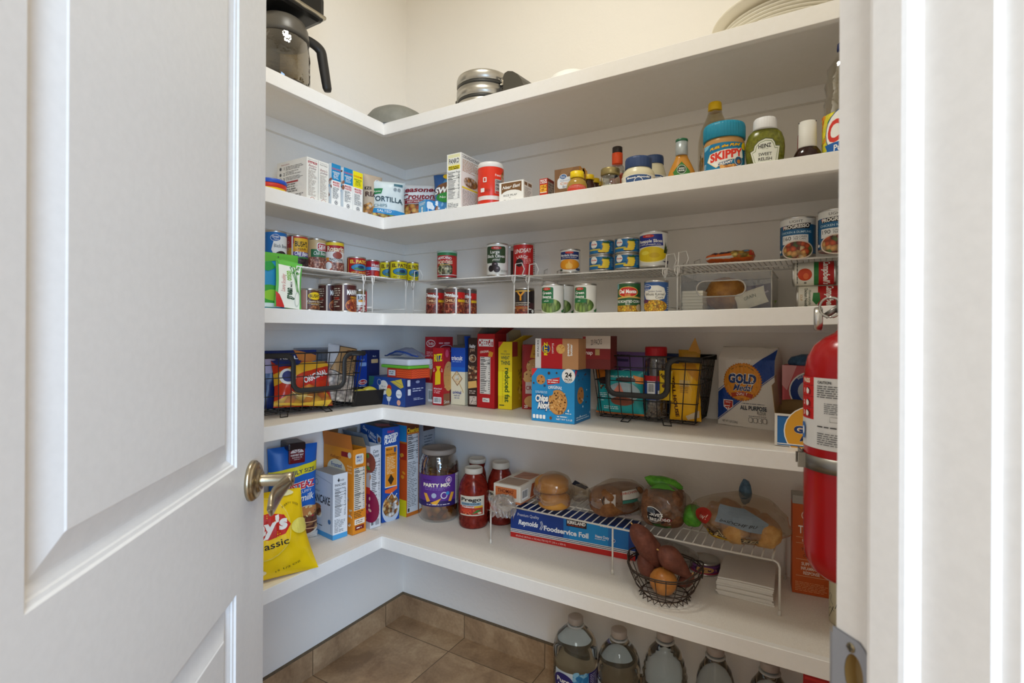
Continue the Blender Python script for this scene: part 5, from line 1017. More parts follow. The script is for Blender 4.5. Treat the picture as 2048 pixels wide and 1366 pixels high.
canat('corn_can', 'green can of roasted corn with a red shield, under the pineapple stack', 1234.7, 1281.5, y=YU - .01, pt=563.5, base=ons, col='#2f5a34', items=[('R', 0, .82, .16, 1, '#7ab0b8'), ('E', .46, .7, .31, .19, '#e0c04a'), ('E', .46, .7, .29, .17, '#c22a26'), ('T', 'Del Monte', .46, .72, .13, WHT, {'w': .5, 'b': .04}), ('T', 'Quality', .46, .6, .05, '#f0d060', {'sh': .2}), ('P', [(.04, .5), (.5, .56), (.94, .5), (.94, .44), (.5, .5), (.04, .44)], '#c9a858'), ('T', 'FIRE ROASTED CORN', .46, .36, .09, WHT, {'w': .74, 'b': .02}), ('T', 'Blend', .46, .27, .05, WHT, {}), ('R', .06, 0, .98, .22, CORN), ('C', .8, .14, .1, '#c9b088')])
canat('corn_can', 'blue and white can of whole kernel corn behind the riser leg', 1287.7, 1337, y=YU - .02, pt=560.5, base=ons, col='#33558c', items=[('P', [(.1, .6), (.16, .78), (.3, .88), (.56, .88), (.72, .8), (.78, .6), (.72, .42), (.5, .36), (.2, .4)], '#d9d6cc'), ('E', .22, .82, .16, .11, '#dfe6ee'), ('E', .22, .82, .145, .10, '#2a4f8c'), ('T', 'Great', .22, .86, .06, WHT, {'w': .2}), ('T', 'Value', .22, .77, .05, WHT, {'w': .16}), ('T', 'Golden Sweet', .46, .68, .06, '#6a6a7a', {'w': .36}), ('T', 'Whole Kernel', .45, .58, .09, '#4a4440', {'w': .54}), ('T', 'Corn', .58, .47, .09, '#4a4440', {}), ('E', .44, .16, .38, .22, CORN), ('E', .17, .34, .12, .07, '#5a2a4a'), ('L', .82, .05, .96, .85, 12, '#b8c4d4')])
# soup cans lying on their sides, one on the other
CAM = [('R', 0, 0, 1, 1, '#e2dfd2'), ('R', .55, 0, 1, 1, '#b3201f')]
for i, (pl, py0, py1, nm) in enumerate(((1592, 563.7, 608.4, 'lower condensed soup can lying on its side at the right'), (1584, 516, 563.7, 'upper condensed soup can lying on its side, with a tomato picture'))):
    yy = YR + .045; A = at_y(pl, yy); r0 = .0328
    zc = SZ(3, A.x) + r0 + (i * 2 * r0) + .0005
    o = thing('condensed_soup_can', nm, 'can', (A.x, yy + .02, zc), (0, 0, 0), 'condensed soup cans lying on their sides'); h = .102
    R = Matrix.Translation((0, 0, 0)) @ Matrix.Rotation(R90, 4, 'Y')
    b = MB(); b.lathe([(0, .002), (r0 * .9, .002), (r0 * .95, 0), (r0, .001), (r0, .004), (r0 - .001, .006), (r0 - .001, h - .006), (r0, h - .004), (r0, h), (0, h - .003)], TIN, 36); b.xf(R); b.build('tin', o)
    lb = MB(); q = r0 - .0006; lb.lathe([(q, .0055), (q, h - .0055)], '#e2dfd2 r.4', 40); lb.f = lb.f[:-2]; lb.m = lb.m[:-2]; lb.sm = lb.sm[:-2]
    HH = h - .011; Wd = q * 2.6
    # artwork runs along the can: u around, v along; lettering turned sideways
    if i == 1: it = [('R', 0, .5, 1, .62, '#2f7a3c'), ('R', 0, .62, 1, 1, '#b3201f'), ('C', .55, .27, .2, '#c8441f'), ('E', .6, .3, .1, .07, '#dd6a3a'), ('T', "Campbell's", .5, .82, .16, WHT, {'w': .9, 'sh': .35, 'b': .03}), ('L', .05, .05, .9, .1, 1, '#333'+'333'), ('T', '10', .84, .28, .06, INK, BD)]
    else: it = [('R', 0, .5, 1, 1, '#b3201f'), ('P', [(.35, .38), (.6, .36), (.75, .46), (.6, .56), (.35, .54)], '#2f7a3c'), ('T', "Campbell's", .5, .8, .17, WHT, {'w': .95, 'sh': .35, 'b': .03}), ('T', 'Homestyle', .5, .3, .07, '#3a5a36', {'w': .5}), ('T', 'Chicken Noodle', .5, .2, .08, '#3a4a36', {'w': .7, 'b': .01}), ('T', 'SOUP', .5, .08, .06, '#b88a3a', {'w': .2})]
    def fn(u, v, hh, q=q, Wd=Wd):
        a = (u - Wd / 2) / q; R2 = q + hh + .0002; return (.0055 + v, -R2 * math.cos(a), -R2 * math.sin(a))
    lb.xf(R); lb.art(Art(Wd, HH, *it), fn, cu=.004); lb.build('label', o)
# clear bin with its contents
YBN = YI + .172
A, B = at_y(1360.5, YBN), at_y(1543, YBN); zb = SZ(3, A.x) + .0005 + .0005; zt = z_of(1450, 545, (A.x + B.x) / 2, YBN); Wb = B.x - A.x; Hb = zt - zb; Db = .235
bn = thing('storage_bin', 'clear plastic bin with an oval handle cut-out, under the rightmost riser', 'bin', ((A.x + B.x) / 2, YBN, zb))
PL = clear('bin_plastic', '#e8e8e6', .05, .28, .96, .02); w2 = Wb / 2; t_ = .0025
b = MB(); b.box(-w2, 0, 0, w2, Db, t_, PL); b.box(-w2, Db - t_, 0, w2, Db, Hb, PL); b.box(-w2, 0, 0, -w2 + t_, Db, Hb, PL); b.box(w2 - t_, 0, 0, w2, Db, Hb, PL); b.build('body', bn)
bm = bmesh.new(); ro_ = [(-w2, 0), (w2, 0), (w2, Hb), (-w2, Hb)]; hw, hh2, hc = Wb * .27, Hb * .2, Hb * .60
hl = [];
for i in range(24):
    q = 2 * PI * i / 24; cx_ = hw - hh2; hl.append(((cx_ if math.cos(q) > 0 else -cx_) + hh2 * math.cos(q) - w2 * .08, hc + hh2 * math.sin(q)))
ov = [bm.verts.new((x, 0, z)) for x, z in ro_]; hv = [bm.verts.new((x, 0, z)) for x, z in hl]
ed = [bm.edges.new((ov[i], ov[(i + 1) % 4])) for i in range(4)] + [bm.edges.new((hv[i], hv[(i + 1) % 24])) for i in range(24)]
bmesh.ops.triangle_fill(bm, use_beauty=True, edges=ed); bm.verts.index_update()
f = MB(); f.add([v.co.copy() for v in bm.verts], [[v.index for v in q.verts] for q in bm.faces], PL); bm.free(); f.build('front_panel', bn)
RIM = clear('bin_edge', '#d8d4cc', .1, .9, .8, .35)
rm = MB(); rm.tube([(x, -.001, z) for x, z in hl], .0022, RIM, 8, closed=True); rm.tube([(-w2, 0, Hb), (w2, 0, Hb), (w2, Db, Hb), (-w2, Db, Hb)], .0024, RIM, 6, closed=True)
rm.tube([(-w2, 0, 0), (-w2, 0, Hb)], .0016, RIM, 6); rm.tube([(w2, 0, 0), (w2, 0, Hb)], .0016, RIM, 6); rm.build('rim', bn)
zc_ = zb + t_ + .0005
a1, a2 = at_y(1366, YBN + .03), at_y(1407.5, YBN + .03); hn_ = z_of(1385, 583, a1.x, YBN + .03) - zc_
for i in range(7):
    m = MB(); o1 = random.Random(i).uniform(-.001, .001); m.box(a1.x + .001 + o1, YBN + .012 + abs(o1), 0, a2.x + o1, YBN + .13, hn_ * .94 / 7, '#ebe6d6 r.7', .001)
    m.build('paper_napkin', None, (0, 0, zc_ + hn_ * i / 7), label='folded cream paper napkin in the pile inside the clear bin', category='napkin', group='cream paper napkins inside the clear bin')
c = at_y(1452, YBN + .10); m = MB()
def lump(a, b, R=(.062, .045, .05), s=2):
    t, p = 2 * PI * a, PI * b; d = Vector((math.sin(p) * math.cos(t), math.sin(p) * math.sin(t), math.cos(p))); k = 1 + .16 * noise.noise(d * 2 + Vector((s, 0, 0)))
    return (d.x * R[0] * k, d.y * R[1] * k, d.z * R[2] * k)
m.surf(lambda a, b: lump(a, b), 28, 16, mottled('amber_bag', '#8a5a2a', '#b8833c', 30, .25, .4)); zm = min(v[2] for v in m.v); m.xf(Matrix.Translation((0, 0, -zm)))
m.build('bagged_roll', None, (c.x, c.y, zc_), label='amber-brown bagged roll inside the clear bin', category='bread')
for i, (pa, pb, cc, nm, rr2) in enumerate(((1478, 1535, '#e6e2d0', 'cream seasoning packet sloping inside the clear bin', .35), (1495, 1538, '#4a3f5a', 'dark purple packet at the back of the clear bin', .1), (1500, 1540, '#8fae5a', 'green-edged packet low at the right of the clear bin', -.25))):
    c = at_y((pa + pb) / 2, YBN + .05 + .05 * i); W1 = .085
    pouch('sauce_packet', nm, W1, (.05, .075, .035)[i], .012, cc + ' r.35', [('T', 'GRAIN', .5, .55, .2, '#4a5a3a', {'w': .4})] if i == 0 else [('S', [(.1, .3), (.9, .7)], .06, '#b8b0c4')], (c.x, c.y - .005, zc_), -.1, 'packet', seed=i + 20, fat=.5, tilt=(-18, -6, 4)[i], lean=(12, 6, 6)[i], grid=(10, 10))

# ---------------------------------------------------------------- second shelf from the floor
def boxP(zz, p0, p1, c, side, pt, at=1):
    """front edge from two base corners seen in the picture; side face as deep as its far column; height from the top row"""
    A, B = at_z(*p0, zz), at_z(*p1, zz); Wd = (B - A).length; r = math.atan2(B.y - A.y, B.x - A.x); n = Vector((-math.sin(r), math.cos(r), 0))
    D = .06
    if c:
        Q = B if side == 'r' else A; d = ray(c, 664); den = n.x * d.y - n.y * d.x; D = -(Q.x * d.y - Q.y * d.x) / den
    T = B if at else A; H = z_of((p1 if at else p0)[0], pt, T.x, T.y) - zz
    return Wd, D, H, r, A, B, n
def cart(name, lab, zz, p0, p1, c, side, pt, col, D=None, at=1, H=None, W=None, clampx=None, **kw):
    Wd, d, h, r, A, B, n = boxP(zz, p0, p1, c, side, pt, at); d = D or d; h = H or h
    if W: B = A + (B - A).normalized() * W; Wd = W
    mid = (A + B) / 2 + n * d / 2
    return carton(name, lab, Wd - .0006, d - .0006, h, col, Vector((mid.x, mid.y, zz + .0003)), r, **kw)
z2 = ZS[2]
def S2(x): return SZ(2, x)
NR = '#b01c22'
cart('ice_cream_cone_box', 'red cone box with an ice cream cone pictured, leftmost of the cracker boxes', S2(-1.3), (849.5, 804), (872, 807), 911.7, 'r', 674, '#b3202a', D=.09,
  f=[('R', 0, 0, 1, .30, '#c9bcb8'), ('V', .3, .02, .9, .2), ('E', .52, .90, .4, .055, WHT), ('E', .52, .90, .36, .045, '#b3202a'), ('T', 'Thrifty', .52, .90, .05, WHT, {'w': .56, 'sh': .2}), ('L', .15, .70, .85, .78, 3, '#e0b0b0'), ('P', [(.5, .34), (.28, .52), (.74, .52)], '#c98a50'), ('E', .5, .6, .2, .07, '#e8e4dc'), ('E', .5, .56, .26, .05, '#f0ede6'), ('D', .3, .54, .7, .66, 14, .03, ['#4a7a3c', '#ffffff', '#8a4a3a'])],
  r=[('E', .6, .82, .4, .06, '#c9ccd4'), ('E', .6, .82, .37, .05, '#a31c26'), ('L', .15, .88, .9, .93, 1, '#e0b0b0')])
cart('cracker_box', 'short red cracker box with a yellow wrapper figure, in front of the cone box', S2(-1.25), (865, 809.6), (887, 811.5), 900.5, 'r', 696, NR, D=.042,
  f=[('C', .52, .83, .3, '#d9c21a'), ('C', .52, .83, .27, '#1f3a86'), ('T', 'RITZ', .5, .83, .12, '#f0d21e', {'w': .76, 'b': .04, 'o': '#4a1010', 'ow': .08, 'slope': .1}), ('P', [(.3, .68), (.75, .68), (.62, .62), (.72, .56), (.72, .37), (.22, .35), (.24, .56), (.42, .61)], '#e3c21e'), ('S', [(.2, .6), (.08, .58), (.14, .64)], .03, WHT), ('S', [(.75, .6), (.88, .58), (.84, .64)], .03, WHT), ('T', 'did you know?', .48, .29, .03, WHT, {'w': .74, 'b': .01}), ('L', .14, .2, .8, .26, 2, '#e8b8b8'), ('V', .08, .03, .82, .14)],
  r=[('E', .8, .5, .8, .26, '#c99a58'), ('R', 0, 0, 1, .2, '#8a5a3c'), ('D', 0, .3, 1, .7, 16, .05, ['#8a5a2c', '#e0b878']), ('E', .5, .9, .25, .07, '#d8506a'), ('T', 'Since', .5, .06, .06, WHT, {'w': .8})])
BLT = '#1f4fb0'
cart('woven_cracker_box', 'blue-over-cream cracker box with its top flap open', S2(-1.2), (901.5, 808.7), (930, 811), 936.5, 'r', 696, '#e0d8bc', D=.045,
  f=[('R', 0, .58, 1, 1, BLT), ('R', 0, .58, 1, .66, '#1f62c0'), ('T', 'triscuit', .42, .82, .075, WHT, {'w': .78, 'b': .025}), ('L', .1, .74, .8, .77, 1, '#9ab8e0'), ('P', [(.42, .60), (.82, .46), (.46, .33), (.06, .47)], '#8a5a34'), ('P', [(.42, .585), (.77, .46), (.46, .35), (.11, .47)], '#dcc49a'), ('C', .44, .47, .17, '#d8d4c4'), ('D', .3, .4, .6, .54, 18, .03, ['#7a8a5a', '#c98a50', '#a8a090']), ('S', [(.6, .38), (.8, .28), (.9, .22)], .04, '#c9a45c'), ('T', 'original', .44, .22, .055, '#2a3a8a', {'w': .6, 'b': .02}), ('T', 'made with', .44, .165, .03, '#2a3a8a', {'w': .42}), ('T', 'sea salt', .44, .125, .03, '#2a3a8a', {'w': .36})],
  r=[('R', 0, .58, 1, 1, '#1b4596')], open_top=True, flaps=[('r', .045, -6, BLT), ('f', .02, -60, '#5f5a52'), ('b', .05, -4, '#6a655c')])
cart('granola_box', 'dark brown clustered snack box wedged behind the two cracker boxes', S2(-1.1), (936, 812.5), (960, 814), None, 'r', 676, '#35211a', D=.07,
  f=[('T', 'Healthy', .34, .88, .05, WHT, {'w': .5, 'b': .02}), ('T', 'grains', .34, .83, .05, '#c9a080', {'w': .4, 'b': .01}), ('C', .36, .70, .3, '#c9b8a0'), ('C', .36, .70, .26, food('printed_granola', ['#7a4a2a', '#b3835a', '#4a2a1c', '#d8b890'], 120)), ('P', [(0, .38), (.75, .4), (.75, .58), (0, .6)], food('printed_granola', [], 1)), ('R', .0, .45, .8, .47, '#5a2a1c'), ('P', [(0, .26), (.75, .28), (.7, .38), (0, .36)], '#d8a860'), ('L', .1, .18, .7, .24, 2, '#c9b8a8'), ('B', .12, .03, .72, .15, '#c9b8a8', .02), ('D', .15, .04, .7, .14, 30, .03, ['#35211a'])])
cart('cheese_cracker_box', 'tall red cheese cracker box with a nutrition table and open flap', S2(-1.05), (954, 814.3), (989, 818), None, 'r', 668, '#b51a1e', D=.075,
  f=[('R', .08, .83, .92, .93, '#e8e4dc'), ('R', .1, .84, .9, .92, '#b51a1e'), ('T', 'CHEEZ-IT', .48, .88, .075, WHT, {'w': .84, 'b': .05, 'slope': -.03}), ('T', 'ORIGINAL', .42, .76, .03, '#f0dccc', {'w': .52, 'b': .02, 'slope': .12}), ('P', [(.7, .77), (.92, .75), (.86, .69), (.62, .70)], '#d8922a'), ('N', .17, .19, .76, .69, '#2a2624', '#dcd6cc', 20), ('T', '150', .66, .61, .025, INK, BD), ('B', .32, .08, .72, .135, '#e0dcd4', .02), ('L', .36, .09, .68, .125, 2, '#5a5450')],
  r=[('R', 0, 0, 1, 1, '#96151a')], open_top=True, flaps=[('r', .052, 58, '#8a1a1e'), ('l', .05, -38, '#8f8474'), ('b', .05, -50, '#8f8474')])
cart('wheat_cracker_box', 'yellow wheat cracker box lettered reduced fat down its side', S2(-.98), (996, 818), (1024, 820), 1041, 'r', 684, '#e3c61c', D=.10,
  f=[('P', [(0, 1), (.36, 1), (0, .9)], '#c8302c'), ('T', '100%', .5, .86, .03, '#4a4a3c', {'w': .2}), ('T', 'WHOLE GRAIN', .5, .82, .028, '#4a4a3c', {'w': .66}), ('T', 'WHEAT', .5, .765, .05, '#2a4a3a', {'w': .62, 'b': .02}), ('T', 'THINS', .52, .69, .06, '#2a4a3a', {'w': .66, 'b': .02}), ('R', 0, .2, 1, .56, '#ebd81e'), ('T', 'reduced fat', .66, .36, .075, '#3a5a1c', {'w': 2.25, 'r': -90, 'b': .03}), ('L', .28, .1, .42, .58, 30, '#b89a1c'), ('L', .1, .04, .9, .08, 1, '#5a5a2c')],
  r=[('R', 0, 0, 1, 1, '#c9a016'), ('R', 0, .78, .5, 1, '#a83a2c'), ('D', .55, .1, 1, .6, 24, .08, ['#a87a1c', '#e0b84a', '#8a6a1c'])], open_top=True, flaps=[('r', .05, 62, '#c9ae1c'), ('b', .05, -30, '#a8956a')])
cart('cookie_box', 'dark red and gold chocolate chip cookie box, partly behind the blue cookie box', S2(-.9), (1044, 818), (1100, 820), None, 'r', 690, '#a32022', D=.06,
  f=[('P', [(.38, 1), (1, .96), (1, .76), (.28, .8)], '#d8a22a'), ('T', 'crunchy', .6, .91, .04, '#7a2a1c', {'w': .35}), ('T', 'deliciously', .62, .86, .04, '#7a2a1c', {'w': .45}), ('E', .45, .66, .3, .12, '#c9985c'), ('E', .32, .5, .3, .11, '#d0a266'), ('E', .34, .12, .26, .09, '#c9985c'), ('D', .15, .42, .7, .75, 26, .03, ['#5a3420', '#8a5a34', '#e0bc88']), ('R', .12, .24, .7, .42, '#c9b8b4'), ('T', 'CRISP', .34, .33, .06, '#8a1c22', {'w': .4, 'b': .02}), ('T', '25', .14, .04, .04, WHT, BD), ('R', 0, .48, .06, .9, '#8a1518')])
# blue cookie box and the cracker box standing on it
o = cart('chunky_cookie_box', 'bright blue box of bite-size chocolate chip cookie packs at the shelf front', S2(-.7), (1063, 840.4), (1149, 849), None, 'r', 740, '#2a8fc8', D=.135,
  f=[('P', [(0, 1), (.14, 1), (0, .84)], '#d83a3c'), ('C', .86, .88, .15, WHT), ('T', '24', .86, .90, .085, INK, {'w': .15, 'b': .04}), ('T', 'PACKS', .86, .815, .04, INK, {'w': .17, 'b': .03}), ('L', .78, .745, .94, .785, 2, '#555'+'555'),
     ('C', .22, .79, .105, '#c98a4a'), ('P', [(.36, .79), (.66, .85), (.66, .74), (.38, .70)], '#cf2f2c'), ('L', .39, .73, .63, .81, 2, WHT), ('T', 'ORIGINAL', .56, .66, .055, WHT, {'w': .33, 'b': .02, 'arc': .8}),
     ('C', .17, .76, .018, '#5a3018'), ('C', .24, .84, .016, '#5a3018'), ('C', .27, .75, .014, '#5a3018'), ('E', .62, .38, .22, .235, '#b5773a'), ('E', .62, .385, .21, .225, '#cc9350'), ('D', .44, .18, .8, .56, 70, .018, ['#5a3018', '#7a4a2a', '#e3b878', '#a8682c', '#4a2614']), ('C', .45, .56, .07, '#2a8fc8'),
     ('T', 'Chips', .25, .44, .12, WHT, {'w': .30, 'b': .05, 'o': '#16306a', 'ow': .13, 'slope': .06}), ('T', 'Ahoy!', .29, .31, .12, WHT, {'w': .28, 'b': .05, 'o': '#16306a', 'ow': .13, 'slope': .06}), ('L', .1, .53, .42, .58, 2, '#cfe6f4'), ('B', .04, .05, .10, .125, WHT, .015), ('B', .12, .05, .18, .125, WHT, .015), ('B', .20, .05, .26, .125, WHT, .015), ('B', .28, .05, .34, .125, WHT, .015), ('C', .42, .92, .03, '#5a3420'), ('C', .6, .93, .02, '#5a3420'), ('C', .32, .68, .025, '#3a4a6a'), ('C', .06, .72, .02, '#5a3420'), ('T', '4', .87, .24, .05, WHT, BD), ('L', .8, .17, .96, .2, 1, WHT), ('T', 'NET WT 2.3 LB', .78, .07, .03, WHT, {'w': .36, 'b': .01}), ('L', .62, .1, .95, .14, 1, WHT), ('E', .47, .08, .03, .03, '#7a4a2a')],
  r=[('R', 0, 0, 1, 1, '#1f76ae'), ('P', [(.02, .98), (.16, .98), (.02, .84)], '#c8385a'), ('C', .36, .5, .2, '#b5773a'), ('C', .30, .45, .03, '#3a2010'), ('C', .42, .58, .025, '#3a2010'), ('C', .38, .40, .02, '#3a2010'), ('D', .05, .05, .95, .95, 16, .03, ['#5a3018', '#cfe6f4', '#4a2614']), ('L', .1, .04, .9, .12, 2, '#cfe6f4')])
A = at_z(1063, 840.4, S2(-.7)); zt = o.location.z + (z_of(1149, 740, at_z(1149, 849, S2(-.7)).x, at_z(1149, 849, S2(-.7)).y) - S2(-.7)) + .0006
yy = A.y + .004; P, Q = at_y(1070.8, yy), at_y(1157, yy); hh = z_of(1110, 677, P.x, yy) - zt
carton('cracker_box', 'red and tan peanut butter cracker sandwich box lying on the blue cookie box', Q.x - P.x, .115, hh, '#b01c22', Vector(((P.x + Q.x) / 2, yy + .058, zt)), 0,
  f=[('R', 0, 0, .14, 1, '#d5cfc8'), ('T', '20 PACKS', .065, .66, .055, INK, {'w': .36, 'r': 90, 'b': .02}), ('R', .64, 0, 1, 1, '#b8865a'), ('C', .26, .66, .1, '#d9c21a'), ('C', .26, .66, .09, '#1f3a86'), ('T', 'RITZ', .25, .66, .12, '#f0d21e', {'w': .28, 'r': 90, 'b': .04, 'o': '#4a1010', 'ow': .08}), ('L', .40, .5, .45, .85, 8, WHT), ('C', .60, .66, .1, '#dca85c'), ('D', .52, .55, .68, .78, 14, .012, ['#b3722c', '#c98a3e']), ('T', 'peanut', .77, .64, .08, WHT, {'w': .26, 'r': 90, 'b': .03}), ('T', 'butter', .84, .64, .08, WHT, {'w': .24, 'r': 90, 'b': .03})],
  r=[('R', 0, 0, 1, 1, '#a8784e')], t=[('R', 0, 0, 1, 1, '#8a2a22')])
P = at_y(1157.5, yy + .03); R_ = at_y(1216, yy + .04); hh = z_of(1190, 672, P.x, yy + .04) - zt
carton('snack_pack_box', 'white-topped dark red box lettered 20 packs, behind the sandwich cracker box', R_.x - P.x, .06, hh, '#6a2420', Vector(((P.x + R_.x) / 2 + .001, yy + .09, zt)), 0,
  f=[('R', 0, .62, 1, 1, '#cfc4b8'), ('P', [(0, .98), (.12, .98), (.04, .62), (0, .62)], '#b03a44'), ('T', '20 PACKS', .5, .82, .16, INK, {'w': .4, 'slope': .1}), ('R', 0, .3, 1, .62, '#7c1f20'), ('T', 'snap', .2, .5, .12, WHT, {}), ('R', .46, .42, .62, .6, '#a88a5a')])
# gold bags etc. in the right wire basket
BKW = '#23211f r.4'
def basket(label, A, B, depth, zb, zt, group, dip=(.26, .74), dipz=.52):
    """wire basket: A, B top front corners; tapered down; dark padded handles dipping on the long sides"""
    A = Vector((A[0], A[1], 0)); B = Vector((B[0], B[1], 0)); L = (B - A).length; u = (B - A) / L
    t = thing('wire_basket', label, 'basket', (A.x, A.y, zb), math.atan2(u.y, u.x), group); h = zt - zb; f = .014; r = .0015
    tp = .022
    def P(s, d, z):     # s along 0..L, d depth 0..depth, z 0..1 (taper)
        k = (1 - z) * tp; return (k + s * (L - 2 * k) / L, k + d * (depth - 2 * k) / depth, f + z * (h - f))
    m = MB()
    def w(pts, rad=r, closed=False): m.tube(pts, rad, BKW, 5, closed=closed)
    for z in (0, .3, .6, .82): w([P(0, 0, z), P(L, 0, z), P(L, depth, z), P(0, depth, z)], closed=True)
    w([P(0, 0, 1), P(L, 0, 1), P(L, depth, 1), P(0, depth, 1)], .0024, True)
    n = max(6, int(L / .042)); nd = 5
    for i in range(n + 1):
        s = L * i / n; w([P(s, 0, 1), P(s, 0, .08), P(s, .012, 0), P(s, depth - .012, 0), P(s, depth, .08), P(s, depth, 1)])
    for i in range(1, nd * 2): d = depth * i / (nd * 2); w([P(0, d, 1), P(0, d, 0)]); w([P(L, d, 1), P(L, d, 0)])
    for i in range(1, nd): d = depth * i / nd; w([P(0, d, 0), P(L, d, 0)])
    for s in (L * .3, L * .7):
        for d in (depth * .12, depth * .88): w([P(s - .014, d, 0), (s - .012, d, .0016), (s + .012, d, .0016), P(s + .014, d, 0)], .002)
    m.build('wire_body', t)
    for d, o_, dz in ((0, -.004, dipz), (depth, .004, dipz)):
        hm = MB(); pts = []; zd = f + dz * (h - f); a, b = dip[0] * L, dip[1] * L; rr = .028
        pr = [(-.004, h), (a - rr, h)] + [(a - rr + rr * math.sin(q), h - rr + rr * math.cos(q)) for q in (.4, .8, 1.2, 1.57)] + [(a + rr - rr * math.cos(q), zd + rr - rr * math.sin(q)) for q in (0, .4, .8, 1.2, 1.57)] \
            + [(b - rr + rr * math.sin(q), zd + rr - rr * math.cos(q)) for q in (0, .4, .8, 1.2, 1.57)] + [(b + rr - rr * math.cos(q), h - rr + rr * math.sin(q)) for q in (0, .4, .8, 1.2, 1.57)] + [(b + rr, h), (L + .004, h)]
        if d > 0: pr = [(-.004, h), (L + .004, h)]
        vs = []; P2 = [Vector((x, 0, z)) for x, z in pr]
        for i, p in enumerate(P2):
            tt = (P2[min(i + 1, len(P2) - 1)] - P2[max(0, i - 1)]).normalized(); nn = Vector((-tt.z, 0, tt.x)) * .0085
            for q in range(8):
                a_ = 2 * PI * q / 8; vs.append((p.x + nn.x * math.cos(a_), d + o_ + .0035 * math.sin(a_), p.z + nn.z * math.cos(a_) - .006))
        hm.add(vs, [(i * 8 + q, i * 8 + (q + 1) % 8, i * 8 + 8 + (q + 1) % 8, i * 8 + 8 + q) for i in range(len(P2) - 1) for q in range(8)] + [tuple(range(8)), tuple((len(P2) - 1) * 8 + q for q in range(8))], '#2c2a28 r.55', True)
        hm.build('handle', t)
    return t
yb = 1.575; A = at_y(1183, yb); B = at_y(1402.5, yb); zB = S2(-.5); zT = z_of(1290, 713, (A.x + B.x) / 2, yb)
basket('black wire basket between the blue cookie box and the flour, full of baking bags', A, B, .235, zB, zT, 'black wire baskets', dip=(.17, .72), dipz=.42)
zi = zB + .0175
def put_pouch(name, lab, pl, pr, y, pt, T, col, items, seed, rot=None, cat='bag', base=zi, **kw):
    A, B = at_y(pl, y), at_y(pr, y); x = (A.x + B.x) / 2; h = z_of((pl + pr) / 2, pt, x, y) - base; r = 0 if rot is None else rot
    return pouch(name, lab, (B.x - A.x), h, T, col, items, (x, y + T * .3, base), r, cat, seed=seed, **kw)
put_pouch('chocolate_chip_bag', 'teal and orange baking chips bag at the left of the right-hand wire basket', 1190, 1287, yb + .052, 742, .05, '#2a9c9c r.3', [('R', 0, 0, 1, .04, '#d8722a'), ('P', [(0, 1), (0, .78), (.2, .82), (.3, 1)], '#e8862a'), ('E', .2, .76, .14, .08, '#3a2620'), ('T', 'DELICIOUS SEMI', .6, .86, .04, WHT, {'w': .6}), ('E', .62, .52, .34, .22, '#9fb0b4'), ('E', .6, .32, .24, .1, '#8a4a34'), ('P', [(.4, .5), (.55, .72), (.66, .5), (.5, .44)], '#d8806a'), ('D', .12, .58, .3, .66, 14, .02, ['#5a2a18', '#c9a070']), ('L', .1, .3, .32, .5, 5, '#d8eaea'), ('L', .2, .12, .6, .2, 2, '#d8eaea'), ('P', [(.8, .9), (1, .86), (1, .72), (.86, .74)], '#e88a3a'), ('E', .66, .8, .2, .05, '#4a3430')], 31)
put_pouch('pecan_bag', 'purple bag of chopped pecans standing in the middle of the wire basket', 1224, 1300, yb + .125, 704, .035, '#7a5f9a r.35', [('C', .16, .7, .08, '#5a2a6a'), ('T', '1', .16, .7, .05, WHT, {}), ('L', .12, .93, .6, .96, 1, '#3a2a4a'), ('R', .1, .84, .45, .88, '#3f3560'), ('E', .62, .36, .42, .24, '#3a3450'), ('E', .62, .36, .40, .225, '#b5b0b4'), ('E', .42, .62, .2, .1, '#dfe3ea'), ('E', .42, .62, .185, .09, '#27407e'), ('T', 'Great', .42, .645, .05, WHT, {'w': .28}), ('T', 'Value', .44, .59, .04, WHT, {'w': .2}), ('T', 'Chopped', .62, .42, .05, '#3a3640', {'w': .36}), ('T', 'Pecans', .60, .3, .09, '#2a2630', {'w': .5, 'b': .01})], 32)
put_pouch('grey_snack_bag', 'grey pouch peeking out left of the purple pecan bag', 1206, 1234, yb + .135, 708, .02, '#8f8a8c r.35', [('R', .2, .86, .8, .9, '#5a4a4a'), ('P', [(.3, .5), (.8, .62), (.5, .72)], '#5a5456')], 33)
x0, y0, r0 = round_at(1289, 1336, y=yb + .092); q = lambda py: z_of(1312, py, x0, y0 - r0) - zi; rl = round_at(1288.5, 1333.5, y=yb + .092)[2] * .95
jar('seasoning_jar', 'clear jar of nuts with a wide red lid in the wire basket', (x0, y0, zi), face_cam(x0, y0), body=[(0, 0), (r0 * .95, 0), (r0, .006), (r0, q(728)), (r0 * .96, q(719)), (rl * .95, q(711))], glass=clear('jar_plastic', '#d8d8dc', .05, .4, .9), fill=[(0, .002), (r0 * .94, .002), (r0 * .97, .008), (r0 * .97, q(806)), (0, q(806))], fillmat=food('chopped_nuts', ['#a88a66', '#8a6a4a', '#c9b08a', '#6a4a34'], 160),
    cap=[(rl, q(712)), (rl * 1.02, q(711)), (rl * 1.02, q(697)), (rl * .97, q(694)), (0, q(694))], capmat='#b81c28 r.4', ribs=40, cat='jar', lab=(r0, q(800), q(752), 2.7, '#2b4a9a', [('R', 0, .78, 1, 1, '#b8242c'), ('R', .2, .2, .48, .78, '#d5d5d8'), ('V', .24, .25, .46, .7), ('B', .56, .1, .7, .4, WHT, .02), ('P', [(.72, .95), (.98, .9), (.95, .2), (.8, .1), (.7, .5)], '#e0c020')]))
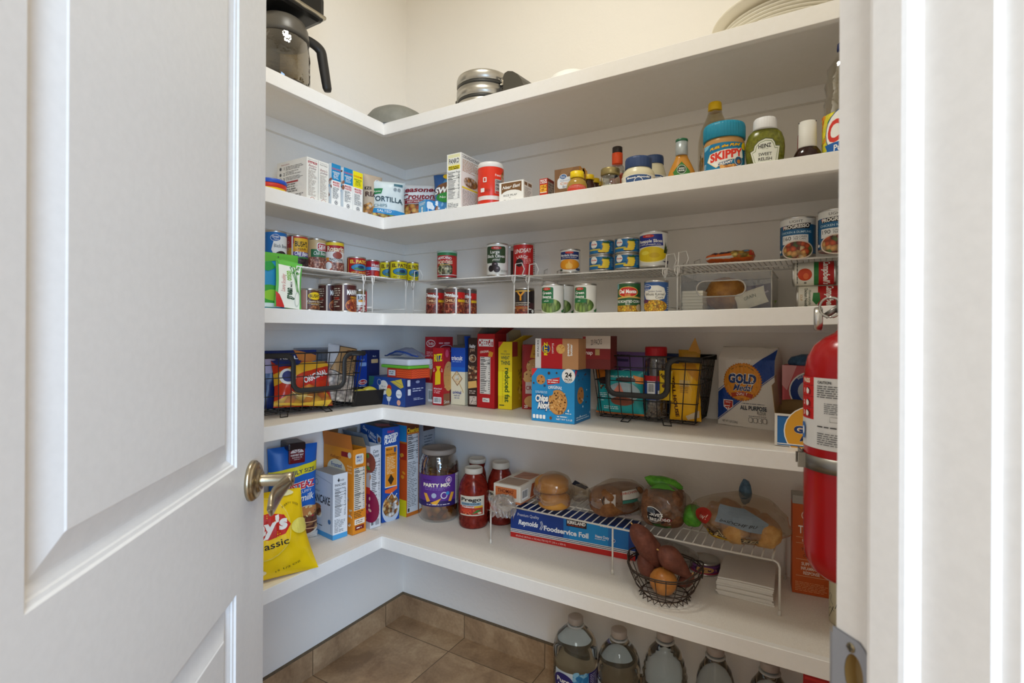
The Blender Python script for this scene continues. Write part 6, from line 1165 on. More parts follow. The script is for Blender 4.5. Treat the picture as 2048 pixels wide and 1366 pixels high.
put_pouch('yellow_chip_bag', 'large yellow chocolate morsel bag standing at the right end of the wire basket', 1338, 1402, yb + .042, 728, .05, '#e0a81c r.25', [('T', 'TOLL HOUSE', .2, .42, .06, '#4a2412', {'w': 1.3, 'r': -82, 'b': .04}), ('P', [(.4, .98), (.9, .7), (1, .78), (.8, 1)], '#c9881a'), ('B', .35, .62, .7, .72, '#c9a86a', .02), ('L', .38, .5, .66, .66, 5, '#a87a2a'), ('P', [(.55, .1), (.95, .2), (.95, .08), (.6, .03)], '#c9b89a'), ('S', [(.5, .95), (.75, .55)], .02, '#f0c84a')], 35, tilt=0)
put_pouch('morsel_bag', 'small folded yellow bag with brown lettering in front of the jar', 1318, 1345, yb + .030, 742, .018, '#e3bc22 r.3', [('T', 'NESTLE', .5, .75, .1, '#3a2418', {'w': .9, 'r': -40, 'b': .04}), ('C', .4, .5, .14, '#5a3420'), ('C', .6, .35, .1, WHT)], 36, base=zi + .06)
put_pouch('gold_foil_bag', 'gold bag with a pointed top corner, at the back of the wire basket', 1356, 1400, yb + .15, 700, .03, '#c9962a r.3', [('P', [(.1, .5), (.6, .9), (.9, .6)], '#b3821c')], 37)
cn = MB(); A = at_y(1392, yb + .12); zt_ = z_of(1392, 684, A.x, A.y); cn.add([(-.022, 0, 0), (.02, 0, 0), (.002, .002, .05), (0, .012, 0)], [(0, 1, 2), (1, 3, 2), (3, 0, 2), (0, 3, 1)], '#d89a26 r.35')
cn.build('bag_corner', bpy.data.objects['gold_foil_bag'], (.016, -.004, zt_ - .05 - zi))
bpy.data.objects['bag_corner'].location.z = z_of(1392, 706, A.x, A.y) - zi - .002
put_pouch('blue_snack_bag', 'dark blue bag standing at the very back of the wire basket', 1330, 1385, yb + .165, 708, .018, '#223a6a r.4', [], 38)
# flour bag
Wd, d, h, r, A, B, n = boxP(S2(-.2), (1435, 847.5), (1548.5, 861.8), None, 'r', 693)
def sackf(W, H, D, seed, top=.86):
    def F(a, b, side):
        x = a * 2 - 1; tt = min(1, max(0, (b - top) / (1 - top))); dz = D / 2 * (1 - tt * .9) * (1 - .10 * abs(x) ** 6)
        bul = .006 * math.sin(PI * min(1, b / top)) * (1 - x * x); nn = .0028 * noise.noise(Vector((x * 3 + seed, b * 6, side))) + .0016 * noise.noise(Vector((x * 11, b * 17, seed)))
        return (x * W / 2 * (1 - .02 * tt - .015 * math.sin(PI * b)), side * (dz + bul + nn), b * H * (1 + .012 * (x + 1) * 0 + .02 * noise.noise(Vector((x * 2, seed, 0))) * tt))
    return F
W0, H0, D0 = Wd, h * .975, .082; F = sackf(W0, H0, D0, 4)
m = MB(); FLC = '#dcd6cc r.6'
m.surf(lambda a, b: F(a, b, -1), 30, 34, FLC); m.surf(lambda a, b: F(1 - a, b, 1), 30, 34, FLC)
for s in (0, 1): m.surf(lambda a, b, s=s: tuple(Vector(F(s, b, -1)).lerp(Vector(F(s, b, 1)), a if s else 1 - a)), 6, 34, FLC)
m.add([F(i / 8, 0, -1) for i in range(9)] + [F(i / 8, 0, 1) for i in range(9)], [(i, i + 1, i + 10, i + 9) for i in range(8)], FLC)
FB = '#1c418c'
fl = [('P', [(.04, .47), (.47, .80), (1, 1.0), (1, .70), (.64, .52), (.30, .24), (.04, .06)][:0] or [(.0, .42), (1.0, .985), (1.0, .67), (.0, .075)], FB), ('P', [(0, .44), (1, 1.0), (1, 1.005 - .02 + .012), (0, .45)], '#2a4f9a'), ('P', [(0, .055), (1, .65), (1, .66), (0, .065)], FB), ('P', [(.5, 1), (.9, 1), (.42, .72), (.3, .8)], '#dcd6cc'),
      ('Z', .46, .57, .355, 44, '#c9781a'), ('C', .46, .57, .325, '#e09228'), ('C', .46, .57, .30, '#c9811f'), ('C', .46, .57, .292, '#e09228'), ('T', 'FAMILY BRAND IN THE USA', .46, .765, .018, '#4a2a12', {'w': .42, 'arc': .34, 'b': .01}), ('T', 'GOLD', .46, .61, .105, '#1c3a74', {'w': .50, 'b': .06, 'o': '#e8e4da', 'ow': .11}), ('T', 'Medal', .48, .50, .08, '#1c3a74', {'w': .36, 'sh': .35, 'b': .02, 'o': '#e8e4da', 'ow': .05}),
      ('P', [(.26, .42), (.46, .45), (.66, .42), (.64, .37), (.46, .4), (.28, .37)], '#b5401f'), ('T', 'QUALITY', .46, .42, .032, WHT, {'w': .2, 'b': .02}), ('T', '1880', .46, .355, .018, '#7a3a12', {}), ('P', [(.12, .33), (.3, .33), (.3, .24), (.21, .19), (.12, .24)], WHT), ('P', [(.13, .32), (.29, .32), (.29, .245), (.21, .2), (.13, .245)], '#b8382c'), ('L', .15, .24, .27, .31, 3, WHT),
      ('L', .46, .295, .88, .31, 1, '#2a3a5a'), ('T', 'ALL PURPOSE', .66, .25, .052, '#1c2a3c', {'w': .46, 'b': .025}), ('T', 'FLOUR', .8, .195, .04, '#4a4a4c', {'w': .15}), ('L', .58, .145, .88, .157, 1, '#2a3a5a')] + [('B', .58 + .08 * i, .07, .645 + .08 * i, .13, '#2a2a2a', .02) for i in range(4)] + [('B', .585 + .08 * i, .073, .64 + .08 * i, .127, '#dcd6cc', .018) for i in range(4)] + [('T', 'NET WT 5 LB (2.26kg)', .24, .055, .028, '#3a3a3c', {'w': .28})]
m.art(Art(W0, H0, *fl), lambda u, v, hh: (lambda p: (p[0], p[1] - hh - .0012, p[2]))(F(u / W0, min(v / H0, 1), -1)), cu=W0 / 30, cv=H0 / 34)
m.tube([F(0, 1, 0), F(.5, 1, 0), F(1, 1, 0)], .003, '#c9c2b4 r.6', 6)
mid = (A + B) / 2 + n * D0 * .5
m.build('flour_bag', None, (mid.x, mid.y, S2(-.2) + .0004), r, label='five pound paper bag of all purpose flour with round orange seal', category='bag')
# pink sugar bag behind, partly hidden by the extinguisher
yy = 1.69; A = at_y(1564.7, yy); zz = S2(A.x); W1 = .125; h1 = z_of(1590, 731, A.x + .03, yy) - zz
o = carton('sugar_bag', 'pink sugar bag with blue oval, blue twisted top, behind the fire extinguisher', W1, .075, h1, '#cf5c62 r.5', Vector((A.x + W1 / 2, yy + .038, zz)), 0, cat='bag', bev=.006,
   f=[('P', [(0, 1), (.3, 1), (.1, .62), (0, .7)], '#e0a0a0'), ('P', [(0, .4), (.2, .5), (.25, .3), (0, .1)], '#dc8a8c'), ('P', [(.3, 0), (.3, .2), (1, .2), (1, 0)], '#d5cdc4'), ('E', .62, .62, .48, .30, WHT), ('E', .62, .62, .45, .28, '#1f3f8c'), ('E', .58, .62, .26, .17, '#c9cfd8'), ('E', .66, .62, .22, .15, '#1f3f8c'), ('T', 'C&H', .72, .62, .17, WHT, {'w': .4, 'b': .04}), ('T', 'BAKING', .4, .84, .04, WHT, {'w': .2, 'r': 30}), ('T', 'PREMIUM', .62, .22, .045, INK, {'w': .5}), ('T', 'POWDERED', .66, .12, .08, INK, {'w': .7, 'b': .03})])
tw = MB(); tw.surf(lambda a, b: lump(a, b, (.05, .03, .022), 6), 20, 10, mottled('blue_film', '#33506e', '#4a6c8c', 60, .3, .5)); tw.build('twisted_top', o, (.0, 0, h1 + .010))
# open display box at the front edge
A = at_z(1549, 891, S2(-.1)); W1 = XR - A.x - .012; h1 = z_of(1549, 827, A.x, A.y) - S2(-.1); KR = '#a08358'
o = carton('display_box', 'low open cardboard tray with the same orange seal, at the shelf edge by the extinguisher', W1, .19, h1, KR, Vector((A.x + W1 / 2, A.y + .096, S2(0))), 0, open_top=True,
   f=[('R', 0, 0, 1, 1, '#dfdad0'), ('R', .03, .06, 1, .9, '#2468a8'), ('R', .03, .9, .3, .93, '#1c3f74'), ('C', .42, .48, .32, WHT), ('C', .42, .48, .308, '#e0a028'), ('T', 'GOLD', .42, .55, .2, '#1c3a74', {'w': .42, 'b': .06, 'o': WHT, 'ow': .1}), ('T', 'Medal', .42, .28, .16, '#1c3a74', {'w': .3, 'sh': .35, 'b': .02, 'o': WHT, 'ow': .05}), ('R', .03, .06, 1, .09, WHT), ('R', .03, .03, 1, .06, '#2468a8')])
fm = MB(); fm.box(-.0004, -.09, 0, .0004, .09, .07, KR); fm.box(-.0004, .02, .07, .0004, .09, .085, KR); fm.build('torn_side_flap', o, (-W1 / 2, 0, h1 - .001), (0, math.radians(-6), 0))
fm = MB(); fm.surf(lambda a, b: ((a - .5) * W1 * .9, -.02 * b * math.cos(a * 2) - .01, .030 * math.sin(b * PI * .5) + .004 * math.sin(a * 9)), 16, 5, KR); fm.build('torn_front_flap', o, (0, .02, h1 - .006))

# left run of this shelf: wire basket, boxes in the corner
zl = ZS[2] + .0003
A2 = Vector((-1.415, 1.335, 0)); rot_ = math.radians(81); u_ = Vector((math.cos(rot_), math.sin(rot_), 0)); A1 = A2 - u_ * .40; nn_ = Vector((-u_.y, u_.x, 0))
zT = z_of(728, 703, A2.x, A2.y)
basket('black wire basket on the left run, beside the door, holding snack bags', A1, A2, .205, zl, zT, 'black wire baskets', dip=(.34, .80), dipz=.40)
def inb(s, d): p = A1 + u_ * s + nn_ * d; return (p.x, p.y, zl + .0175)
ORG = food('printed_fritters', ['#e0a02a', '#d9822a', '#eab84a', '#c9641e'], 30)
pouch('corn_snack_bag', 'orange and red snack bag lettered ORIGINAL in the left wire basket', .20, .158, .065, '#c9361c r.22', [('P', [(0, .7), (.5, .95), (.9, 1), (1, .9), (.5, .72), (0, .45)], '#e3a82a'), ('P', [(.45, .55), (.95, .85), (1, .8), (.95, .6), (.5, .42)], '#c8281e'), ('P', [(0, .12), (.3, .3), (.55, .45), (.85, .3), (1, .1), (1, .02), (0, .02)], ORG), ('P', [(.0, .05), (.9, .0), (1, .12), (.4, .06), (0, .1)], '#e8b83a'), ('E', .2, .62, .13, .17, WHT), ('E', .2, .62, .09, .12, '#3a3f7a'), ('T', 'ORIGINAL', .68, .63, .12, WHT, {'w': .5, 'r': 20, 'b': .03}), ('P', [(.0, 1), (.5, 1), (.4, .86), (.1, .84)], '#1f2f6e'), ('S', [(.25, .3), (.35, .2), (.6, .18)], .012, '#f0d890')], inb(.205, .055), rot_ - .12, seed=41, fat=.5, lean=18, wr=.005, tilt=3)
pouch('potato_snack_bag', 'dark blue and red snack bag behind the orange one in the left basket', .21, .195, .04, '#1f2f66 r.25', [('P', [(.6, 1), (1, .9), (1, .6), (.7, .7)], '#c87a3a'), ('P', [(.75, .75), (1, .8), (1, .6)], '#2f8ac4'), ('E', .8, .74, .08, .04, WHT), ('T', 'REAL', .5, .86, .06, WHT, {'w': .3, 'b': .02}), ('L', .38, .7, .62, .82, 3, '#c9d0e4'), ('P', [(0, .9), (.3, .82), (.2, .6), (0, .6)], '#b8b0d0')], inb(.19, .125), rot_ - .1, seed=42, fat=.5, lean=8, wr=.004)
BN = food('dried_white_beans', ['#cdbba8', '#b8a694', '#dccdba', '#a8968a'], 75)
o = pouch('dried_bean_bag', 'clear bag of white beans with a brown paper tag in the left basket', .115, .205, .05, BN, [('R', 0, .62, 1, 1, '#a9a9ac r.2'), ('P', [(.05, .52), (.3, .86), (.34, .97), (.95, .97), (.98, .46), (.5, .44)], '#2a1f1a'), ('P', [(.07, .53), (.32, .86), (.36, .955), (.93, .955), (.96, .475), (.5, .455)], '#a07c52'), ('C', .68, .83, .15, '#4a2a1a'), ('C', .68, .83, .12, '#8a5a3a'), ('L', .36, .5, .88, .68, 6, '#5a4028')], inb(.338, .062), rot_ - .12, seed=43, fat=.55, lean=10, tilt=10)
# clear film bag at the back of the basket
FLM = clear('film', '#c9d0da', .12, .35, .93, .10)
cb = MB(); Fp = pouch_fn(.16, .20, .04, .5, 7, .006, -1); Fq = pouch_fn(.16, .20, .04, .5, 9, .006, 1)
cb.surf(lambda a, b: Fp(a * .16, b * .20), 14, 14, FLM); cb.surf(lambda a, b: Fq((1 - a) * .16, b * .20), 14, 14, FLM)
cb.build('clear_film_bag', None, inb(.31, .17), rot_ - .1, label='crumpled clear plastic bag rising at the back of the left basket', category='bag')
# black tray
c = at_z(718, 822, zl); TRY = '#1d1a19 r.25'
Pt = Vector((-1.475, 1.335, 0)); Qt = Vector((-1.430, 1.465, 0)); Lt = (Qt - Pt).length; rt = math.atan2(Qt.y - Pt.y, Qt.x - Pt.x)
t = thing('plastic_tray', 'black plastic produce tray wedged between the left basket and the pasta boxes', 'tray', ((Pt.x + Qt.x) / 2, (Pt.y + Qt.y) / 2, zl), rt); m = MB(); Dt = .13; ht = .058; k = .012
vs = []
for z, e in ((.0, k), (ht, 0), (ht, -.006), (ht - .003, -.006), (ht - .003, .0025), (.003, k + .002)):
    vs += [(-Lt / 2 + e, e, z), (Lt / 2 - e, e, z), (Lt / 2 - e, Dt - e, z), (-Lt / 2 + e, Dt - e, z)]
m.add(vs, [(3, 2, 1, 0)] + [(4 * j + i, 4 * j + (i + 1) % 4, 4 * j + 4 + (i + 1) % 4, 4 * j + 4 + i) for j in range(5) for i in range(4)] + [(20, 21, 22, 23)], TRY); m.build('tray_body', t)
def pepper(name, lab, path, rad, col, tip='#d8d8c4 r.4', cat='vegetable', sc=None):
    m = MB(); n = len(path); P_ = [Vector(p) for p in path]; m.tube(P_, rad, col, 14); m.build(name, None, None, None, label=lab, category=cat)
up = Vector((math.cos(rt), math.sin(rt), 0)); un = Vector((-up.y, up.x, 0)); T0 = Vector(((Pt.x + Qt.x) / 2, (Pt.y + Qt.y) / 2, zl))
for i, (o1, o2, ll, ang, nm) in enumerate(((-.022, .035, .075, .2, 'nearer the basket'), (.022, .050, .06, -.3, 'nearer the spaghetti box'))):
    pts = []; rr = []
    for j in range(9):
        q = j / 8; p = T0 + up * (o1 + (q - .5) * ll * math.cos(ang)) + un * (o2 + (q - .5) * ll * math.sin(ang)) + Vector((0, 0, .036 + .012 * math.sin(q * 3) + .006 * i)); pts.append(p); rr.append(.0125 * math.sin(PI * (.12 + .8 * q)) ** .6 + .0012)
    pepper('yellow_pepper', 'small yellow pepper in the black tray, ' + nm, pts, rr, '#d0bc3c r.3')
# spaghetti box on its side, white lidded tub and striped box on top, tall pasta boxes
Ws, ds, hs, rs, As, Bs, ns = boxP(zl, (742, 805), (810.5, 814.5), None, 'r', 758)
As = Bs - (Bs - As).normalized() * .215; Ws = .215
mid = (As + Bs) / 2 + ns * .05
carton('spaghetti_box', 'large dark blue spaghetti box lying in the shelf corner', Ws, .10, hs, '#23468e', Vector((mid.x, mid.y, zl)), rs,
  f=[('P', [(.0, 1), (.16, 1), (.12, .7), (0, .6)], '#2f6a5c'), ('C', .42, .62, .13, '#c9d6e8'), ('C', .42, .62, .122, '#e0dcd4'), ('C', .30, .80, .055, WHT), ('C', .30, .80, .05, '#1f4a8c'), ('T', 'thin cut', .42, .67, .06, '#2a3a6a', {'w': .12}), ('T', 'Spaghetti', .42, .55, .09, '#2a3a6a', {'w': .2}), ('P', [(.60, .86), (.9, .98), (.96, .70), (.88, .64)], '#cdb83e'), ('S', [(.62, .86), (.9, .68)], .006, '#23468e'), ('S', [(.7, .92), (.93, .76)], .006, '#23468e'), ('C', .58, .62, .06, '#c23a24'), ('C', .57, .46, .075, '#d8c25a'), ('P', [(.5, .3), (.64, .3), (.6, .14), (.54, .14)], '#c9cfd8'), ('R', .565, 0, .58, .16, '#c9cfd8'), ('C', .84, .44, .075, WHT), ('C', .84, .44, .07, '#dfe4ec'), ('T', 'Spaghetti', .84, .42, .045, '#2a3a6a', {'w': .11}), ('E', .3, .12, .05, .1, '#c98a7a'), ('E', .84, .13, .05, .1, '#d8a08a')],
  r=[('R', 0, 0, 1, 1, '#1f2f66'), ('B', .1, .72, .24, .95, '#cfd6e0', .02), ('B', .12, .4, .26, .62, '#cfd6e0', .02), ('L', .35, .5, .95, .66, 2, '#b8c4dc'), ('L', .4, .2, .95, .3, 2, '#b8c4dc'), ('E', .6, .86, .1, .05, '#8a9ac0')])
ztop = zl + hs + .0006; mid2 = (As + Bs) / 2 + ns * .055 + (Bs - As).normalized() * .055
hb = .035
carton('striped_box', 'flat orange-red box with wavy stripes on top of the spaghetti box', .14, .09, hb, '#cf4424', Vector((mid2.x + .006, mid2.y, ztop)), rs - .02,
  f=[('R', 0, 0, .38, 1, '#b8382c'), ('R', .05, .2, .34, .8, '#cdd2d4'), ('L', .08, .3, .3, .7, 2, '#5a6a7a')] + [('S', [(.40 + .05 * k2, .12 + .22 * j + .06 * (k2 % 2)) for k2 in range(13)], .022, '#e8642e') for j in range(4)],
  r=[('R', 0, 0, 1, 1, '#c8402a')] + [('S', [(.03 + .1 * k2, .12 + .22 * j + .07 * (k2 % 2)) for k2 in range(10)], .03, '#e8642e') for j in range(4)])
zt2 = ztop + hb + .0006; t = thing('food_container', 'rectangular food container, white lid with lime green seal, above the striped box', 'container', (mid2.x - .012, mid2.y, ztop + hb + .0006), rs - .05)
m = MB(); m.box(-.085, -.05, 0, .085, .05, .012, '#6ab83a r.4', .005); m.build('green_seal', t)
m = MB(); m.box(-.088, -.053, .0122, .088, .053, .036, '#c9d2dc r.35', .007); m.build('lid', t)
m = MB(); m.box(-.07, -.04, -hb * .0, .07, .04, -.0001 + .001, '#8a9aa0 r.3'); m.build('base', t)
zt3 = zt2 + .0368
zbag = MB(); 
def ham(a, b):
    x = (a - .5) * .19; return (x, (b - .5) * .10 * (.6 + .4 * math.sin(PI * a)), .006 + .035 * math.sin(PI * min(1, a * .95)) ** 1.5 * math.sin(PI * (.1 + .8 * b)) + .005 * noise.noise(Vector((a * 8, b * 6, 1))))
zbag.surf(ham, 22, 10, clear('zip_film', '#8fa0c4', .15, .4, .8, .35)); zbag.tube([Vector(ham(i / 14, .1)) + Vector((0, -.002, .002)) for i in range(15)], .0028, '#1f3f86 r.35', 6)
zbag.build('zip_bag', None, (mid2.x - .005, mid2.y, zt3), rs, label='clear zip bag with a dark blue zip draped over the food container', category='bag')
PB = lambda c1: [('E', .5, .58, .36, .06, '#c9ccd8'), ('E', .5, .58, .33, .05, '#c01f2a'), ('T', 'Barilla', .5, .58, .05, WHT, {'w': .5, 'sh': .2, 'b': .02})]
dB = (Bs - As).normalized()
for i, (pa, pb, pt, base, cc, dy) in enumerate(((707, 729, 708, zl, '#1f3f9a', .0), (729.7, 752.4, 700, zl + .0, '#1c2450', .0))):
    Pp = Vector((-1.585 + .036 * i * 0, 0, 0)); xx = -1.600 + .012 * i
    a_, b_ = at_x(pa, xx), at_x(pb, xx); wv = (b_.y - a_.y); ca = face_cam(xx, (a_.y + b_.y) / 2); Wv = wv * math.cos(R90 - ca - .0) * 1.0
    hv = z_of((pa + pb) / 2, pt, xx, (a_.y + b_.y) / 2) - base
    carton('pasta_box', ('royal blue pasta box standing behind the black tray', 'dark navy pasta box standing beside the royal blue one')[i], wv * .92, .045, hv, cc, Vector((xx - .0, (a_.y + b_.y) / 2, base)), R90 - .0,
       f=[('T', 'No. %d' % (5 + i), .5, .88, .03, WHT, {'w': .3}), ('B', .2, .74, .85, .82, '#c9a878' if i else '#8aa8d8', .06), ('E', .5, .4, .42, .06, WHT), ('E', .5, .4, .38, .05, '#c01f2a'), ('T', 'Barilla', .5, .4, .05, WHT, {'w': .6, 'sh': .2}), ('L', .15, .25, .85, .33, 2, '#c9d6f0'), ('L', .15, .08, .85, .2, 3, '#c9d6f0')])

# ---------------------------------------------------------------- lowest shelf, left run
z1 = ZS[1]
def S1(x): return SZ(1, x)
zq = z1 + .0003
POT = food('printed_potato', ['#e0cc8a', '#d4b86a', '#ead9a0'], 12)
CH_ = [('C', .47, .585, .31, '#e8d060'), ('C', .47, .585, .30, '#f0c814'), ('P', [(.16, .66), (.3, .73), (.5, .76), (.7, .72), (.78, .6), (.7, .50), (.5, .46), (.3, .5), (.2, .56)], '#c8281c'), ('T', "Lay's", .47, .61, .155, WHT, {'w': .54, 'b': .05, 'r': 8, 'sh': .15}), ('T', 'Classic', .52, .40, .075, '#2a2418', {'w': .42, 'r': 6, 'b': .01}), ('E', .16, .20, .26, .10, POT), ('E', .34, .10, .15, .045, '#e9dcae'), ('E', .9, .56, .12, .09, '#e9dc6a'), ('T', 'PARTY SIZE', .8, .84, .022, '#4a3a10', {'w': .24, 'arc': .2}), ('T', '15 1/2 OZ', .7, .12, .02, '#3a4a10', {'w': .26, 'r': 12}), ('E', .74, .955, .13, .03, '#e9e0a8')]
pb = Vector((-1.420, .958, 0)); rb = math.radians(70)
pouch('potato_chip_bag', 'big yellow potato chip bag standing at the front of the lowest shelf by the door', .285, .252, .085, '#ecc614 r.22', CH_, (pb.x, pb.y, zq), rb, seed=51, fat=.55, lean=12, wr=.006, flare=.10, grid=(34, 40), taper=.24, tilt=2)
# blue pancake mix bag with a dark red clip
Wd = .172; pm = Vector((-1.610, 1.190, 0)); rm_ = math.radians(72); ph = z_of(595, 893, pm.x, pm.y) - zq
PKS = food('printed_pancakes', ['#c98a50', '#9a5a34', '#d8a870', '#7a3a24'], 40)
o = pouch('pancake_mix_bag', 'tall blue buttermilk pancake mix bag with yellow band and chip clip', Wd, ph, .06, '#1f66c0 r.35', [('P', [(0, .66), (1, .72), (1, .82), (0, .76)], '#e9dc2a'), ('T', 'FAMILY SIZE', .58, .735, .04, '#1c2f5c', {'w': .70, 'b': .02, 'r': 3}), ('T', 'KRUSTEAZ', .5, .585, .065, '#d83a4a', {'w': .86, 'b': .04, 'o': WHT, 'ow': .1, 'r': 4}), ('T', 'LIGHT & FLUFFY', .5, .515, .03, WHT, {'w': .7, 'r': 4}), ('T', 'Buttermilk', .52, .45, .07, WHT, {'w': .8, 'sh': .35, 'b': .02, 'r': 6}), ('L', .3, .385, .95, .4, 1, WHT), ('E', .76, .2, .36, .17, '#dcd2c4'), ('E', .76, .21, .33, .15, PKS), ('E', .76, .31, .28, .05, '#c9854a'), ('D', .55, .24, .95, .36, 14, .03, ['#3a3a6a', '#b8283c', '#e0c890']), ('S', [(.45, .2), (1.0, .17)], .02, '#e0b080'), ('S', [(.45, .14), (1.0, .1)], .02, '#e0b080'), ('P', [(.3, .03), (1, .06), (1, 0), (.3, 0)], '#cfc8c0')], (pm.x, pm.y, zq), rm_, seed=52, fat=.35, wr=.003, lean=0)
ck = thing('bag_clip', 'dark red and black clip pinching the top of the blue pancake bag', 'clip', (pm.x, pm.y, zq + ph - .052), rm_)
m = MB(); m.box(-.028, -.043, 0, .028, -.036, .062, '#6a0f1c r.25', .004); m.build('front_paddle', ck)
mb_ = MB(); mb_.art(Art(.056, .062, ('E', .5, .62, .4, .2, '#d8ccc8'), ('P', [(.08, .60), (.92, .60), (.92, .2), (.08, .2)], '#6a0f1c'), ('S', [(.5, .6), (.5, .82)], .03, '#6a0f1c'), ('S', [(.5, .6), (.28, .78)], .03, '#6a0f1c'), ('S', [(.5, .6), (.72, .78)], .03, '#6a0f1c'), ('T', 'HARVEST BAY', .5, .48, .1, '#e8dcd8', {'w': .78, 'b': .03}), ('T', 'RESERVE', .5, .34, .08, '#e8dcd8', {'w': .6}), ('L', .3, .2, .7, .26, 1, '#e8dcd8')), lambda u, v, h: (-.028 + u, -.0433 - h, v)); mb_.build('lettering', ck)
m = MB(); m.box(-.030, -.044, .045, .030, .044, .072, '#241418 r.3', .006); m.box(-.028, .036, 0, .028, .043, .05, '#241418 r.3', .003); m.build('spring_back', ck)
# boxes
zc = zq
cart('pancake_box', 'white pancake mix box with a pale blue base stripe, beside the blue bag', zc, (665.5, 1081.5), (695, 1071.5), None, 'l', 944, '#dfe1e4', D=.125,
  f=[('R', 0, 0, 1, .075, '#4a9cd0'), ('P', [(.3, .9), (.4, .94), (.44, .9), (.4, .87)], '#2a2a2a'), ('T', 'Kodiak', .6, .9, .035, '#3a3a3a', {'w': .34, 'sh': .3}), ('T', 'PANCAKE', .5, .83, .04, '#2a2a2a', {'w': .74, 'b': .01}), ('T', 'Nutrition Facts', .48, .775, .022, INK, {'w': .74, 'b': .01}), ('N', .08, .34, .92, .76, '#3a3a3a', '#dfe1e4', 18), ('L', .1, .1, .9, .31, 9, '#7a7a7c')],
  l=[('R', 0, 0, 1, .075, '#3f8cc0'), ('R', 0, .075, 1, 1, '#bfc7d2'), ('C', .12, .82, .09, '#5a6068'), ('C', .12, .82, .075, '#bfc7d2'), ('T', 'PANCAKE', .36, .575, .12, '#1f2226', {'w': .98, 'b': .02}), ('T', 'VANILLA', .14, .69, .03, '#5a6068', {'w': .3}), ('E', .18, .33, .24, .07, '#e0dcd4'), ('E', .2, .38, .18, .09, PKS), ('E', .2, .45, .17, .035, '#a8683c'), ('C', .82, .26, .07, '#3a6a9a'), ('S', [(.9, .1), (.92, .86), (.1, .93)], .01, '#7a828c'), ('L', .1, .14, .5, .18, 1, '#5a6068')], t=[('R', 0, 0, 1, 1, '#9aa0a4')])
OR = '#d98620'
cart('cereal_box', 'orange frosted cereal box with torn brown top flaps', zc, (704.6, 1071.5), (732, 1061.6), None, 'l', 895, OR, D=.185,
  f=[('B', .2, .82, .8, .94, '#e0dcd0', .1), ('T', 'MILK', .5, .905, .03, '#2a4a8a', {'w': .4, 'b': .02}), ('T', 'DAILY', .5, .865, .03, '#2a4a8a', {'w': .42, 'b': .02}), ('T', 'ORIGINAL', .5, .80, .016, '#7a3a10', {'w': .55}), ('N', .1, .28, .9, .78, '#2a2a28', '#dcd6c8', 22), ('L', .1, .19, .9, .27, 4, '#6a4a20'), ('B', .15, .11, .9, .175, '#e8e0d0', .03), ('L', .25, .12, .85, .165, 2, '#7a5a3a'), ('R', .2, .045, .85, .095, '#7a1f1c'), ('L', .3, .055, .75, .085, 1, WHT)],
  l=[('E', .45, .72, .32, .13, '#d8d0b8'), ('T', 'Frosted', .45, .78, .05, '#1f4a86', {'w': .36, 'b': .02}), ('T', 'Mini', .45, .70, .06, '#1f4a86', {'w': .26, 'b': .03}), ('T', "Kellogg's", .42, .88, .035, '#7a2a1c', {'w': .36, 'sh': .4}), ('B', .62, .9, .86, .96, '#8a1f24', .02), ('C', .9, .93, .06, '#d8d0c0'), ('T', 'Whole', .9, .8, .025, '#f0d8a0', {}), ('T', 'Grain', .9, .765, .025, '#f0d8a0', {}), ('T', 'Cereal', .9, .73, .025, '#f0d8a0', {}), ('D', .5, .1, .98, .45, 40, .03, ['#cdb890', '#a8b0b8', '#e3dcc8', '#a8784a'])],
  open_top=True, flaps=[('l', .055, 8, '#c9742a'), ('r', .04, -20, '#8f7a5c'), ('b', .05, -8, '#a0764a')])
cart('cereal_box', 'white cereal box with a crumpled inner bag sticking out, right of the orange one', zc, (740, 1059), (761.5, 1051.6), None, 'l', 889, '#d9dadd', D=.165,
  f=[('T', 'Corn', .5, .93, .04, '#3a4a5a', {'w': .5, 'sh': .3, 'b': .02}), ('T', 'Crunch', .52, .88, .04, '#3a4a5a', {'w': .6, 'sh': .3, 'b': .02}), ('N', .08, .36, .92, .84, '#2f3034', '#d9dadd', 22), ('L', .08, .14, .92, .34, 10, '#7a7c80'), ('R', .1, .04, .3, .09, '#6a6c70'), ('R', .5, .03, .85, .1, '#a0a2a8')],
  l=[('R', 0, 0, 1, 1, '#c4bcbc'), ('E', .95, .8, .25, .12, '#8a4a3c'), ('D', .65, .6, 1, .9, 14, .06, ['#5a8a3a', '#c9a080', '#8a4a3c']), ('E', .95, .28, .4, .2, '#8a1f4a'), ('D', .6, .1, 1, .4, 20, .05, ['#c92a4a', '#6a2a3a', '#d8b8a0']), ('R', .75, .42, 1, .5, '#c8382c')],
  open_top=True, flaps=[('l', .05, 18, '#77808a'), ('b', .05, -10, '#8a8274')])
bm_ = MB(); bm_.surf(lambda a, b: lump(a, b, (.055, .018, .03), 12), 24, 12, mottled('inner_liner', '#7c8288', '#a8adb2', 40, .3, .9, dist=.006)); o = bpy.data.objects['cereal_box.001']; bm_.build('liner_bag', o, (0, .05, .316))
FFB = '#1a4a9e'
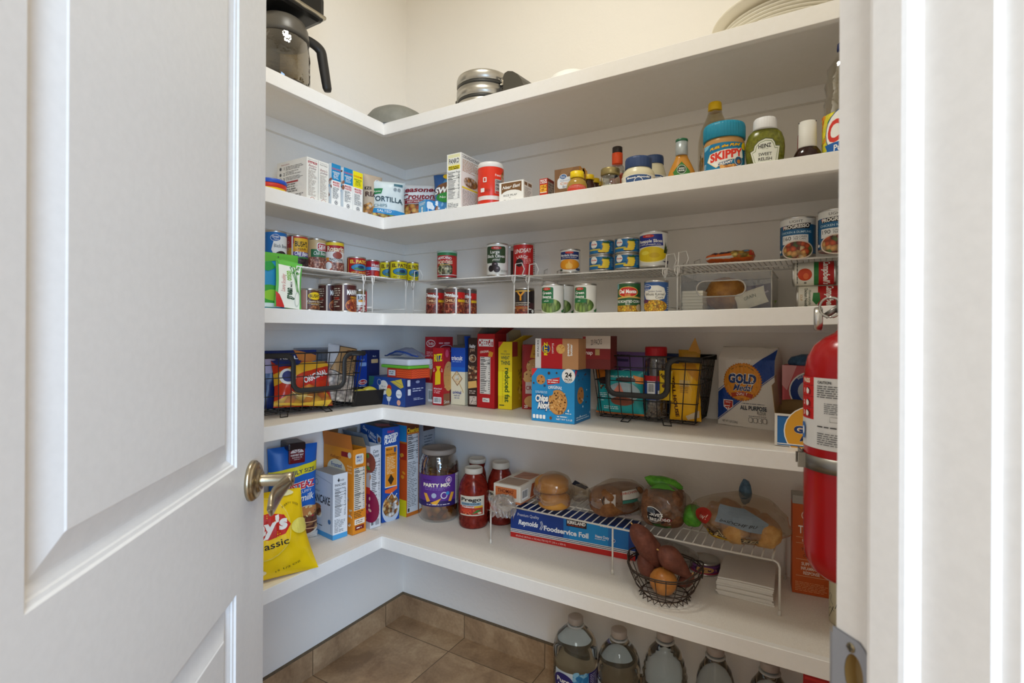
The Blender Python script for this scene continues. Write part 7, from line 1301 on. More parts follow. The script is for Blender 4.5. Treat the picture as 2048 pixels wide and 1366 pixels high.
cart('cereal_box', 'tall blue corn flake box with an orange panel and cereal bowl on its narrow side', zc, (763.8, 1046.6), (798.7, 1036.7), None, 'l', 852, FFB, D=.175,
  f=[('T', "Kellogg's", .48, .955, .028, '#c83a4a', {'w': .4, 'sh': .3, 'b': .02}), ('T', 'FROSTED', .5, .905, .042, WHT, {'w': .78, 'b': .05, 'sh': .2, 'slope': .12}), ('T', 'FLAKES', .46, .855, .042, WHT, {'w': .7, 'b': .05, 'sh': .2, 'slope': .12}), ('R', .16, .36, .86, .80, '#e8e0d0'), ('R', .18, .37, .84, .79, '#df8a22'), ('T', 'MISSION', .4, .765, .02, '#4a2a10', {'w': .34, 'b': .02}), ('P', [(.66, .78), (.8, .78), (.8, .74), (.73, .72), (.66, .74)], '#33507e'), ('T', 'FOR THE TIGERS', .5, .71, .018, '#4a1a08', {'w': .58, 'b': .02}), ('L', .26, .5, .76, .69, 11, '#f0d8a8'), ('P', [(.5, .5), (.68, .44), (.5, .38), (.32, .44)], '#3a2a14'), ('P', [(.16, .34), (.86, .36), (.86, .33), (.5, .29), (.16, .31)], '#e8662a'),
     ('E', .5, .13, .5, .15, '#b8c4d4'), ('E', .5, .16, .46, .12, food('printed_flakes', ['#d8a05a', '#b3722c', '#e8c890', '#e6e2dc', '#9a5a24'], 80)), ('S', [(.3, .24), (.55, .3), (.7, .24), (.85, .28)], .04, '#e6eaf0')],
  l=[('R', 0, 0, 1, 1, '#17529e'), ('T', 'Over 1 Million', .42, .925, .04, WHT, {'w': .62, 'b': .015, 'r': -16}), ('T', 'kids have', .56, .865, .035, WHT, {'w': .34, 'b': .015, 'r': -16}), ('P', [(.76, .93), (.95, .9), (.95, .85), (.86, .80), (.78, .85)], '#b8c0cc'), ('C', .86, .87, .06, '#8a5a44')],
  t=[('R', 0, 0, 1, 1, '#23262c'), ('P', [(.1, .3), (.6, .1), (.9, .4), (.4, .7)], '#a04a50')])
cart('cereal_box', 'yellow-edged oat cereal box with white nutrition side, nearest the party mix jar', zc, (812.7, 1035), (835.6, 1026.7), None, 'l', 848, '#c06a20', D=.085, W=.066,
  f=[('R', 0, .92, 1, 1, '#5a2a14'), ('T', 'Cheerios', .5, .945, .05, '#f0c020', {'w': .94, 'b': .03}), ('N', .05, .62, .95, .90, '#2f3034', '#c9ccd0', 12), ('R', .05, .04, .95, .62, '#c9ccd0'), ('L', .08, .1, .92, .6, 26, '#6a6c70'), ('R', .1, .05, .25, .09, '#3a3a3c'), ('R', 0, 0, .03, 1, '#b8441c')],
  l=[('R', 0, 0, 1, .18, '#d8c81e'), ('R', 0, .18, 1, .8, '#c8521e'), ('R', 0, .62, 1, .8, '#a8301c'), ('R', 0, .82, 1, 1, '#2a8ac4'), ('D', 0, .3, 1, .7, 16, .1, ['#e0922a', '#c8521e', '#d8a840'])])
c = at_z(858, 1024, zc)
carton('cereal_box', 'grey-sided cereal box in shadow, deep in the shelf corner', .075, .19, .36, '#5c4a44', Vector((-1.515, 1.708, zc)), R90 + .0,
  f=[('R', 0, .93, 1, 1, '#3a1f16'), ('R', 0, 0, 1, .93, '#8f949c'), ('L', .08, .3, .92, .88, 18, '#5a5f68')], l=[('R', 0, 0, 1, 1, '#8f949c'), ('L', .08, .1, .92, .88, 20, '#5a5f68')])

# ---------------------------------------------------------------- lowest shelf, back run
x0, y0, r0 = round_at(840, 919, y=1.665); b = S1(x0); q = lambda py, yy=0: z_of(879, py, x0, y0 - r0 * yy) - b; rl = r0 * .85
hj = z_of(877, 893, x0, y0) - b
SNK = food('party_mix', ['#c9762a', '#a85a24', '#8a4a24', '#d8943c', '#6a3a20'], 45)
jar('snack_jar', 'large clear jar of orange party mix with a purple label and dusty lid', (x0, y0, b), face_cam(x0, y0), body=[(0, .001), (r0 * .9, .001), (r0, .014), (r0, hj * .66), (r0 * .985, hj * .76), (r0 * .93, hj * .84), (r0 * .85, hj * .89), (rl * .97, hj * .93)], glass=clear('snack_jar_plastic', '#dcd8d4', .05, .45, .9), fill=[(0, .004), (r0 * .88, .004), (r0 * .965, .018), (r0 * .965, hj * .62), (r0 * .8, hj * .645), (0, hj * .66)], fillmat=SNK,
    cap=[(rl * .99, hj * .92), (rl * 1.02, hj * .925), (rl * 1.02, hj * .975), (rl * .98, hj * .99), (rl * .9, hj * .99), (rl * .88, hj * .985), (0, hj * .985)], capmat='#8f857c r.55', cat='jar',
    lab=(r0 * 1.0, q(1012, 1), q(950, 1), 3.1, '#5a2f86', [('R', 0, 0, 1, .18, '#2f1f5c'), ('R', .80, 0, 1, 1, '#cfc8c4'), ('L', .82, .08, .98, .92, 18, '#4a4448'), ('C', .66, .84, .055, '#d8c8e0'), ('C', .66, .84, .045, '#5a2f86'), ('C', .66, .84, .03, '#d8a8c8'), ('T', 'PARTY MIX', .46, .69, .105, '#f0e6d0', {'w': .46, 'b': .045}), ('T', 'variety', .3, .85, .05, '#2a1a3a', {'w': .16}), ('L', .26, .52, .68, .62, 2, '#8a6ab0'), ('P', [(.24, .42), (.3, .42), (.36, .18), (.3, .14)], '#e0a23a'), ('P', [(.36, .12), (.54, .28), (.46, .05)], '#e8a830'), ('C', .42, .36, .04, '#a8b0c8'), ('C', .58, .36, .055, '#d8d0dc'), ('C', .58, .36, .04, '#5a2f86'), ('P', [(.7, .44), (.76, .42), (.7, .14), (.65, .16)], '#e0a23a'), ('C', .64, .42, .03, '#3a8ac4'), ('L', .3, .04, .8, .1, 1, '#d8d0dc')]))
SAU = mottled('tomato_sauce', '#5c130c', '#84261a', 60, .16, .15)
for i, (pl, pr, yy, cl, cr, pt, pbm, nm, rk) in enumerate(((918.8, 979, 1.672, 929, 966.4, 934, 948, 'frontmost big jar of red pasta sauce with white cap, beside the party mix', 1), (928, 984, 1.765, 934.5, 970.5, 916, 927, 'big pasta sauce jar standing behind the frontmost one', .68), (976, 1030, 1.757, 983, 1019.5, 923, 938, 'big pasta sauce jar half hidden by the bread box at the rack', 1))):
    x0, y0, r0 = round_at(pl, pr, y=yy); r0 *= rk; b = S1(x0); mid = (cl + cr) / 2; rc = round_at(cl, cr, y=yy)[2] * .97
    H = z_of(mid, pt, x0, y0) - b; hc = z_of(mid, pbm, x0, y0 - rc) - b
    jar('pasta_sauce_jar', nm, (x0, y0, b), face_cam(x0, y0) - .12, body=[(0, 0), (r0 * .9, 0), (r0 * .96, .008), (r0 * .97, .028), (r0 * .93, .036), (r0 * .96, .045), (r0 * 1.0, .055), (r0 * 1.0, hc * .62), (r0 * .98, hc * .70), (r0 * .90, hc * .80), (r0 * .74, hc * .90), (rc * .93, hc * .97), (rc * .92, hc), (0, hc)], glass=SAU, cat='jar',
        cap=[(rc * .98, hc - .002), (rc, hc), (rc, H - .003), (rc * .95, H), (rc * .86, H), (rc * .84, H - .002), (0, H - .002)], capmat='#c9c2b4 r.45', group='big jars of red pasta sauce',
        lab=(r0, .052, hc * .62, 1.75, '#cdc6b4', [('T', 'Prego', .46, .82, .17, '#1c1a18', {'w': .80, 'b': .035}), ('R', .06, .52, .85, .67, '#7a96a8'), ('T', 'LOWER SODIUM', .45, .60, .065, '#1c2a34', {'w': .66, 'b': .02}), ('R', .0, .06, .93, .5, '#a8301f'), ('R', .6, .4, .93, .5, '#d8a22a'), ('T', 'Traditional', .34, .45, .08, WHT, {'w': .5, 'b': .02}), ('E', .3, .25, .22, .1, '#c8442a'), ('P', [(.5, .1), (.7, .3), (.9, .3), (.7, .16)], '#3a7a34'), ('E', .8, .14, .08, .05, '#d8c8a8'), ('D', .1, .08, .6, .3, 18, .03, ['#c8442a', '#d87a4a', '#8a2014'])]))
# big wire rack
ZR = S1(-.5); YK = 1.557; xl = at_z(985.4, 1084.5, ZR).x; xr = at_z(1560, 1226.5, ZR).x; HR = .146
t = thing('wire_rack', 'white wire shelf rack carrying bread and buns on the lowest shelf', 'rack', (xl, YK, ZR)); Lr_ = xr - xl; Dr = .245; RW = '#d9d4cb r.4'; m = MB()
fr = [(.018, 0, HR), (Lr_ - .018, 0, HR), (Lr_ - .018, Dr, HR), (.018, Dr, HR)]; m.tube([fr[0], fr[1]], .0030, RW, 8); m.tube([fr[3], fr[2]], .0030, RW, 8); m.tube([fr[0], fr[3]], .0026, RW, 8); m.tube([fr[1], fr[2]], .0026, RW, 8); m.tube([(.018, Dr / 2, HR - .004), (Lr_ - .018, Dr / 2, HR - .004)], .0026, RW, 8)
n = int(Lr_ / .0265)
for i in range(1, n): x = .018 + (Lr_ - .036) * i / n; m.tube([(x, -.001, HR), (x, Dr + .001, HR)], .0018, RW, 6)
m.build('wire_shelf', t)
for x, sg in ((0, 1), (Lr_, -1)):
    for y in (0, Dr):
        lg = MB(); lg.tube([(x, y, .0045), (x, y, HR - .016), (x + sg * .004, y, HR - .005), (x + sg * .012, y, HR), (x + sg * .02, y, HR)], .0030, RW, 8); lg.lathe([(0, 0), (.0046, 0), (.0046, .007), (.0036, .016), (0, .017)], '#cfcac0 r.5', 12, cx=x, cy=y); lg.build('leg', t)
lg = MB(); xm = at_z(1227.3, 1146, ZR).x - xl; lg.tube([(xm, 0, .0045), (xm, 0, HR)], .0030, RW, 8); lg.lathe([(0, 0), (.0046, 0), (.0046, .007), (.0036, .016), (0, .017)], '#cfcac0 r.5', 12, cx=xm, cy=0); lg.build('leg', t)
ZK = ZR + HR + .0035
# bread box in its bag
Wd, d, h, r, A, B, n_ = boxP(ZK, (990, 1001), (1038.7, 1011.7), None, 'r', 981)
W1, D1, H1 = .118, .235, .062; A = Vector((-1.075 + .02, YK - .022, 0)); r = math.radians(4); 
P0_ = at_z(988, 999, ZK); P1_ = at_z(1039.5, 1011, ZK)
o = carton('muffin_box', 'white and orange bread box in clear wrap lying lengthwise at the left of the rack', (P1_ - P0_).length, .20, H1, '#d3cbbd', Vector(((P0_.x + P1_.x) / 2 + .0, (P0_.y + P1_.y) / 2 + .10, ZK)), 0, bev=.004,
  f=[('B', .08, .32, .86, .84, '#c06a3a', .01), ('T', "THOMAS'", .46, .64, .2, '#6a2a1c', {'w': .6, 'b': .02}), ('R', .34, .3, .62, .46, '#5f8f9a'), ('R', 0, 0, 1, .12, '#c9784a')],
  r=[('R', .0, 0, 1, .08, '#b56a3c'), ('P', [(.35, .12), (.98, .12), (.98, .9), (.42, .88)], '#a8532c'), ('V', .06, .2, .28, .75), ('T', 'ENGLISH', .7, .5, .16, '#6a2a18', {'w': .4})],
  t=[('B', .1, .06, .9, .45, '#a08670', .06), ('B', .2, .5, .85, .92, '#b07a5c', .06), ('T', 'Nooks', .4, .48, .06, '#3a2a24', {'w': .3, 'r': 60}), ('S', [(.3, .6), (.8, .85)], .03, '#7a3020')])
m = MB(); CRM = clear('crinkled_film', '#e0d8d0', .15, .45, .95, .18)
m.surf(lambda a, b: (lambda p: (p[0], p[1], p[2]))(lump(a, b, (.045, .02, .03), 14)), 20, 12, CRM)
for i in range(5): m.surf(lambda a, b, i=i: (-.04 + .02 * i + .03 * (a - .5) + .006 * math.sin(b * 6 + i), -.012 - .012 * math.sin(a * 3 + i), -.045 + .07 * b + .008 * math.sin(a * 7 + i)), 6, 8, CRM)
m.build('wrap_end', o, (0, -.115, .004))
# hamburger buns
BUN = mottled('bun_crust', '#b3782a', '#c98f3e', 14, .42, .15); 
FILM = clear('bread_film', '#efe8dc', .1, .22, .97, .03)
def bag_film(name, parent, R, loc, seed, mat=None, extra=()):
    m = MB(); m.surf(lambda a, b: lump(a, b, R, seed), 36, 22, mat or clear('bread_film', '#efe8dc', .1, .22, .97, .03)); return m.build(name, parent, loc)
c = at_z(1106, 1000, ZK); yy = YK + .075; c = at_y(1108, yy)
for i, (dz, dx, R) in enumerate(((0, .004, .056), (.044, -.006, .060))):
    m = MB(); m.lathe([(0, 0), (R * .9, 0), (R, .006), (R * 1.0, .016), (R * .97, .020), (R * 1.0, .024), (R * .96, .036), (R * .75, .047), (R * .4, .053), (0, .055)][:], BUN, 40, sy=.92, jit=lambda a, z: 1 + .02 * math.sin(3 * a + z * 50))
    m.build('hamburger_bun', None, (c.x + dx, c.y, ZK + dz * 1.22 + .0005), .3 * i, label='%s golden hamburger bun of the bagged pair on the rack' % ('lower', 'upper')[i], category='bun')
fl_ = bag_film('bun_bag', None, (.073, .066, .062), (c.x, c.y, ZK + .056), 3); fl_['label'] = 'clear bag around the two stacked golden buns'; fl_['category'] = 'bag'
c = at_y(1160, YK + .17); m = MB(); m.surf(lambda a, b: lump(a, b, (.048, .03, .032), 8), 24, 14, clear('bread_film', '#efe8dc')); m.add([(-.02, -.02, .03), (.03, -.012, .016), (.035, .0, .022), (-.016, .0, .04)], [(0, 1, 2, 3)], '#22283a r.3')
m.xf(Matrix.Translation((0, 0, .033))); m.build('scrap_film_bag', None, (c.x, c.y, ZK), label='small crumpled clear bag with a dark corner, between the buns and the brown loaf', category='bag')
# brown loaf
def loaf(name, lab, loc, rot, R, crust, seed, sq=3.2, flat=.0):
    def f(a, b):
        x = (b - .5) * 2; t = 2 * PI * a; c_, s_2 = math.cos(t), math.sin(t); k = 1 / ((abs(c_) ** sq + abs(s_2) ** sq) ** (1 / sq)); e = (1 - abs(x) ** 5) ** .3
        n = 1 + .05 * noise.noise(Vector((x * 2.2, c_ * 1.5 + seed, s_2 * 1.5))); return (R[0] * x, R[1] * k * c_ * e * n, R[2] * k * s_2 * e * n)
    m = MB(); m.surf(lambda a, b: f(a, b), 36, 26, crust); zm = min(v[2] for v in m.v); m.xf(Matrix.Translation((0, 0, -zm)))
    return m.build(name, None, loc, rot, label=lab, category='bread')
CRU = mottled('brown_crust', '#6e4526', '#93643a', 40, .5, .3); CR2 = mottled('seeded_crust', '#5c3a26', '#8c6040', 70, .5, .5)
c = at_y(1236, YK + .125)
loaf('bread_loaf', 'plain brown bread loaf in a printed clear bag, left of the green-topped one', (c.x, c.y, ZK), math.radians(62), (.095, .053, .048), CRU, 2)
m = MB(); m.surf(lambda a, b: lump(a, b, (.112, .068, .056), 17), 36, 22, clear('bread_film', '#efe8dc')); m.xf(Matrix.Translation((0, 0, .056)))
def onlump(R, seed, zc_):
    def fn(u, v, h, R=R):
        q = 2 * PI * u; p = PI * v; x, y, z = lump(u, 1 - v, R, seed); k = 1 + .012; return (x * k, y * k, z * k + zc_)
    return fn
lumpart = lambda items: Art(1, 1, *items)
m.art(lumpart([('R', .70, .55, .82, .70, '#c9c4b8'), ('R', .70, .48, .80, .54, '#3f7a6a'), ('T', 'OROWEAT', .76, .66, .035, '#a8402c', {'w': .14, 'b': .02}), ('R', .60, .44, .66, .66, '#b8b0a8'), ('S', [(.59, .4), (.59, .72)], .006, '#2a2a2a'), ('S', [(.83, .4), (.84, .72)], .006, '#2a2a2a')]), onlump((.112, .068, .056), 17, .056), cu=.02, cv=.03)
m.build('bread_bag', None, (c.x, c.y, ZK), math.radians(62), label='clear printed bag around the plain brown loaf', category='bag')
# seeded loaf with green print
c = at_y(1330, YK + .10)
loaf('bread_loaf', 'dark seeded sandwich loaf in a green printed bag at the middle of the rack', (c.x, c.y, ZK), math.radians(4), (.066, .062, .058), CR2, 5)
m = MB(); Rb = (.080, .075, .066); m.surf(lambda a, b: lump(a, b, Rb, 23), 36, 22, clear('bread_film', '#efe8dc')); m.xf(Matrix.Translation((0, 0, .064)))
GRR = '#3f7a2c'
m.art(lumpart([('R', .58, .14, .92, .27, GRR), ('T', '20% MORE', .75, .22, .035, '#1f2a18', {'w': .14, 'b': .03}), ('P', [(.62, .78), (.7, .92), (.84, .95), (.92, .8), (.84, .84), (.74, .82)], '#5aa03a'), ('E', .71, .43, .065, .115, WHT), ('E', .71, .43, .06, .105, '#23202a'), ('E', .70, .48, .035, .05, '#6a7480'), ('T', "DAVE'S", .735, .44, .045, WHT, {'w': .09, 'b': .03}), ('T', 'BREAD', .74, .37, .045, WHT, {'w': .09, 'b': .03}), ('C', .805, .37, .034, '#8c1f24'), ('T', '60', .805, .37, .05, WHT, {'w': .045, 'b': .04}), ('R', .77, .285, .86, .32, '#23202a'), ('T', 'THIN SLICED', .81, .302, .022, WHT, {'w': .07})]), onlump(Rb, 23, .064), cu=.02, cv=.03)
m.build('bread_bag', None, (c.x, c.y, ZK), 0, label='clear bag with green print and dark oval around the seeded loaf', category='bag')
GF = mottled('green_film', '#4a8f2c', '#6ab83c', 50, .25, .6)
m = MB(); m.surf(lambda a, b: lump(a, b, (.058, .022, .020), 31), 24, 12, GF); m.build('gathered_top', bpy.data.objects['bread_bag.001'], (-.004, .01, .128), (0, .12, .2))
m = MB(); m.surf(lambda a, b: lump(a, b, (.030, .03, .034), 33), 20, 12, GF); m.build('bag_tail', bpy.data.objects['bread_bag.001'], (.088, -.002, .045))
# brioche
BR = mottled('brioche_crust', '#a8743a', '#d3a868', 16, .4, .2); yy = YK + .11
for i, (px, dy, dz) in enumerate(((1436, 0, 0), (1472, -.05, 0), (1500, .01, 0), (1530, -.04, 0), (1462, .045, .0))):
    c = at_y(px, yy + dy); m = MB(); m.surf(lambda a, b, i=i: lump(a, b, (.041, .054, .046), 40 + i), 26, 16, BR); zm = min(v[2] for v in m.v); m.xf(Matrix.Translation((0, 0, -zm)))
    m.build('brioche_bun', None, (c.x, c.y, ZK), .2 * i, label='golden brioche roll in the clear bag at the right of the rack, %s' % ('leftmost', 'front left', 'back right', 'front right', 'back left')[i], category='bun', group='brioche rolls in one bag')
c = at_y(1482, yy - .012); Rb = (.128, .088, .070)
m = MB(); m.surf(lambda a, b: lump(a, b, Rb, 47), 40, 24, clear('bread_film', '#efe8dc')); m.xf(Matrix.Translation((0, 0, .068)))
m.art(lumpart([('P', [(.55, .26), (.62, .33), (.7, .27), (.8, .22), (.9, .27), (.96, .24), (.96, .20), (.55, .20)], '#c9a01c'), ('P', [(.55, .2), (.62, .27), (.7, .22), (.8, .16), (.9, .22), (.96, .19), (.96, .10), (.55, .12)], '#b02a1c'), ('E', .62, .52, .045, .10, '#a8281c'), ('T', 'New!', .62, .52, .06, '#e8c8b8', {'w': .07, 'sh': .3, 'r': 8}), ('P', [(.68, .72), (.78, .72), (.86, .56), (.86, .42), (.68, .5)], '#7d8a94'), ('T', 'BRIOCHE BUNS', .77, .52, .04, '#2a2c30', {'w': .15, 'b': .01, 'r': -8}), ('T', 'Artesano', .76, .33, .09, '#2c221c', {'w': .20, 'b': .03, 'o': '#cdb890', 'ow': .07, 'r': -6}), ('T', '8', .64, .31, .06, '#3a2a1c', {})]), onlump(Rb, 47, .068), cu=.02, cv=.03)
m.build('bun_bag', None, (c.x, c.y, ZK), 0, label='clear printed bag of golden rolls with red and yellow edge, right end of the rack', category='bag')
m = MB(); m.surf(lambda a, b: lump(a, b, (.018, .014, .038), 52), 16, 10, mottled('blue_tail', '#3a5268', '#5c7a90', 60, .3, .5)); m.build('blue_tail', bpy.data.objects['bun_bag.001'], (.012, .02, .136))
# foil carton with a pale lace-edged sheet above
FO = '#1c3c86'
o = cart('foil_box', 'long blue and red foodservice foil carton under the wire rack', S1(-.75), (1021, 1073), (1271, 1123), None, 'r', 1058, FO, D=.085, H=.104,
  f=[('R', .45, .2, .95, 1, '#1f6fb4'), ('R', .5, .2, .8, 1, '#1f86c4'), ('R', .95, .2, 1, 1, FO), ('R', 0, 0, 1, .18, '#b8241f'), ('R', 0, .18, 1, .205, '#e6e0d8'), ('R', 0, .205, 1, .23, '#1c2a5c'), ('R', 0, .23, 1, .26, '#e6e0d8'), ('R', 0, .26, 1, .285, '#1c2a5c'), ('R', 0, .285, 1, .31, '#e6e0d8'), ('T', 'Premium Quality', .155, .84, .1, '#dfe0e4', {'w': .185}), ('T', 'Reynolds', .155, .58, .16, '#eceef0', {'w': .17, 'b': .04, 'sh': .2}), ('S', [(.255, .45), (.27, .58), (.26, .72)], .006, '#c9d0dc'), ('S', [(.265, .43), (.283, .58), (.27, .74)], .006, '#c9d0dc'), ('T', 'Foodservice Foil', .47, .53, .16, '#eceef0', {'w': .36, 'b': .035}), ('R', .475, .74, .635, .97, '#2a1f22'), ('T', 'KIRKLAND', .555, .88, .1, '#e6e2dc', {'w': .145, 'b': .05}), ('L', .485, .76, .625, .81, 1, '#b8402c'), ('T', 'Heavy Duty', .755, .58, .09, '#e0e4ea', {'w': .105, 'b': .03}), ('L', .70, .46, .81, .52, 1, '#c9d0dc'), ('C', .84, .53, .014, '#e0e4ea'), ('C', .84, .53, .011, FO), ('L', .74, .9, .94, .95, 1, '#c9d0dc'), ('T', '69.67m2 (457mm x 152.4m) 750 SQ FT (18 in x 500 ft)', .26, .09, .06, '#e8c8c0', {'w': .42})])
c = at_z(1246, 1033, ZK + .004); m = MB(); LC = '#d8ccc8 r.5'
m.surf(lambda a, b: ((a - .5) * .20, (b - .5) * .045 + .01 * math.sin(a * 3), .002 + .012 * (1 - b) * abs(a - .4) + .002 * math.sin(a * 20)), 30, 4, LC)
m.art(Art(.20, .045, ('D', .05, .2, .95, .9, 70, .014, ['#b8959a', '#8a7478', '#ece4e0'])), lambda u, v, h: ((u / .2 - .5) * .20, (v / .045 - .5) * .045 + .01 * math.sin(u / .2 * 3), .0035 + .012 * (1 - v / .045) * abs(u / .2 - .4) + h), cu=.01)
m.build('paper_strip', None, (c.x + .003, c.y + .01, ZK + .0005), -.06, label='pale pink patterned paper strip on the rack below the brown loaf', category='paper')
m = MB(); cc = at_y(1180, YK + .15); m.surf(lambda a, b: lump(a, b, (.13, .035, .018), 61), 30, 14, mottled('crumpled_foil', '#8f8a86', '#c9c4be', 50, .2, 1.0, dist=.006)); 
# low film parcel lying behind the foil carton, under the rack
cc = at_y(1330, YK + .165); m = MB(); m.surf(lambda a, b: lump(a, b, (.11, .05, .035), 63), 30, 16, clear('parcel_film', '#b8b0a8', .1, .4, .85, .25)); m.box(-.06, -.03, -.025, .03, .02, .0, '#5a3a30 r.5', .004); m.box(-.03, -.035, -.03, .02, -.028, -.01, '#b8342c r.4'); m.xf(Matrix.Translation((0, 0, .036)))
m.build('film_wrapped_parcel', None, (cc.x, cc.y, S1(cc.x)), 0, label='film-wrapped dark parcel lying under the rack behind the sweet potatoes', category='package')
# small wire basket with sweet potatoes and an onion
x0, y0, r0 = round_at(1253, 1409, y=1.50); ZB = S1(x0); q = lambda py, yy=y0: z_of(1331, py, x0, yy) - ZB
Ft = at_z(1339, 1218, ZB); y0 = Ft.y + .052 + .018; c = at_y(1332, y0); x0 = c.x; r1 = round_at(1253, 1409, y=y0)[2] * .97; rb_ = .062; hB = z_of(1332, 1130, x0, y0) - ZB
t = thing('wire_bowl', 'small round dark wire basket holding sweet potatoes and an onion', 'basket', (x0, y0, ZB)); m = MB(); BR_ = '#3a2c22 r.4'
def ring(r, z, rad, wob=0): m.tube([(r * math.sin(a), -r * math.cos(a), z + wob * math.sin(2 * a)) for a in [2 * PI * i / 40 for i in range(40)]], rad, BR_, 5, closed=True)
hf = .010
for k_, (rr, zz_) in enumerate(((r1, hB), (r1 * .985, hB - .006), (rb_ * 1.32, hf + (hB - hf) * .3), (rb_, hf))): ring(rr, zz_, .0017 if k_ else .0021)
ns_ = 22
for i in range(ns_):
    a = 2 * PI * i / ns_; s_a, c_a = math.sin(a), -math.cos(a); pr_ = [(r1, hB), (r1 * .8 + rb_ * .2, hB * .72), (rb_ * 1.32, hf + (hB - hf) * .3), (rb_ * 1.02, hf)]
    m.tube([(r * s_a, r * c_a, z) for r, z in pr_], .0013, BR_, 5)
    a2 = a + PI / ns_; m.tube([(rb_ * s_a, rb_ * c_a, hf), (rb_ * 1.16 * math.sin(a2), -rb_ * 1.16 * math.cos(a2), .0016), (rb_ * math.sin(a + 2 * PI / ns_), -rb_ * math.cos(a + 2 * PI / ns_), hf)], .0013, BR_, 5)
for i in range(5): y = -rb_ * .8 + rb_ * .4 * i; e = math.sqrt(max(0, rb_ ** 2 - y * y)); m.tube([(-e, y, hf), (e, y, hf)], .0013, BR_, 4)
m.build('wire_body', t)
for sg in (-1, 1):
    h_ = MB(); h_.tube([(sg * r1 * math.cos(q_), -sg * r1 * math.sin(q_) * 0 + r1 * math.sin(q_), hB + .026 * math.cos(q_ * 1.6) - .006) for q_ in [(-.9 + 1.8 * i / 12) for i in range(13)]], .0022, BR_, 6)
    h_.tube([(sg * r1 * 1.01, 0, hB + .018), (sg * r1 * 1.0, .004, hB - .004), (sg * r1 * 1.02, -.006, hB + .008), (sg * r1 * .99, -.002, hB - .012)], .0022, BR_, 6); h_.build('side_handle', t)
SP = mottled('sweet_potato_skin', '#5e3428', '#7e4a3a', 38, .6, .5); 
def spud(lab, pts, rad, seed):
    P_ = [Vector(p) for p in pts]; n = 22; path = []; rr = []
    for i in range(n + 1):
        q = i / n; a = (1 - q) ** 2; b = 2 * q * (1 - q); c_ = q * q; path.append(P_[0] * a + P_[1] * b + P_[2] * c_)
        rr.append(max(.0012, rad * (math.sin(PI * (q ** .85)) ** .72) * (1 + .10 * noise.noise(Vector((q * 4, seed, 0))))))
    m = MB(); m.tube(path, rr, SP, 20)
    for i, v in enumerate(m.v): n_ = noise.noise(Vector(v) * 40) * .0016; m.v[i] = (v[0] + n_, v[1] + n_, v[2])
    d = (path[0] - path[1]).normalized(); m.tube([path[0] - d * .002, path[0] + d * .005], .0022, '#c9a060 r.6', 8)
    m.build('sweet_potato', None, None, None, label=lab, category='sweet potato')
tipA = at_y(1264, y0 - .01, 1048); tipB = at_y(1317, y0 - .035, 1100)
spud('longest sweet potato, pointing up past the rack edge', [tipA, Vector((x0 - .052, y0 + .01, ZB + .125)), Vector((x0 + .005, y0 + .035, ZB + .045))], .034, 1)
spud('sweet potato leaning to the right in front of the longest one', [tipB, Vector((x0 + .018, y0 - .018, ZB + .125)), Vector((x0 + .072, y0 + .008, ZB + .060))], .031, 2)
spud('sweet potato low at the left inside the small wire basket', [Vector((x0 - .066, y0 + .0, ZB + .105)), Vector((x0 - .062, y0 - .005, ZB + .06)), Vector((x0 - .02, y0 + .016, ZB + .030))], .024, 3)
spud('shadowed sweet potato at the right inside the small wire basket', [Vector((x0 + .075, y0 + .01, ZB + .075)), Vector((x0 + .055, y0 + .02, ZB + .04)), Vector((x0 + .030, y0 + .028, ZB + .03))], .018, 4)
ON = mottled('onion_skin', '#a8682c', '#c98a48', 22, .3, .15); on_ = thing('onion', 'round yellow onion at the front of the small wire basket', 'onion', (x0 + .002, y0 - .022, ZB + .0125))
m = MB(); Ro = .0395; m.lathe([(0, 0), (Ro * .3, .001), (Ro * .7, .010), (Ro * .95, .026), (Ro, .038), (Ro * .94, .050), (Ro * .72, .062), (Ro * .4, .070), (Ro * .14, .073), (0, .074)], ON, 32, jit=lambda a, z: 1 + .02 * math.sin(2 * a + 1)); m.build('bulb', on_)
m = MB(); m.tube([(0, 0, .072), (.001, .001, .08), (.003, 0, .086)], [.004, .0025, .001], '#8a6a3c r.7', 7); m.build('dry_neck', on_)
# flat tin
x1, y1, r1_ = round_at(1382, 1443.6, y=1.735); b = S1(x1); hT = .038
o = can('fish_can', 'short round purple-labelled tin with a grey lid, under the rack', r1_, hT, '#5a3060', [('R', 0, .7, 1, .9, '#7a4a86'), ('E', .5, .5, .2, .34, '#c9985a'), ('T', 'Wild', .5, .5, .3, '#3a1a3c', {'w': .2}), ('R', 0, 0, 1, .16, '#a82c4a'), ('D', .1, .2, .9, .6, 14, .03, ['#8a3a7a', '#c9a070', '#3a2450'])], (x1, y1, b), face_cam(x1, y1))
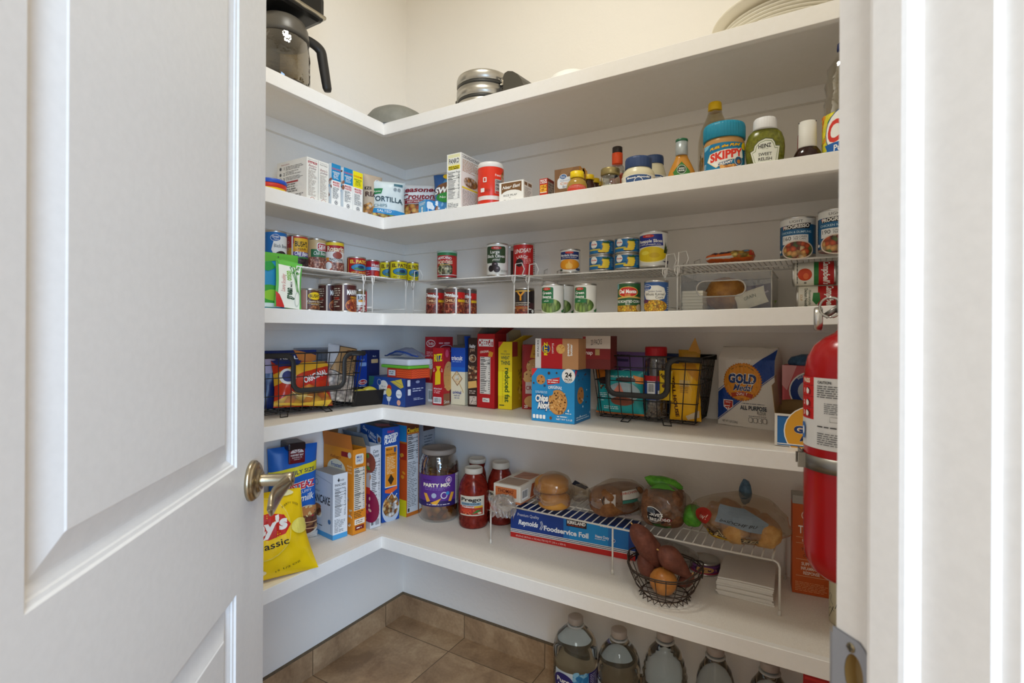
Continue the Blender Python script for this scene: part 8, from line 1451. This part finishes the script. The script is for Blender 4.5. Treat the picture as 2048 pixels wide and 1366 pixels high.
# stack of paper envelopes / napkins
Pn = at_z(1433, 1188, S1(-.2)); Qn = at_z(1546, 1214, S1(-.2)); Wn = (Qn - Pn).length; rn_ = math.atan2(Qn.y - Pn.y, Qn.x - Pn.x)
mid = (Pn + Qn) / 2; un_ = Vector((-math.sin(rn_), math.cos(rn_), 0)); rnd0 = random.Random(5)
nn = 11; th = .0046
for i in range(nn):
    m = MB(); dx, dy = rnd0.uniform(-.0025, .0025), rnd0.uniform(-.003, .003); a = rnd0.uniform(-.012, .012)
    if i == 0: dx, a = .004, -.03
    k = .0007 * i * (1 + .2 * math.sin(i))
    def top(a_, b_, lo=0): return ((a_ - .5) * Wn, b_ * .17, lo + .0 + .0018 * i / nn * math.sin(PI * a_))
    m.surf(lambda a_, b_: top(a_, b_, th * .93), 8, 3, '#dbd6cd r.75', False); m.surf(lambda a_, b_: top(1 - a_, b_, 0), 8, 3, '#dbd6cd r.75', False)
    m.surf(lambda a_, b_: top(a_, 0, th * .93 * b_), 8, 1, '#e2ded6 r.75', False); m.surf(lambda a_, b_: top(1 - a_, 1, th * .93 * b_), 8, 1, '#dbd6cd r.75', False)
    m.surf(lambda a_, b_: top(0, 1 - a_, th * .93 * b_), 2, 1, '#dbd6cd r.75', False); m.surf(lambda a_, b_: top(1, a_, th * .93 * b_), 2, 1, '#dbd6cd r.75', False)
    p = mid + un_ * dy + Vector((dx, 0, 0))
    m.build('paper_napkin', None, (p.x, p.y, S1(-.2) + i * th + .0003), rn_ + a, label='folded white paper napkin in the pile under the right end of the rack', category='napkin', group='white paper napkins in one pile')
# turmeric box
o = cart('tea_box', 'tall orange turmeric box with a white top behind the fire extinguisher', S1(-.05), (1584, 1184), (1659.6, 1198), None, 'r', 1016, '#c85a1c', D=.055,
  f=[('T', 'QUNOL', .62, .88, .09, '#f0e0d0', {'w': .75}), ('T', 'TURMERIC', .66, .72, .085, '#f4ece4', {'w': 1.0, 'b': .02, 'al': 'c'}), ('R', .1, .63, .95, .635, '#e8b890'), ('T', 'EXTRA STRENGTH', .62, .6, .03, WHT, {'w': .7, 'b': .02}), ('R', .1, .565, .95, .57, '#e8b890'), ('T', 'TURMERIC', .5, .5, .03, '#3a1a0c', {'w': .5, 'b': .01}), ('T', 'COMPLEX', .5, .43, .03, '#3a1a0c', {'w': .4, 'b': .01}), ('T', 'SUPPORTS', .5, .34, .035, '#f4e0d0', {'w': .5, 'b': .02}), ('T', 'INFLAMMATORY', .54, .29, .035, '#f4e0d0', {'w': .6, 'b': .02}), ('T', 'RESPONSE', .52, .24, .035, '#f4e0d0', {'w': .44, 'b': .02}), ('R', .1, .385, .95, .39, '#e8b890'), ('R', .1, .2, .95, .205, '#e8b890'), ('L', .08, .03, .95, .14, 6, '#e8a070')])
m = MB(); m.box(-.047, -.0275, 0, .047, .0275, .024, '#a8a49c r.5', .001); m.build('white_top', o, (0, 0, o.dimensions.z + .0003 if o.dimensions.z > 0 else .26))
# pale bottle at the frame's right edge
x1, y1, r1_ = round_at(1660.5, 1722, y=1.60); b = S1(x1); q = lambda py: z_of(1668, py, x1, y1) - b
jar('syrup_jug', 'cream-labelled bottle with black cap just left of the door frame, below the extinguisher', (x1, y1, b), face_cam(x1, y1), body=[(0, 0), (r1_ * .96, 0), (r1_, .004), (r1_, q(1166)), (r1_ * .9, q(1160)), (r1_ * .6, q(1150)), (0, q(1149))], glass='#cfc6a8 r.4', cap=[(r1_ * .96, q(1168)), (r1_ * .97, q(1166)), (r1_ * .8, q(1152)), (r1_ * .5, q(1146)), (0, q(1146))], capmat='#2a2826 r.4', cat='bottle',
    lab=(r1_, .004, q(1170), 3.0, None, [('S', [(.1, .7), (.14, .78), (.2, .76), (.16, .6), (.24, .5)], .01, '#3a3a36'), ('S', [(.06, .3), (.16, .4), (.28, .34)], .01, '#3a3a36'), ('S', [(.1, .1), (.2, .3), (.26, .46)], .016, '#2a2a28'), ('T', 'Maple', .5, .5, .16, '#3a3a36', {'w': .4, 'sh': .4})]))

# ---------------------------------------------------------------- floor: water bottles and a red box
WAT = clear('water_plastic', '#d8dee0', .03, .5, .9); WB = '#dfe7ea r.02 t1 i1.33'
def water(lab, pl, pr, y, ptop, label=True, rk=1, rot=0, swirl=False, z=0):
    x0, y0, r0 = round_at(pl, pr, y=y); r0 *= rk; mid = (pl + pr) / 2; H = z_of(mid, ptop, x0, y0); t = thing('water_bottle', lab, 'bottle', (x0, y0, .0005), face_cam(x0, y0) + rot, 'clear water bottles on the floor')
    rc = .024; s = H - .022; pr_ = [(0, .002), (r0 * .85, .002), (r0 * .97, .012), (r0, .03), (r0, s * .50), (r0 * .96, s * .53), (r0 * 1.0, s * .57), (r0 * 1.02, s * .66), (r0 * .97, s * .74), (r0 * .82, s * .84), (r0 * .55, s * .92), (rc * 1.15, s * .955), (rc, s * .97), (rc, s)]
    if swirl: pr_ = [(0, .002), (r0 * .85, .002), (r0, .02)] + [(r0 * (1 - .05 * (j % 2) - max(0, j - 15) ** 1.6 * .012), .03 + (s * .93 - .03) * j / 24) for j in range(24)] + [(rc, s * .97), (rc, s)]
    MB().lathe(pr_, WB, 44).build('body', t)
    c = MB(); c.lathe([(rc * 1.02, s - .002), (rc * 1.1, s), (rc * 1.1, H - .002), (rc, H), (0, H)], '#b5aca4 r.4', 44, jit=lambda a, zz: 1 + .015 * math.sin(a * 40)); c.lathe([(rc * 1.25, s * .965), (rc * 1.25, s * .975)], '#c9ccca r.2', 24); c.build('cap', t)
    if label:
        l = MB(); Wd = r0 * 2.6; z0_, z1_ = s * .12, s * .50
        l.art(Art(Wd, z1_ - z0_, ('R', 0, 0, 1, 1, '#c9d4dc'), ('R', .36, 0, .64, 1, '#4a94c4'), ('D', .36, 0, .64, 1, 22, .05, ['#2f78b0', '#8ac0dc']), ('R', .64, 0, .96, 1, '#3a2a6e'), ('L', .67, .5, .92, .95, 8, '#c9c4e0'), ('C', .84, .3, .05, '#dfe0ea'), ('E', .18, .62, .2, .32, '#2f2a6e'), ('T', 'Pure', .18, .7, .14, WHT, {'w': .26, 'b': .03}), ('T', 'Life', .18, .5, .14, WHT, {'w': .2, 'b': .03})), cyl_fn(r0 + .0008, z0_, Wd), cu=.006); l.build('label', t)
    return t
water('clear gallon water bottle with a blue and purple label, leftmost on the floor', 1110.5, 1199, 1.715, 1232, rot=.25)
water('clear gallon water bottle, second from the left on the floor', 1198, 1285.5, 1.70, 1258, rot=-.1, rk=.97)
water('ribbed clear water jug, third from the left, its cap hidden by the shelf', 1286, 1382, 1.70, 1262, label=False, swirl=True, rk=.96)
water('clear water bottle deep in shadow, fourth from the left', 1396, 1474, 1.72, 1291, label=False)
water('clear water bottle deep in shadow, fifth from the left', 1498, 1590, 1.70, 1321, label=False)
c = at_y(1610, 1.50); zt_ = z_of(1612, 1346, c.x, 1.5)
carton('red_box', 'red box standing on the floor under the right end of the lowest shelf', .16, .10, zt_, '#a8161c', Vector((c.x + .08, 1.55, 0.0005)), 0, f=[('R', .02, .97, .98, .985, '#c8302c'), ('T', 'SPARKLING', .5, .6, .08, WHT, {'w': .8, 'b': .03})], t=[('R', 0, 0, 1, 1, '#8a1216')])

# ---------------------------------------------------------------- fire extinguisher on the right return wall
ex, ey, er = .0395, 1.0, .064; t = thing('fire_extinguisher', 'red fire extinguisher strapped to the wall just inside the door frame', 'fire extinguisher', (ex, ey, .913), face_cam(ex, ey) - .25)
RX = '#a80f12 r.22'
MB().lathe([(0, 0), (er * .55, 0), (er * .62, .002), (er * .86, .014), (er * .97, .032), (er, .05), (er, .320), (er * .985, .338), (er * .92, .358), (er * .78, .376), (er * .55, .390), (er * .34, .397), (er * .26, .402), (er * .24, .43), (0, .43)], RX, 56).build('cylinder', t)
vm = MB(); vm.lathe([(.0165, .428), (.0185, .430), (.0185, .452), (.015, .458), (0, .458)], '#8f8c88 r.3 m1', 28); vm.box(-.012, -.02, .45, .012, .02, .478, '#8f8c88 r.35 m1', .004); vm.build('valve', t)
g = MB(); g.lathe([(0, 0), (.018, 0), (.0195, .002), (.0195, .010), (.018, .012), (.0165, .0125), (.0165, .0105), (0, .0105)], '#c9c7c2 r.25 m1', 28); g.lathe([(.0160, .0108), (0, .0109)], '#e6e4de r.4', 28); g.xf(Matrix.Translation((-.036, -.010, .420)) @ Matrix.Rotation(-1.25, 4, 'Z') @ Matrix.Rotation(R90, 4, 'X') @ Matrix.Rotation(.0, 4, 'Y')); g.tube([(-.034, -.006, .424), (-.014, 0, .440)], .005, '#8f8c88 r.35 m1', 10); g.build('pressure_gauge', t)
pn = MB(); pn.tube([(-.020 + .0158 * math.cos(a), -.026, .438 + .0158 * math.sin(a)) for a in [2 * PI * i / 28 for i in range(28)]], .0021, '#b5b0a6 r.25 m1', 8, closed=True); pn.tube([(-.010, -.024, .450), (.010, .0, .462)], .002, '#b5b0a6 r.25 m1', 8); pn.build('pull_ring', t)
lv = MB(); lv.box(-.012, -.012, .478, .012, .095, .483, '#2b2a2a r.4', .002); lv.box(-.012, -.012, .498, .012, .10, .504, '#2b2a2a r.4', .002); lv.box(-.011, -.012, .478, .011, .008, .503, '#2b2a2a r.4', .002); lv.build('squeeze_handle', t)
lb = MB(); z0_, z1_ = .214, .326; Wd = er * 3.4
lb.art(Art(Wd, z1_ - z0_, ('R', 0, 0, 1, 1, '#dad8d4'), ('R', 0, .40, .33, 1, '#c41814'), ('T', 'PASS', .24, .95, .06, '#e8dcc0', {'w': .1, 'b': .04}), ('R', .1, .88, .33, .885, '#5a0a08'), ('R', .1, .72, .33, .725, '#5a0a08'), ('R', .1, .56, .33, .565, '#5a0a08'),
    *[z for k_, yy in enumerate((.80, .63, .48)) for z in (('E', .262, yy, .018, .045, '#e8e4dc'), ('S', [(.262, yy + .05), (.295, yy + .01), (.29, yy - .05)], .008, '#2a1412'), ('T', str(k_ + 1), .215, yy, .06, WHT, BD))], ('L', .365, .72, .80, .90, 6, '#4a4a4a'), ('T', 'CAUTION:', .42, .94, .035, INK, {'w': .1, 'b': .03}), ('L', .42, .50, .78, .66, 6, '#6a6a6a'), ('S', [(.46, .40), (.72, .40), (.72, .47), (.46, .47), (.46, .40)], .002, '#3a3a3a'), ('T', '13455', .56, .435, .04, INK, {'w': .1}), ('L', .37, .3, .6, .34, 1, '#2a2a2a'), ('L', .37, .06, .74, .24, 6, '#5a5a5a'), ('B', .19, .10, .24, .34, '#2a6ab0', .02), ('E', .215, .22, .014, .06, WHT)), cyl_fn(er + .0006, z0_, Wd), cu=.006)
lb.build('label', t)
br = thing('wall_bracket', 'steel strap bracket clamping the fire extinguisher, with a lever latch', 'bracket', (ex, ey, .913), face_cam(ex, ey) - .25)
m = MB(); zs_, ze_ = .178, .201; m.lathe([(er + .0012, zs_), (er + .0024, zs_), (er + .0024, ze_), (er + .0012, ze_)], '#8f8b84 r.35 m1', 56); m.f = [f for f in m.f if len(f) == 4]; m.m = m.m[:len(m.f)]; m.sm = m.sm[:len(m.f)]; m.build('strap', br)
m = MB(); m.box(-.030, 0, -.013, .0, .0022, .013, '#8a8680 r.35 m1', .0006); m.box(.002, -.002, -.010, .010, .006, .010, '#6a6660 r.4 m1', .001); m.box(-.012, -.007, -.009, -.009, .0, .009, '#9c988f r.3 m1', .0008); m.box(.010, -.008, -.012, .013, .004, .012, '#9c988f r.3 m1', .0008)
Ll = Matrix.Rotation(-1.05 , 4, 'Z') @ Matrix.Translation((0, -er - .004, (zs_ + ze_) / 2)); m.xf(Ll); m.build('latch', br)
w_ = MB(); w_.box(XR - .006, ey - .022, .95, XR - .0002, ey + .022, 1.30, '#b5302c r.4', .001); w_.box(ex + er - .004, ey - .015, .99, XR - .005, ey + .015, 1.02, '#8f8b84 r.35 m1'); o = w_.build('back_plate', br); o.matrix_parent_inverse = br.matrix_world.inverted() if False else Matrix.Translation((0, 0, 0))
o.matrix_world = Matrix.Identity(4)
o.matrix_parent_inverse = (Matrix.Translation(br.location) @ Matrix.Rotation(br.rotation_euler.z, 4, 'Z')).inverted()
